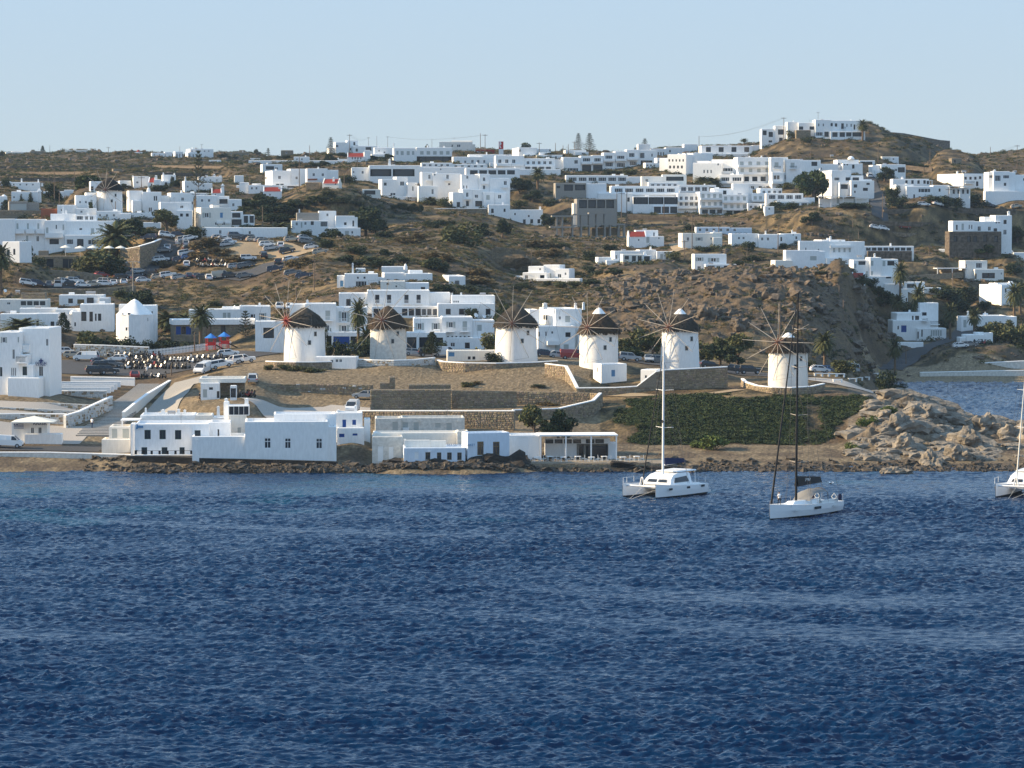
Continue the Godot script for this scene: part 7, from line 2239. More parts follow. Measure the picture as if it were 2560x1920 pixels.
func bikes(place: String, x0: float, y0: float, x1: float, y1: float, n: int, rows := 1, d_fix := 0.0):
	for i in n:
		var row := i % rows
		var t := float(i / rows) / maxf(1.0, ceil(float(n) / rows) - 1)
		var px := ox + lerpf(x0, x1, t) / ZS + rng.randf_range(-1, 1) + row * 3.0
		var py := oy + lerpf(y0, y1, float(row) / maxf(1, rows - 1) if rows > 1 else t) / ZS
		var p := gp(px, py)
		if d_fix > 0:
			p = gd(px, d_fix + row * 2.2)
		var c: Node3D = CAR["motorbike"].duplicate()
		c.name = numbered("motorbike")
		add_child(c)
		c.position = p + Vector3(0, 0.1, 0)
		c.rotation = Vector3(0.12, rng.randf_range(0.6, 1.4) + (PI if rng.randf() < 0.3 else 0.0), 0)
		var col: String = ["black", "black", "black", "grey", "navy", "silver", "black", "grey", "red", "white"][rng.randi() % 10]
		for ch in c.get_children():
			if ch.name == "body":
				ch.material_override = M["paint_" + col]
		tag(c, "motorbike parked " + place, "motorbike", "motorbikes " + place)
		KEEP.append([p.x, p.z, 4.0])

func vehicles():
	make_cars()
	tile(0, 640)
	cars("along the lower stone wall on the left", "o white 240 264 10;e navy 330 264 15;h grey 425 262 100;v white 505 270 95;o white 570 250 20;h black 620 266 5;o white 645 240 25;h white 715 274 15;e black 705 222 30;h tan 800 268 30;o silver 875 248 170;e white 910 264 10;h white 985 255 95;h white 1070 248 100")
	cars("on the road bend below the dry bank", "h red 880 190 30;e black 960 160 35;e black 1055 205 20;o grey 1120 198 95;e silver 1205 160 15;e navy 1205 212 20;h white 1240 230 10;o black 1285 180 170;h black 1100 150 30")
	cars("in the row at the foot of the dry bank", "h tan 1372 202 10;o white 1455 192 15;e silver 1555 205 20;h navy 1635 198 100;h grey 1700 200 95;h black 1755 205 10;h white 1805 208 100;v tan 1915 198 5;e black 1990 192 10;e grey 2120 195 5")
	cars("on the plaza behind the white steps", "o white 575 862 10;v white 735 915 175;e tan 640 890 0;o silver 820 905 95;h navy 870 945 15;e black 890 975 10;e grey 960 968 15;h white 1015 915 175;o black 830 1028 15;o black 930 1025 5;h red 1160 1062 100;e white 1975 875 5;o white 1915 972 15;o white 2025 938 170;o white 2110 930 10;v white 1755 1015 250;h silver 2180 1100 95")
	bikes("in the big cluster on the plaza", 1060, 880, 1380, 985, 40, 5)
	bikes("in the row along the plaza's white wall", 640, 800, 1010, 880, 14)
	bikes("on the small plaza island", 1430, 920, 1610, 985, 14, 2)
	bikes("beside the white picket fence", 1640, 900, 1930, 935, 14, 2)
	bikes("in a line at the head of the ramp", 1230, 1062, 1410, 1066, 4)
	tile(0, 340)
	cars("at the top of the left car park", "o white 1440 895 15;e navy 1545 880 10;h white 1545 940 95;h silver 1610 950 95;e white 1645 905 20;h white 1450 988 95;e grey 1425 1022 10;e black 1655 990 20;o white 1615 1045 15;h white 1110 893 5;o navy 1290 912 170;o silver 1600 920 20")
	cars("beside the hillside road below the hotel", "e grey 1345 1062 15;h silver 1350 1096 10;o white 1402 1104 5;e navy 1565 1090 10;h white 1615 1130 95;e blue 1640 1070 10")
	cars("on the sunlit upper car park", "h silver 1890 895 20;h white 1940 910 15;h white 1985 940 15;h silver 1965 965 10;e white 1925 925 20;o grey 2040 880 10;o black 2130 905 175;h tan 2190 915 15;o white 2150 1085 5;e silver 2040 1152 15;e grey 2110 1145 20;h black 2155 1132 10")
	bikes("in a line on the dry bank", 1690, 1100, 1930, 1138, 22, 2)
	tile(640, 320)
	cars("on the car park right of the dry bank", "h silver 45 988 15;e tan 85 1008 10;e white 100 1035 10;e silver 135 1062 12;h white 215 1035 95;o black 275 1090 10;o black 65 1130 100;h white 300 1155 15;o black 190 1190 95;o navy 172 1242 5;e tan 315 985 10;h silver 420 972 20;e grey 435 1000 12;h white 478 1048 8;e tan 562 1092 5")
	tile(640, 640)
	cars("below the hotel steps behind the first mill", "o white 205 470 275;h white 290 465 275;e grey 320 168 10;e navy 420 190 5")
	cars("behind the second mill", "h grey 850 880 10;h black 930 880 5;e silver 1372 880 5;o black 1495 875 8;v white 1630 880 10", 630.0)
	tile(1280, 640)
	cars("parked behind the fourth mill", "h navy 285 890 10;h silver 405 895 5;v red 525 920 5;h grey 935 925 5;o silver 1020 930 4;e silver 1185 925 270;h grey 1265 930 5", 628.0)
	cars("parked between the last two mills", "e black 1720 960 8;o black 1890 985 175;o black 2060 985 5", 618.0)
	tile(1920, 600)
	cars("right of the last mill", "h white 450 1150 8;e blue 540 1155 5;v silver 740 1135 95")
	cars("on the sloping sea road", "h white 1668 936 5;e grey 1745 928 8")
	bikes("by the vaulted sheds on the sea road", 1775, 905, 1865, 905, 6)
	tile(1920, 280)
	cars("on the upper right hillside", "o white 868 570 95;h white 920 1028 5;h white 990 1024 5;h red 1175 1018 5;h tan 2140 828 5;e white 1340 818 5;e navy 1900 828 0;h white 1460 815 20")
	tile(640, 920)
	cars("beside the roofless ruin", "e silver 935 272 175")
	cars("on the yard behind the waterfront", "v white 832 385 265")
	tile(0, 920)
	cars("waiting on the coast road at the left edge", "v white 60 695 0")
	bikes("beside the phone booth", 2065, 262, 2180, 262, 6)

# ---------------------------------------------------------------- walls, roads, steps, poles, street furniture
# points: column, top row, base row, depth
func stone_wall(called: String, label: String, pts: Array, thick := 0.5, white := 0.0, cap := true, body := "mortar", stones := true, big := 1.0):
	var P := []
	for p in pts:
		var t := un(p[0], p[1], p[3])
		var b := un(p[0], p[2], p[3])
		P.append([b, t])
	var o := thing(called, label, "wall", P[0][0], 0.0)
	var org: Vector3 = P[0][0]
	var wm := MB.new()
	var cm := MB.new()
	for i in P.size() - 1:
		var b0: Vector3 = P[i][0] - org
		var b1: Vector3 = P[i + 1][0] - org
		var t0: Vector3 = P[i][1] - org
		var t1: Vector3 = P[i + 1][1] - org
		var run := Vector3(b1.x - b0.x, 0, b1.z - b0.z)
		var L := run.length()
		var xd := run / L
		var nrm := xd.cross(Vector3.UP)
		var back := -nrm * thick
		b0.y = minf(b0.y, g(P[i][0].x, -P[i][0].z) - org.y) - 0.3
		b1.y = minf(b1.y, g(P[i + 1][0].x, -P[i + 1][0].z) - org.y) - 0.3
		wm.hexa([b0, b1, t1, t0, b0 + back, b1 + back, t1 + back, t0 + back])
		if cap:
			var u := Vector3(0, 0.16, 0)
			var f := nrm * 0.07
			cm.hexa([t0 + f + Vector3(0, 0.003, 0), t1 + f + Vector3(0, 0.003, 0), t1 + f * 0.3 + u, t0 + f * 0.3 + u, t0 + back - f + Vector3(0, 0.003, 0), t1 + back - f + Vector3(0, 0.003, 0), t1 + back - f * 0.3 + u, t0 + back - f * 0.3 + u])
		if stones:
			var n := maxi(1, int(L / 2.5))
			for k in n:
				var ta := float(k) / n
				var tb := float(k + 1) / n
				var y0 := maxf(b0.lerp(b1, ta).y, b0.lerp(b1, tb).y)
				var y1 := minf(t0.lerp(t1, ta).y, t0.lerp(t1, tb).y)
				if y1 - y0 > 0.25:
					var s0 := b0.lerp(b1, ta)
					stones_at.append([Vector3(s0.x, y0, s0.z), xd, L / n, y1 - y0])
	part(o, "masonry", wm.mesh(), M[body])
	if cap:
		part(o, "coping", cm.mesh(), M["white"])
	if stones:
		var mb := MB.new()
		mb.use_c = true
		for s in stones_at:
			stone_run(mb, s[0], s[1], s[2], s[3], white, big)
		if mb.v.size():
			var sn := part(o, "rubble_stones", mb.mesh(), M["stone"])
			sn.set_meta("kind", "stuff")
	stones_at = []

var stones_at := []
func stone_run(mb: MB, o: Vector3, xd: Vector3, w: float, hgt: float, white: float, big: float):
	var nrm := xd.cross(Vector3.UP)
	var y := 0.02
	while y < hgt - 0.1:
		var rh := minf(rng.randf_range(0.22, 0.42) * big, hgt - y)
		var x := 0.0
		while x < w - 0.08:
			var rw := minf(rng.randf_range(0.3, 0.8) * big, w - x)
			var c := rng.randf_range(0.62, 1.2)
			mb.col = Color(0.42 * c, 0.335 * c * rng.randf_range(0.93, 1.03), 0.235 * c * rng.randf_range(0.85, 1.05))
			if rng.randf() < white:
				mb.col = Color(0.72, 0.71, 0.69) * rng.randf_range(0.85, 1.05)
			var f := nrm * rng.randf_range(0.05, 0.13)
			var a := o + xd * (x + 0.02) + Vector3(0, y + 0.02, 0)
			var b := o + xd * (x + rw - 0.03) + Vector3(0, y + rng.randf_range(0.01, 0.05), 0)
			var d := o + xd * (x + rw - rng.randf_range(0.02, 0.1)) + Vector3(0, y + rh - 0.02, 0)
			var e := o + xd * (x + rng.randf_range(0.02, 0.1)) + Vector3(0, y + rh - rng.randf_range(0.01, 0.05), 0)
			var m := (a + b + d + e) / 4
			var a2 := m + (a - m) * 0.7 + f
			var b2 := m + (b - m) * 0.7 + f
			var d2 := m + (d - m) * 0.7 + f * 0.8
			var e2 := m + (e - m) * 0.7 + f * 0.8
			mb.quad(e2, d2, b2, a2)
			mb.quad(a2, b2, b, a)
			mb.quad(b2, d2, d, b)
			mb.quad(d2, e2, e, d)
			mb.quad(e2, a2, a, e)
			x += rw
		y += rh

# a paved strip draped on the ground: centre points column, row (or depth when the third entry is set), half width
func road(called: String, pts: Array, hw: float, m: String, lift := 0.1, across := 8):
	var C := []
	for p in pts:
		var q := gd(p[0], p[2]) if p.size() > 2 else gp(p[0], p[1])
		C.append(q)
	var fine := []
	for i in C.size() - 1:
		var n := maxi(2, int(C[i].distance_to(C[i + 1]) / 1.5))
		for k in n:
			fine.append(C[i].lerp(C[i + 1], float(k) / n))
	fine.append(C[C.size() - 1])
	var v := PackedVector3Array()
	var cc := PackedColorArray()
	for i in fine.size():
		var a: Vector3 = fine[maxi(i - 3, 0)]
		var b: Vector3 = fine[mini(i + 3, fine.size() - 1)]
		var dir := Vector3(b.x - a.x, 0, b.z - a.z).normalized()
		var sd := dir.cross(Vector3.UP)
		for k in across + 1:
			var p: Vector3 = fine[i] + sd * lerpf(hw, -hw, float(k) / across)
			v.append(Vector3(p.x, g(p.x, -p.z) + lift, p.z))
			cc.append(Color.WHITE)
		KEEP.append([fine[i].x, fine[i].z, hw * hw * 1.1])
	structure(part(self, called, grid_mesh(v, across + 1, fine.size(), cc), M[m]))

func pole(label: String, px: float, top: float, bottom: float, kind := 0, dd := 0.0, called := "utility_pole"):
	var p := gp(px, bottom) if dd <= 0 else gd(px, dd)
	var h := un(px, top, -p.z).y - p.y
	if h < 1.5 or h > 40:
		return p
	var o := thing(called, label, "pole", p)
	var mb := MB.new()
	mb.tube(Vector3(0, -0.4, 0), Vector3(0, h, 0), 0.15, 0.1, 8)
	part(o, "post", mb.mesh(), M["polewood"] if kind != 1 else M["concrete"])
	if kind == 0:
		var am := MB.new()
		am.box(Vector3(-1.1, h - 0.5, -0.06), Vector3(1.1, h - 0.36, 0.06))
		for x in [-1.0, -0.4, 0.4, 1.0]:
			am.tube(Vector3(x, h - 0.36, 0), Vector3(x, h - 0.16, 0), 0.05, 0.03, 5)
		part(o, "crossarm", am.mesh(), M["polewood"])
	elif kind == 1:
		var am := MB.new()
		am.tube(Vector3(-1.6, h - 0.05, 0), Vector3(1.6, h - 0.05, 0), 0.05, 0.05, 5)
		for x in [-1.6, 1.6]:
			am.box(Vector3(x - 0.25, h - 0.3, -0.15), Vector3(x + 0.25, h - 0.1, 0.15))
		part(o, "lamp_head", am.mesh(), M["metal"])
	elif kind == 2:
		var lm := MB.new()
		lm.ball(Vector3(0, h + 0.2, 0), Vector3(0.28, 0.28, 0.28), 10, 6)
		part(o, "lamp_globe", lm.mesh(), M["trim"])
	return p + Vector3(0, h - 0.2, 0)

func wire(label: String, a: Vector3, b: Vector3, sag: float):
	var mb := MB.new()
	var o := thing("power_line", label, "cable", a)
	var n := 14
	for off in [-0.5, 0.5]:
		for i in n:
			var t0 := float(i) / n
			var t1 := float(i + 1) / n
			mb.tube((b - a) * t0 + Vector3(off, -sag * 4 * t0 * (1 - t0), 0), (b - a) * t1 + Vector3(off, -sag * 4 * t1 * (1 - t1), 0), 0.03, 0.03, 3, false)
	part(o, "strand", mb.mesh(), M["wire"])

func boulder(label: String, px: float, py: float, size: Vector3, seed_: int, m := "rock", dd := 0.0, amp := 1.0, called := "boulder"):
	var p := gp(px, py) if dd <= 0 else gd(px, dd)
	var o := part(self, called, rock_mesh(seed_, 34, 22, amp), M[m], p + Vector3(0, size.y * 0.18, 0))
	o.scale = size
	o.rotation = Vector3(0, seed_ * 1.3, 0.15)
	tag(o, label, "rock")

func roads():
	road("plaza", [[60, 0, 640], [300, 0, 638], [470, 0, 634], [560, 0, 632], [630, 0, 630]], 15.0, "asphalt", 0.12, 12)
	road("car_ramp", [[478, 948], [440, 985], [405, 1030], [388, 1062]], 3.2, "concrete", 0.15)
	road("coast_road", [[-80, 0, 517], [60, 0, 517], [180, 0, 517.5], [300, 0, 518]], 3.0, "asphalt", 0.1)
	road("hill_road", [[120, 720], [220, 716], [310, 700], [365, 676], [405, 648], [425, 622], [440, 605]], 3.6, "asphalt", 0.18)
	road("car_park", [[560, 700], [620, 686], [680, 668], [710, 652]], 6.0, "asphalt", 0.2)
	road("dirt_car_park", [[520, 612], [600, 618], [680, 620], [780, 630]], 5.5, "sandtone", 0.2)
	road("hillside_road", [[2200, 548], [2196, 520], [2186, 490], [2172, 455], [2166, 440]], 2.8, "asphalt", 0.2)
	road("sea_road", [[2225, 928], [2270, 900], [2330, 868], [2400, 838], [2445, 805]], 3.2, "asphalt", 0.2)
	road("mill_road", [[1010, 0, 632], [1300, 0, 632], [1600, 0, 628], [1850, 0, 620], [2010, 0, 612]], 6.0, "asphalt", 0.12)
	road("mill_plaza", [[2020, 0, 590], [2100, 0, 594], [2160, 0, 600]], 11.0, "paving", 0.12, 10)
	road("dirt_track", [[1620, 655], [1660, 640], [1700, 625], [1690, 610]], 2.4, "sandtone", 0.2)
	road("cliff_path", [[1330, 990], [1500, 992], [1640, 990], [1780, 985], [1850, 975]], 1.4, "sandtone", 0.15)
	road("terrace_paving", [[-40, 0, 553.6], [110, 0, 553.8], [225, 0, 554]], 2.3, "paving", 0.1)
	road("terrace_paving", [[-40, 0, 547.6], [100, 0, 547.6], [190, 0, 547.6]], 2.6, "paving", 0.1)
	road("kiosk_yard", [[-60, 0, 533], [90, 0, 533], [215, 0, 533]], 9.5, "paving", 0.08, 12)
	road("yard", [[640, 0, 548], [760, 0, 552], [880, 0, 556], [920, 0, 560]], 8.0, "paving", 0.14, 10)

func walls():
	stone_wall("mill_wall", "low honey stone wall with white coping round the leftmost mill", [[664, 904, 916, 602.0], [690, 905, 920, 599.0], [740, 906, 922, 597.5], [790, 906, 922, 597.5], [830, 905, 918, 599.0]])
	stone_wall("mill_wall", "whitewashed low wall round the stained second mill", [[890, 899, 912, 602.0], [930, 901, 918, 600.0], [985, 902, 918, 599.0], [1040, 900, 914, 600.0], [1088, 895, 908, 604.0]], 0.5, 0.85, true, "white_old")
	stone_wall("mill_wall", "curved honey stone wall with white coping round the third mill", [[1091, 901, 918, 604.0], [1105, 905, 925, 600.0], [1160, 908, 929, 597.0], [1240, 909, 930, 596.0], [1330, 907, 925, 598.0], [1395, 903, 918, 602.0]])
	stone_wall("mill_wall", "sunlit stone wall descending left of the blue-windowed cottage", [[1362, 910, 924, 591.0], [1412, 916, 932, 587.0], [1424, 938, 968, 583.0], [1440, 970, 990, 578.0]])
	stone_wall("terrace_wall", "long dark stone terrace wall with white coping under the fourth and fifth mills", [[1440, 971, 992, 571.5], [1540, 970, 992, 571], [1592, 967, 992, 571], [1640, 930, 992, 571], [1662, 926, 992, 571], [1740, 922, 988, 571.5], [1819, 918, 978, 573]], 0.6)
	stone_wall("mill_wall", "round stone bastion with white coping under the rightmost mill", [[1853, 948, 956, 576], [1862, 956, 966, 572], [1890, 965, 985, 566], [1930, 969, 1000, 563], [1980, 970, 1004, 562], [2030, 967, 1000, 563.5], [2062, 960, 986, 567]])
	stone_wall("field_wall", "long rubble wall below the sandy bluff on the left", [[590, 960, 985, 576], [690, 960, 996, 575], [790, 960, 994, 575], [932, 962, 1000, 574]], 0.6, 0.05, false)
	stone_wall("yard_wall", "plastered grey wall running right from the roofless ruin", [[1127, 976, 1022, 559], [1210, 977, 1020, 559.5], [1292, 978, 1012, 560.5]], 0.5, 0.0, false)
	stone_wall("yard_wall", "long dark stone wall behind the weathered white building", [[896, 1028, 1050, 541], [1030, 1028, 1058, 538], [1160, 1028, 1062, 536], [1286, 1028, 1068, 534]], 0.5, 0.0, true)
	stone_wall("field_wall", "low stone wall above the beach restaurant's brown terrace", [[1282, 979, 1006, 563], [1400, 980, 1008, 562], [1474, 982, 1010, 561], [1502, 984, 1002, 559]], 0.5, 0.0, false)
	stone_wall("field_wall", "slanting stone wall with white coping left of the rock steps", [[1282, 1026, 1045, 546], [1400, 1022, 1046, 548], [1486, 1002, 1026, 554], [1504, 984, 1008, 558.5]], 0.5, 0.0, true)
	stone_wall("retaining_wall", "tan retaining wall with white coping below the hotel cubes", [[1071, 522, 545, 1086], [1140, 522, 546, 1086], [1217, 522, 545, 1086]], 0.7, 0.0, true)
	stone_wall("retaining_wall", "lower rubble wall on the slope below the hotel cubes", [[975, 534, 548, 1072], [1080, 540, 558, 1070], [1205, 545, 562, 1070]], 0.7, 0.0, false)
	stone_wall("field_wall", "short stone wall right of the thin-trunked tree", [[857, 609, 626, 945], [942, 609, 628, 945]], 0.6, 0.0, false)
	stone_wall("field_wall", "sunlit stone wall across the middle of the dry slope", [[973, 612, 624, 952], [1060, 614, 626, 952], [1165, 616, 632, 950]], 0.6, 0.0, false)
	stone_wall("field_wall", "long sunlit stone wall above the earth mound", [[1133, 599, 616, 985], [1220, 599, 614, 988], [1300, 598, 612, 990], [1362, 597, 610, 992]], 0.6, 0.0, false)
	stone_wall("retaining_wall", "tall stone wall curving below the left hotel's terrace", [[300, 625, 655, 872], [350, 616, 652, 868], [385, 606, 640, 874], [404, 598, 622, 885]], 0.7, 0.0, true)
	stone_wall("retaining_wall", "broad shaded stone wall under the stone restaurant", [[5, 668, 700, 838], [120, 674, 702, 836], [210, 680, 702, 836], [255, 688, 700, 836]], 0.7, 0.0, false)
	stone_wall("retaining_wall", "long stone wall below the row of parked cars on the left", [[4, 719, 740, 806], [120, 721, 740, 805], [240, 722, 742, 805], [340, 714, 734, 808]], 0.7, 0.0, false)
	stone_wall("field_wall", "low stone wall along the golden grass strip", [[1310, 722, 732, 852], [1400, 720, 731, 853], [1490, 718, 728, 854]], 0.6, 0.0, false)
	stone_wall("retaining_wall", "stone base wall under the two storey cube house with glass porch", [[1724, 687, 704, 888], [1752, 687, 705, 886], [1814, 688, 703, 887], [1908, 690, 701, 889]], 0.7, 0.0, false)
	var fw := [["below the farm building", [2080, 628, 636, 1010], [2290, 634, 643, 1005]], ["across the lower right field", [1960, 545, 553, 1105], [2180, 552, 560, 1098], [2330, 556, 566, 1090]], ["right of the hillside road", [2210, 524, 533, 1125], [2380, 520, 530, 1128], [2540, 522, 533, 1120]], ["above the three-tier house", [2060, 585, 593, 1040], [2240, 580, 589, 1050], [2400, 590, 600, 1040]], ["below the ribbon-window hotel", [1570, 538, 548, 1112], [1720, 543, 552, 1108], [1870, 545, 554, 1106]], ["under the dark right grove", [2260, 690, 700, 1000], [2420, 680, 692, 1010]], ["at the brown hill's crest", [2175, 326, 334, 1378], [2260, 333, 342, 1376], [2350, 350, 362, 1372], [2375, 352, 372, 1372]], ["on the middle of the brown hill", [2050, 398, 405, 1275], [2220, 408, 416, 1290], [2330, 420, 430, 1300]], ["high on the left terraces", [40, 430, 435, 1350], [300, 428, 434, 1360], [520, 434, 440, 1345]], ["halfway up the left terraces", [20, 445, 451, 1270], [260, 444, 450, 1280]], ["lowest on the left terraces", [0, 416, 421, 1480], [380, 413, 418, 1500], [700, 416, 421, 1470]]]
	for e in fw:
		for q in e.slice(1):
			q[3] = hit(q[0], q[2])
		stone_wall("field_wall", "dry stone field wall " + e[0], e.slice(1), 0.6, 0.0, false, "boulder", e[1][3] < 1060)
	stone_wall("sea_road_wall", "stone wall below the white cars on the sea road", [[2330, 886, 905, 838], [2400, 874, 905, 836], [2462, 869, 906, 834]], 0.6, 0.0, false)
	stone_wall("sea_wall", "whitewashed sea wall behind the far beach", [[2300, 932, 946, 798], [2400, 930, 946, 798], [2480, 928, 946, 798], [2620, 926, 946, 798]], 0.8, 1.0, true, "white_old", false)
	stone_wall("sea_wall", "upper white sloping wall above the far beach", [[2382, 914, 924, 808], [2460, 908, 922, 808], [2620, 900, 922, 808]], 0.8, 1.0, true, "white_old", false)
	stone_wall("plaza_wall", "long whitewashed stone wall behind the row of motorbikes", [[184, 862, 876, 664], [260, 864, 880, 663], [372, 869, 882, 662]], 0.5, 0.55, true, "white_old")
	stone_wall("terrace_wall", "uppermost white-daubed rubble wall of the left terraces", [[-12, 1001, 1012, 556.5], [110, 1006, 1018, 556.5], [235, 1012, 1026, 557]], 0.5, 0.7, false, "white_old", true, 1.3)
	stone_wall("terrace_wall", "middle white-daubed rubble wall of the left terraces", [[-12, 1017, 1030, 551], [100, 1022, 1035, 551], [205, 1027, 1042, 551.5]], 0.5, 0.7, false, "white_old", true, 1.3)
	stone_wall("terrace_wall", "lowest white wall of the left terraces behind the kiosk", [[-12, 1036, 1055, 544.5], [50, 1035, 1060, 544.5], [165, 1036, 1068, 544]], 0.5, 0.6, true, "white_old", true, 1.3)
	stone_wall("stair_wall", "white-daubed rubble wall flanking the long stairway", [[165, 1040, 1080, 541], [200, 1030, 1070, 545], [238, 1012, 1050, 552], [282, 992, 1028, 563]], 0.5, 0.7, true, "white_old", true, 1.3)
	stone_wall("ramp_wall", "cream wall between the long stairway and the car ramp", [[312, 1032, 1048, 552], [345, 1005, 1022, 562], [372, 985, 1000, 574], [428, 952, 966, 606]], 0.5, 0.9, true, "white_c", false)
	stone_wall("terrace_wall", "white rubble wall below the striped planting beds", [[84, 977, 993, 577], [170, 978, 994, 576], [266, 978, 994, 576]], 0.5, 0.75, true, "white_old", true, 1.3)
	stone_wall("plaza_wall", "low white parapet behind the striped planting beds", [[176, 943, 954, 606], [260, 944, 955, 605], [336, 946, 957, 604]], 0.4, 0.9, true, "white", false)
	stone_wall("sea_footing", "dark tarred sea footing below the waterfront houses", [[316, 1140, 1160, 503], [420, 1142, 1162, 502.5], [560, 1147, 1164, 501.5], [700, 1150, 1166, 500.6], [840, 1154, 1168, 499.8]], 0.8, 0.0, false, "rockdark", false)
	stone_wall("beach_wall", "low pale wall along the beach below the kiosk", [[-20, 1132, 1142, 509], [120, 1132, 1142, 508.5], [230, 1135, 1145, 508], [330, 1138, 1150, 507]], 0.4, 0.9, true, "white_old", false)

func ground_items():
	# long stairway of pale steps
	var a := gp(232, 1092)
	var b := gp(385, 962)
	var st := thing("stairway", "long stairway of pale steps climbing from the coast to the plaza", "stairs", a)
	var n := 44
	var dir := Vector3(b.x - a.x, 0, b.z - a.z)
	var turn := atan2(-dir.z, dir.x)
	var sm := MB.new()
	var stepd := dir.length() / n
	sm.box(Vector3(-0.05, -0.9, -3.0), Vector3(stepd + 0.06, 0.0, 3.0))
	var em := MB.new()
	em.box(Vector3(-0.07, 0.003, -3.0), Vector3(0.12, 0.03, 3.0))
	var smm := sm.mesh()
	var emm := em.mesh()
	for i in n:
		var t := float(i) / n
		var p := a.lerp(b, t)
		var s := part(st, "step", smm, M["paving"], Vector3(p.x - a.x, maxf(g(p.x, -p.z), p.y) + 0.25 - a.y, p.z - a.z))
		s.rotation.y = turn
		part(s, "nosing", emm, M["white_old"])
	# striped planting beds: white kerbs between dark beds
	for i in 4:
		var bed := thing("planting_bed_kerb", ["lowest", "second lowest", "second highest", "highest"][i] + " white kerb of the striped beds left of the stairway", "kerb", gd(lerpf(110, 150, i / 3.0), 579 + i * 6.5))
		var x1 := gd(lerpf(275, 300, i / 3.0), 579 + i * 6.5)
		var km := MB.new()
		km.box(Vector3(0, -0.6, -0.4), Vector3(x1.x - bed.position.x, 0.45, 0.4))
		part(bed, "kerb", km.mesh(), M["white"])
	# pyramid canvas roof and poster of the kiosk
	var k := un(66, 1054, 522.5)
	var ks: Node3D = get_node("kiosk")
	var rm := MB.new()
	var w := 6.4
	var c := [Vector3(-2.4, 0, 1.5), Vector3(4.6, 0, 1.5), Vector3(4.6, 0, -4.5), Vector3(-2.4, 0, -4.5)]
	for i in 4:
		rm.tri(Vector3(1.1, 0.85, -1.5), c[(i + 1) % 4], c[i])
		rm.quad(c[i], c[(i + 1) % 4], c[(i + 1) % 4] - Vector3(0, 0.15, 0), c[i] - Vector3(0, 0.15, 0))
	part(ks, "roof", rm.mesh(), M["canvas"], ks.transform.affine_inverse() * k)
	tile(0, 920)
	var fl := thing("flag_poster", "poster of blue and white stripes with a cross on the kiosk", "poster", un(ox + 120 / ZS, oy + 522 / ZS, 523.85))
	var bw := 85.0 / ZS * 524 / F
	var bh := 54.0 / ZS * 524 / F
	var bm := MB.new()
	bm.box(Vector3(-0.15, -0.15, -0.03), Vector3(bw + 0.15, bh + 0.15, 0))
	part(fl, "board", bm.mesh(), M["trim"])
	var sm2 := MB.new()
	for i in 5:
		var y := bh * (i * 2) / 9.0
		var x0 := bw * 0.42 if i >= 3 else 0.0
		sm2.box(Vector3(x0, y, 0.002), Vector3(bw, y + bh / 9.0, 0.012))
	for q in [[0.0, 5.0 / 9, 0.15, 0.72], [0.24, 5.0 / 9, 0.4, 0.72], [0.0, 0.83, 0.15, 1.0], [0.24, 0.83, 0.4, 1.0]]:
		sm2.box(Vector3(bw * q[0], bh * q[1], 0.002), Vector3(bw * q[2], bh * q[3], 0.012))
	part(fl, "stripes", sm2.mesh(), M["navyprint"])
	lettering("KIOSK", "dark blue letters on the kiosk front", un(ox + 285 / ZS, oy + 488 / ZS, 523.8), 0.0, 0.55, "navyprint", 1.35)
	lettering("DENTAL", "upper dark line of lettering on the corner building", un(ox + 305 / ZS, oy - 35 / ZS, 564.7), deg_to_rad(-4), 0.4, "navyprint", 1.2)
	lettering("CLINIC", "lower dark line of lettering on the corner building", un(ox + 312 / ZS, oy - 21 / ZS, 564.7), deg_to_rad(-4), 0.4, "navyprint", 1.0)
	var cr := thing("cross_sign", "dark cross above the lettering on the corner building", "sign", un(ox + 355 / ZS, oy - 62 / ZS, 564.6), deg_to_rad(-4))
	var cm := MB.new()
	cm.box(Vector3(-0.12, -0.4, 0), Vector3(0.12, 0.4, 0.06)); cm.box(Vector3(-0.4, -0.12, 0), Vector3(-0.12, 0.12, 0.06)); cm.box(Vector3(0.12, -0.12, 0), Vector3(0.4, 0.12, 0.06))
	part(cr, "cross", cm.mesh(), M["navyprint"])
	var fs := thing("fish_sign", "small blue fish-tailed plaque on the waterfront house", "sign", un(ox + 1190 / ZS, oy + 510 / ZS, 505.9), deg_to_rad(3))
	var pm := MB.new()
	pm.box(Vector3(0.05, -0.15, 0.03), Vector3(0.85, 0.2, 0.09))
	pm.extrude([Vector2(-0.3, -0.35), Vector2(0.0, -0.3), Vector2(0.12, 0.0), Vector2(0.02, 0.3), Vector2(0.08, 0.62), Vector2(-0.1, 0.4), Vector2(-0.28, 0.62), Vector2(-0.18, 0.2)], 0.03, 0.09)
	part(fs, "plaque", pm.mesh(), M["lightblue"])
	tile(640, 920)
	lettering("SEA SATIN MARKET", "blue lettering above the taverna's roof edge", un(ox + 1650 / ZS, oy + 672 / ZS, 499.2), deg_to_rad(3), 0.34, "lightblue", 3.0)
	# red and white roadside sign on the skyline
	tile(640, 320)
	var sg := thing("pylon_sign", "red and white pylon sign on the centre skyline", "sign", gd(ox + 2098 / ZS, 1400))
	var sgb := un(ox + 2098 / ZS, oy + 195 / ZS, 1400).y - sg.position.y
	var sw := 40.0 / ZS * 1400 / F
	var gm := MB.new()
	gm.box(Vector3(0, -1, -0.3), Vector3(sw, sgb + 4.0, 0.0))
	part(sg, "pylon", gm.mesh(), M["trim"])
	var rd := MB.new()
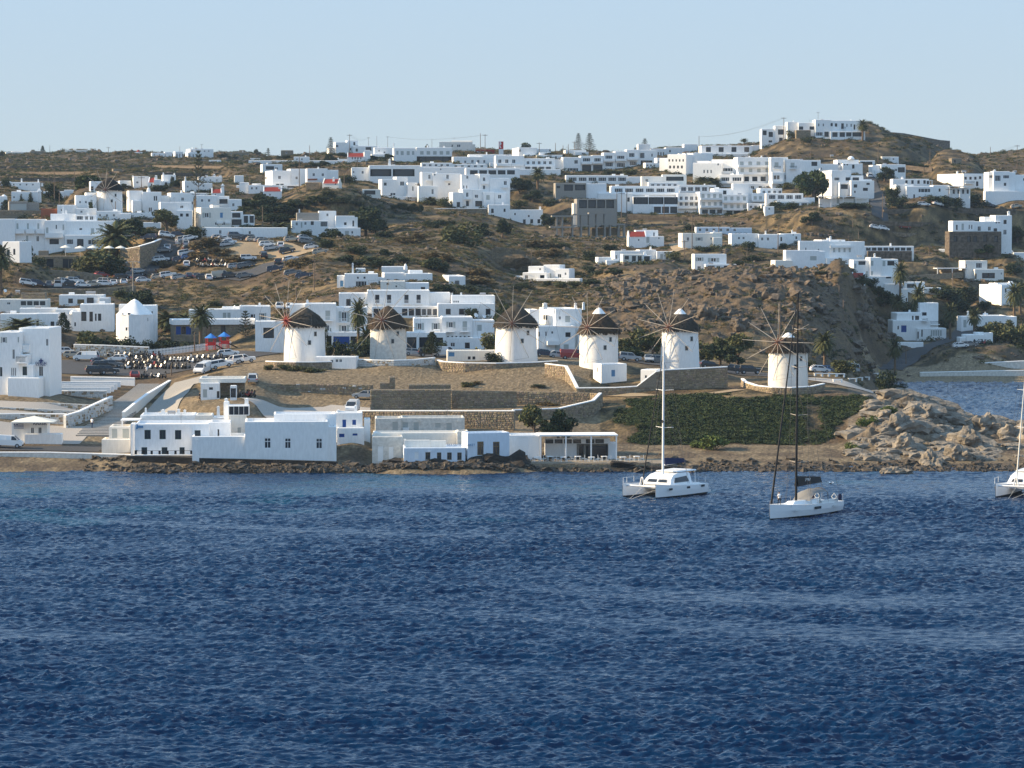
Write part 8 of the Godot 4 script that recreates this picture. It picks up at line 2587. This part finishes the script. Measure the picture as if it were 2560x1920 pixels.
	rd.extrude([Vector2(0, sgb + 0.7), Vector2(sw, sgb + 0.7), Vector2(sw, sgb + 3.9), Vector2(sw * 0.4, sgb + 3.9), Vector2(sw * 0.62, sgb + 2.9), Vector2(sw * 0.3, sgb + 2.2), Vector2(sw * 0.6, sgb + 1.1), Vector2(sw * 0.2, sgb + 1.2), Vector2(sw * 0.1, sgb + 2.4), Vector2(sw * 0.15, sgb + 3.9), Vector2(0, sgb + 3.9)], 0.003, 0.08)
	part(sg, "emblem", rd.mesh(), M["redplastic"])
	# banner on the two storey house
	var bn := thing("banner", "long red and blue banner across the white two storey house", "banner", un(ox + 447 / ZS, oy + 452 / ZS, 1064.4), deg_to_rad(8))
	var m1 := MB.new()
	m1.hexa([Vector3(0, 0, 0.02), Vector3(3.2, 0.1, 0.02), Vector3(3.2, 0.6, 0.02), Vector3(0, 0.5, 0.02), Vector3(0, 0, -0.02), Vector3(3.2, 0.1, -0.02), Vector3(3.2, 0.6, -0.02), Vector3(0, 0.5, -0.02)])
	part(bn, "red_panel", m1.mesh(), M["tileroof"])
	var m2 := MB.new()
	m2.hexa([Vector3(3.2, 0.12, 0.02), Vector3(6.0, 0.02, 0.02), Vector3(6.0, 0.5, 0.02), Vector3(3.2, 0.62, 0.02), Vector3(3.2, 0.12, -0.02), Vector3(6.0, 0.02, -0.02), Vector3(6.0, 0.5, -0.02), Vector3(3.2, 0.62, -0.02)])
	part(bn, "blue_panel", m2.mesh(), M["bluewash"])
	# bare concrete frame under construction
	tile(1280, 320)
	concrete_frame()
	# conical tower house
	tower_house()
	parasols()
	furniture()
	knolls()

func lettering(txt: String, label: String, at: Vector3, turn: float, h: float, m: String, wide: float):
	var o := thing("sign_lettering", label, "sign", at, turn)
	var t := TextMesh.new()
	t.text = txt
	t.font_size = 48
	t.pixel_size = h / 34.0
	t.depth = 0.06
	t.horizontal_alignment = HORIZONTAL_ALIGNMENT_LEFT
	part(o, "letters", t, M[m], Vector3(0, h * 0.4, 0.05))

func concrete_frame():
	var d := 1046.0
	var s := d / F / ZS
	var org := un(ox + 355 / ZS, oy + 940 / ZS, d)
	var o := thing("concrete_frame", "unfinished concrete frame of columns and slabs on the slope", "construction", org, 0.05)
	var fx := func(x): return (x - 355.0) * s
	var fy := func(y): return (940.0 - y) * s
	var ground := g(org.x, d) - org.y - 1.0
	for e in [[345, 525, 758], [525, 680, 745], [665, 860, 735], [330, 540, 852], [530, 680, 840], [670, 980, 830], [345, 990, 938]]:
		var mb := MB.new()
		mb.box(Vector3(fx.call(e[0]), fy.call(e[2] + 12.0), -6.0), Vector3(fx.call(e[1]), fy.call(e[2]), 0.25))
		part(o, "slab", mb.mesh(), M["concrete"], Vector3(0, e[0] * 0.0002, -e[0] * 0.0003))
	for e in [[388, 765, 940], [437, 765, 940], [525, 750, 940], [600, 750, 940], [670, 742, 940], [735, 745, 940], [805, 742, 940], [852, 840, 940], [925, 840, 940], [975, 840, 940]]:
		var mb := MB.new()
		mb.box(Vector3(-0.22, minf(ground, fy.call(e[2])), -0.22), Vector3(0.22, fy.call(e[1]), 0.22))
		var msh := mb.mesh()
		for z in [-0.3, -5.0]:
			part(o, "column", msh, M["concrete"], Vector3(fx.call(e[0]), -0.003, z))
	var bk := MB.new()
	bk.box(Vector3(fx.call(700), fy.call(930), -5.6), Vector3(fx.call(950), fy.call(865), -5.3))
	part(o, "block_wall", bk.mesh(), M["sandtone"])
	var bs := MB.new()
	bs.box(Vector3(fx.call(260), minf(ground, fy.call(985)) - 2.0, -7.0), Vector3(fx.call(770), fy.call(926) - 0.4, 1.6))
	part(o, "base_wall", bs.mesh(), M["concrete"])

func tower_house():
	tile(0, 640)
	var d := 688.0
	var s := d / F / ZS
	var at := un(ox + 1165 / ZS, oy + 735 / ZS, d)
	at.y = minf(at.y, g(at.x, d)) - 0.2
	var o := thing("tower_house", "white many-sided tower house with a pointed roof on the plaza", "house", at, 0.1)
	var R := 160 * s
	var h := un(ox + 1165 / ZS, oy + 505 / ZS, d).y - at.y
	var ha := un(ox + 1155 / ZS, oy + 370 / ZS, d).y - at.y
	var mb := MB.new()
	var n := 10
	for i in n:
		var e0 := TAU * i / n
		var e1 := TAU * (i + 1) / n
		var a := Vector3(cos(e0) * R, 0, sin(e0) * R)
		var b := Vector3(cos(e1) * R, 0, sin(e1) * R)
		mb.quad(b + Vector3(0, h, 0), a + Vector3(0, h, 0), a, b)
	part(o, "wall", mb.mesh(), M["white"])
	var rm := MB.new()
	rm.lathe([Vector2(R * 1.0, h), Vector2(R * 0.62, h + (ha - h) * 0.42), Vector2(R * 0.2, h + (ha - h) * 0.88), Vector2(0, ha)], 14)
	part(o, "roof", rm.mesh(), M["white"])
	for e in [[1085, 612, 30, 26], [1105, 488, 28, 18], [1275, 530, 22, 30], [1050, 490, 18, 14]]:
		var px: float = (e[0] + e[2] * 0.5 - 1165) * s
		var th := asin(clampf(px / R, -1, 1))
		var y: float = un(ox + e[0] / ZS, oy + (e[1] + e[3]) / ZS, d).y - at.y
		var wn := MB.new()
		var w: float = e[2] * s
		var hh: float = e[3] * s
		wn.box(Vector3(-w / 2, 0, 0), Vector3(-w / 2 + 0.06, hh, 0.2)); wn.box(Vector3(w / 2 - 0.06, 0, 0), Vector3(w / 2, hh, 0.2)); wn.box(Vector3(-w / 2, hh, 0), Vector3(w / 2, hh + 0.06, 0.2))
		var m := part(o, "window", wn.mesh(), M["trim"], Vector3(sin(th) * (R - 0.25), y, cos(th) * (R - 0.25)))
		m.rotation.y = th - 0.1
		var pn := MB.new()
		pn.box(Vector3(-w / 2 + 0.06, 0, 0), Vector3(w / 2 - 0.06, hh, 0.15))
		part(m, "pane", pn.mesh(), M["glass"])
	house("annex", "plain white annex attached right of the pointed tower house", "house", 690, 4, "white", "1225 1352 425 705 0 6;1025 1100 418 500 3 5", "q 1308 475 12 24", "")

func parasols():
	tile(0, 340)
	var i := 0
	for e in [[570, 1020], [695, 1025], [805, 1022], [945, 1025], [1045, 1025]]:
		var p := gd(ox + e[0] / ZS, 872)
		p.y = un(ox + e[0] / ZS, oy + e[1] / ZS, 872).y
		var o := thing("parasol", "white parasol on the left hotel terrace, " + ordinal(i), "parasol", p, 0, "parasols on the left hotel terrace")
		i += 1
		var pm := MB.new()
		pm.tube(Vector3(0, -1.5, 0), Vector3(0, 2.3, 0), 0.04, 0.04, 6)
		part(o, "post", pm.mesh(), M["trim"])
		var cm := MB.new()
		cm.lathe([Vector2(1.6, 1.75), Vector2(0.8, 2.15), Vector2(0.0, 2.45)], 8)
		part(o, "canopy", cm.mesh(), M["canvas"])
	tile(640, 640)
	i = 0
	for e in [[705, 215], [440, 400], [832, 120]]:
		pass
	# playground towers
	tile(0, 640)
	for e in [[1820, "left"], [1935, "right"]]:
		var p := gd(ox + e[0] / ZS, 658)
		var o := thing("playground_tower", "%s red play tower with a blue pyramid roof behind the picket fence" % e[1], "playground", p, 0.3, "playground towers")
		var pm := MB.new()
		for x in [-0.8, 0.8]:
			for z in [-0.8, 0.8]:
				pm.box(Vector3(x - 0.07, -0.3, z - 0.07), Vector3(x + 0.07, 2.5, z + 0.07))
		part(o, "frame", pm.mesh(), M["redplastic"])
		var fm := MB.new()
		fm.box(Vector3(-0.9, 1.0, -0.9), Vector3(0.9, 1.12, 0.9)); fm.box(Vector3(-0.9, 1.12, 0.75), Vector3(0.9, 1.7, 0.85))
		part(o, "platform", fm.mesh(), M["redplastic"])
		var sl := MB.new()
		sl.hexa([Vector3(0.9, 0.95, 0.4), Vector3(2.8, 0.1, 0.4), Vector3(2.8, 0.3, 0.4), Vector3(0.9, 1.2, 0.4), Vector3(0.9, 0.95, -0.4), Vector3(2.8, 0.1, -0.4), Vector3(2.8, 0.3, -0.4), Vector3(0.9, 1.2, -0.4)])
		part(o, "slide", sl.mesh(), M["black"])
		var rm := MB.new()
		rm.lathe([Vector2(1.4, 2.5), Vector2(0.0, 3.5)], 4)
		part(o, "roof", rm.mesh(), M["blueplastic"])
	# picket fence
	var a := gd(ox + 1285 / ZS, 662)
	var b := gd(ox + 2000 / ZS, 660)
	var f := thing("picket_fence", "long white picket fence in front of the playground", "fence", a)
	var pk := MB.new()
	pk.box(Vector3(-0.09, -0.4, -0.03), Vector3(0.09, 1.15, 0.03))
	pk.tri(Vector3(-0.09, 1.15, 0.03), Vector3(0, 1.28, 0), Vector3(0.09, 1.15, 0.03))
	var pkm := pk.mesh()
	var n := 58
	for k in n:
		var q := xz(a.lerp(b, float(k) / n))
		part(f, "picket", pkm, M["trim"], q - a + Vector3(0, 0.15, 0))
	var rl := MB.new()
	for y in [0.45, 0.95]:
		for k in 8:
			var q0 := xz(a.lerp(b, k / 8.0)) - a
			var q1 := xz(a.lerp(b, (k + 1) / 8.0)) - a
			rl.tube(q0 + Vector3(0, y + 0.15, -0.07), q1 + Vector3(0, y + 0.15, -0.07), 0.05, 0.05, 4)
	part(f, "rail", rl.mesh(), M["trim"])

func furniture():
	# tables and chairs of the beach restaurant
	var tm := MB.new()
	tm.box(Vector3(-0.45, 0.7, -0.45), Vector3(0.45, 0.76, 0.45))
	var lm := MB.new()
	lm.box(Vector3(-0.03, 0, -0.03), Vector3(0.03, 0.7, 0.03))
	var cm := MB.new()
	cm.box(Vector3(-0.22, 0.42, -0.22), Vector3(0.22, 0.47, 0.22))
	var bm := MB.new()
	for y in [0.6, 0.75, 0.9]:
		bm.box(Vector3(-0.22, y, -0.22), Vector3(0.22, y + 0.07, -0.19))
	for x in [-0.22, 0.18]:
		bm.box(Vector3(x, 0.47, -0.22), Vector3(x + 0.04, 0.98, -0.19))
	var cl := MB.new()
	cl.box(Vector3(-0.02, 0, -0.02), Vector3(0.02, 0.42, 0.02))
	var ms := [tm.mesh(), lm.mesh(), cm.mesh(), bm.mesh(), cl.mesh()]
	tile(1280, 920)
	var i := 0
	for x in [215, 330, 445, 570, 690, 800, 960, 1080]:
		var d := 501.5 + (i % 2) * 1.6
		var p := gd(ox + x / ZS, d)
		p.y = un(ox + x / ZS, oy + 796 / ZS, 505).y
		var t := thing("cafe_table", "white table before the beach restaurant, " + ordinal(i), "table", p, 0.2, "restaurant tables")
		part(t, "tabletop", ms[0], M["trim"])
		for e in [[-0.4, -0.4], [0.4, -0.4], [-0.4, 0.4], [0.4, 0.4]]:
			part(t, "leg", ms[1], M["trim"], Vector3(e[0], 0, e[1]))
		for s in [-1.0, 1.0]:
			var c := thing("cafe_chair", "white slatted chair %s of the table that is %s before the restaurant" % ["left" if s < 0 else "right", ordinal(i)], "chair", p + Vector3(0.85 * s, 0, 0.1), -PI / 2 * s, "restaurant chairs")
			part(c, "seat", ms[2], M["trim"])
			part(c, "backrest", ms[3], M["trim"])
			for e in [[-0.19, -0.19], [0.19, -0.19], [-0.19, 0.19], [0.19, 0.19]]:
				part(c, "leg", ms[4], M["trim"], Vector3(e[0], 0, e[1]))
		i += 1
	var tr := thing("restaurant_terrace", "stone terrace carrying the beach restaurant's tables", "terrace", un(ox + 0 / ZS, oy + 800 / ZS, 505.5))
	var trm := MB.new()
	trm.box(Vector3(-2, -3.5, -4), Vector3(24, -0.02, 5.6))
	part(tr, "slab", trm.mesh(), M["mortar"])
	stones_on(tr, Vector3(-2, -2.6, 5.6), Vector3.RIGHT, 26, 2.5, [])
	# white bench blocks on the mill plaza
	tile(1920, 600)
	i = 0
	for e in [[440, 1178], [500, 1178], [560, 1180], [630, 1180], [605, 1238], [735, 1222], [790, 1222], [850, 1222], [930, 1215], [925, 1180]]:
		var p := gp(ox + e[0] / ZS, oy + e[1] / ZS)
		var o := thing("bench", "white block bench right of the last mill, " + ordinal(i), "bench", p + Vector3(0, 0.1, 0), 0.1, "white benches on the mill plaza")
		i += 1
		var sm := MB.new()
		sm.box(Vector3(-0.9, 0.4, -0.25), Vector3(0.9, 0.55, 0.25))
		part(o, "seat", sm.mesh(), M["white"])
		var bm2 := MB.new()
		bm2.box(Vector3(-0.15, -0.2, -0.22), Vector3(0.15, 0.397, 0.22))
		part(o, "leg", bm2.mesh(), M["white"], Vector3(-0.7, 0, 0))
		part(o, "leg", bm2.mesh(), M["white"], Vector3(0.7, 0, 0))
	# poles
	tile(0, 340)
	var tops := []
	i = 0
	for e in [[477, 255, 590], [650, 270, 480], [15, 350, 470], [440, 80, 150], [945, 95, 170], [1568, 385, 640], [1695, 490, 800], [1003, 565, 720], [1750, 70, 130], [1560, 90, 140], [520, 460, 640], [425, 340, 470], [1228, 350, 480], [1925, 340, 440], [2160, 330, 430]]:
		tops.append(pole("wooden pole on the left hillside at the %s" % ["roofs left of the mill", "olive tree left of the mill", "far left edge", "grey stone house", "ridge above the mill", "rounded mansion", "leaning pine", "foot of the mill", "ridge block", "ridge cubes", "black-fronted house", "scrub field", "red-roofed chapel", "tall pine", "arcade house"][i], ox + e[0] / ZS, oy + e[1] / ZS, oy + e[2] / ZS, 0 if i % 2 == 0 else 3))
		i += 1
	tile(640, 320)
	i = 0
	for e in [[812, 55, 250], [468, 150, 265], [975, 80, 170], [1047, 70, 170], [1140, 72, 170], [1940, 45, 225], [1980, 55, 225], [378, 250, 560], [880, 270, 440], [60, 680, 880], [765, 360, 500], [525, 190, 270], [1405, 480, 640], [1522, 95, 170]]:
		tops.append(pole("wooden pole on the centre hill beside the %s" % ["tall skyline house", "small square stone house", "first slope cube", "second slope cube", "third slope cube", "red shop front", "red pylon sign", "broad gabled house", "wide dark openings", "dark grove", "rocky outcrop", "thin skyline pine", "hotel cubes", "long skyline hotel"][i], ox + e[0] / ZS, oy + e[1] / ZS, oy + e[2] / ZS, 0 if i % 2 == 0 else 3))
		i += 1
	tile(1280, 320)
	i = 0
	for e in [[235, 125, 240], [375, 130, 230], [485, 140, 250], [540, 115, 240], [1612, 70, 170], [1555, 770, 1050], [1575, 740, 900], [1785, 795, 930], [905, 540, 810], [945, 555, 820], [990, 540, 820], [1312, 655, 770], [1490, 970, 1150], [1595, 290, 480], [168, 1055, 1240], [2030, 1030, 1140], [440, 150, 250]]:
		tops.append(pole("wooden pole right of centre beside the %s" % ["low skyline house", "dark round tree", "twin pines' left foot", "left twin pine", "four-window ridge hotel", "shuttered cottage", "pale blue building", "cabled terrace house", "frame's left corner", "frame's middle", "frame's right corner", "ribbon-window hotel", "dirt track", "stepped terraces", "bright stepped house", "right brown slope", "stepped hotel row"][i], ox + e[0] / ZS, oy + e[1] / ZS, oy + e[2] / ZS, 0 if i % 3 == 0 else 3))
		i += 1
	tile(1920, 280)
	i = 0
	for e in [[130, 45, 290], [945, 285, 460], [1392, 315, 480], [1480, 370, 470], [2143, 285, 490], [1912, 300, 390], [1557, 660, 860], [985, 710, 920], [435, 790, 900], [85, 975, 1240], [695, 1070, 1240], [730, 930, 1040], [780, 1010, 1100], [1902, 1020, 1140], [1390, 1150, 1244], [362, 335, 420], [425, 0, 70]]:
		tops.append(pole("wooden pole on the right hill beside the %s" % ["villa's left wing", "brown hill path", "brown hill foot", "stone hut", "right skyline rocks", "right skyline dip", "columned porch", "hillside road", "dark roadside hedge", "small dish house", "three-tier house", "lower field", "field edge", "stone-storey house", "low farm building", "hotel balconies", "villa roof"][i], ox + e[0] / ZS, oy + e[1] / ZS, oy + e[2] / ZS, 0 if i % 2 == 0 else 3))
		i += 1
	tile(1920, 600)
	i = 0
	for e in [[615, 390, 530], [652, 515, 680], [105, 525, 860], [1195, 935, 1085], [1595, 270, 480], [1280, 340, 420]]:
		pole("thin pole on the right near the %s" % ["rock's upper edge", "rock's bare face", "last mill's back", "sea road kerb", "valley shrubs", "valley palm"][i], ox + e[0] / ZS, oy + e[1] / ZS, oy + e[2] / ZS, 3)
		i += 1
	tile(0, 640)
	pole("tall concrete lamp mast with two heads above the pointed tower house", ox + 1150 / ZS, oy + 48 / ZS, oy + 380 / ZS, 1, 800)
	pole("slim lamp post beside the tall palm on the plaza", ox + 1680 / ZS, oy + 670 / ZS, oy + 830 / ZS, 2, 660)
	pole("slim lamp post on the plaza edge above the ramp", ox + 1478 / ZS, oy + 945 / ZS, oy + 1060 / ZS, 2, 615)
	tile(640, 640)
	pole("globe lamp post on the car park behind the first mill", ox + 248 / ZS, oy + 20 / ZS, oy + 105 / ZS, 2)
	pole("wooden pole standing by the stone stair behind the first mill", ox + 503 / ZS, oy + 20 / ZS, oy + 300 / ZS, 0)
	pole("bare pole rising from the slope behind the first mill", ox + 348 / ZS, oy + 270 / ZS, oy + 420 / ZS, 3)
	# long spans of cable
	for e in [[15, 17, "over the left ridge"], [19, 21, "along the centre skyline"], [33, 46, "from the ridge pole to the villa"], [49, 50, "over the right skyline"]]:
		if e[1] < tops.size():
			wire("thin power cables strung " + e[2], tops[e[0]], tops[e[1]], 2.0)
	# people on land
	person(gp(228, 1078) + Vector3(0, 0.4, 0), 2.6, "person in a white shirt on the long stairway", "white", "navy", 0.3)
	tile(0, 640)
	person(gd(ox + 1265 / ZS, 622) + Vector3(0, 0.12, 0), 0.4, "person in white walking before the big motorbike cluster", "white", "grey_cloth", 0.3)
	person(gd(ox + 1722 / ZS, 553) + Vector3(0, 0.05, 0), 1.2, "person in black beside the utility hut", "black", "black", 0.2)

func knolls():
	# big rocks one can tell apart
	var i := 0
	for e in [[2330, 1166, 7.5, 5.0, 5.0, "tan split boulder at the headland's waterline"], [2395, 1150, 7.0, 5.0, 6.0, "rounded tan boulder right of the split boulder"], [2265, 1130, 5.5, 6.0, 5.0, "upright pale rock at the headland's foot"], [2240, 1085, 9.0, 6.0, 7.0, "large slanted slab in the headland's face"], [2300, 1050, 9.0, 6.0, 7.0, "pale rock rib near the headland's top"], [2420, 1120, 10.0, 6.5, 6.0, "broad sunlit rock in the headland's right half"], [2180, 1110, 5.0, 3.0, 4.0, "brown rock at the headland's left foot"], [2470, 1090, 9.0, 7.0, 8.0, "dark shaded crag near the right edge"], [2540, 1100, 10.0, 8.0, 8.0, "darkest crag cut by the right edge"], [2200, 1040, 8.0, 4.5, 6.0, "pale ledge under the headland's lookout"], [2440, 1052, 8.0, 3.5, 5.0, "flat rock on the headland's skyline"]]:
		boulder(e[5], e[0], e[1], Vector3(e[2], e[3], e[4]) * 0.62, 40 + i * 3, "rock", 0.0, 0.75)
		i += 1
	for e in [[2232, 1181, 3.2, 1.5, 2.0, "low tan rock out in the water before the headland"], [2262, 1184, 2.6, 1.0, 1.6, "small wet rock beside the low tan rock"], [2215, 1183, 1.8, 0.9, 1.4, "smallest of the three rocks in the water"]]:
		var p := un(e[0], e[1], 494)
		var o := part(self, "boulder", rock_mesh(70 + i, 18, 12, 1.0), M["rock"], Vector3(p.x, 0.05, p.z))
		o.scale = Vector3(e[2], e[3], e[4])
		tag(o, e[5], "rock")
		i += 1
	for e in [[1765, 805, 8.0, 6.0, 6.0, "biggest rounded boulder on the knoll behind the fifth mill"], [1730, 780, 5.0, 4.0, 4.0, "boulder left of the biggest one on the knoll"], [1850, 830, 6.0, 5.0, 5.0, "rounded boulder above the trees behind the last mill"], [1650, 690, 7.0, 4.0, 5.0, "boulder pile on the knoll's upper edge"], [1700, 700, 6.0, 4.5, 5.0, "squat boulder below the cube house with glass porch"], [1960, 700, 8.0, 6.0, 6.0, "crag at the top of the rocky knoll"], [1920, 740, 6.0, 4.0, 5.0, "boulder under the crag of the knoll"], [2050, 790, 6.0, 4.0, 5.0, "sunlit rock above the palm on the knoll"], [1600, 700, 5.0, 3.0, 4.0, "grey boulder beside the golden grass"], [2150, 820, 9.0, 8.0, 7.0, "smooth cliff rock at the knoll's right end"]]:
		boulder(e[5], e[0], e[1], Vector3(e[2], e[3], e[4]) * 0.7, 90 + i * 3, "boulder", 0.0, 0.7)
		i += 1
	for e in [[1040, 1168, 12.0, 2.4, 5.0, "dark wet rock ledge below the patched sea house"], [1120, 1166, 12.0, 3.0, 5.0, "dark rock mass under the taverna's left windows"], [1200, 1165, 12.0, 3.2, 5.0, "dark rock mass under the taverna's middle"], [1262, 1160, 7.0, 4.2, 4.0, "tallest dark rock under the taverna hall"], [1580, 1172, 10.0, 1.6, 3.0, "low tan rock shelf behind the catamaran"]]:
		var p := un(e[0], 1172, 499.3)
		var o := part(self, "shore_rock", rock_mesh(140 + i, 26, 14, 1.2), M["rockdark"], Vector3(p.x, 0.2, p.z - 1.2))
		o.scale = Vector3(e[2], e[3], e[4])
		tag(o, e[5], "rock")
		i += 1
	# earth mound on the dry slope
	tile(640, 320)
	var mp := gp(1262, 668)
	var mo := part(self, "earth_mound", rock_mesh(7, 26, 14, 0.5), M["mound"], mp + Vector3(0, 0, -4))
	mo.scale = Vector3(17, 9, 12)
	tag(mo, "conical heap of tan earth on the dry slope", "mound")

func build_all():
	roads()
	houses()
	mills()
	boats()
	walls()
	ground_items()
	vehicles()
	vegetation()
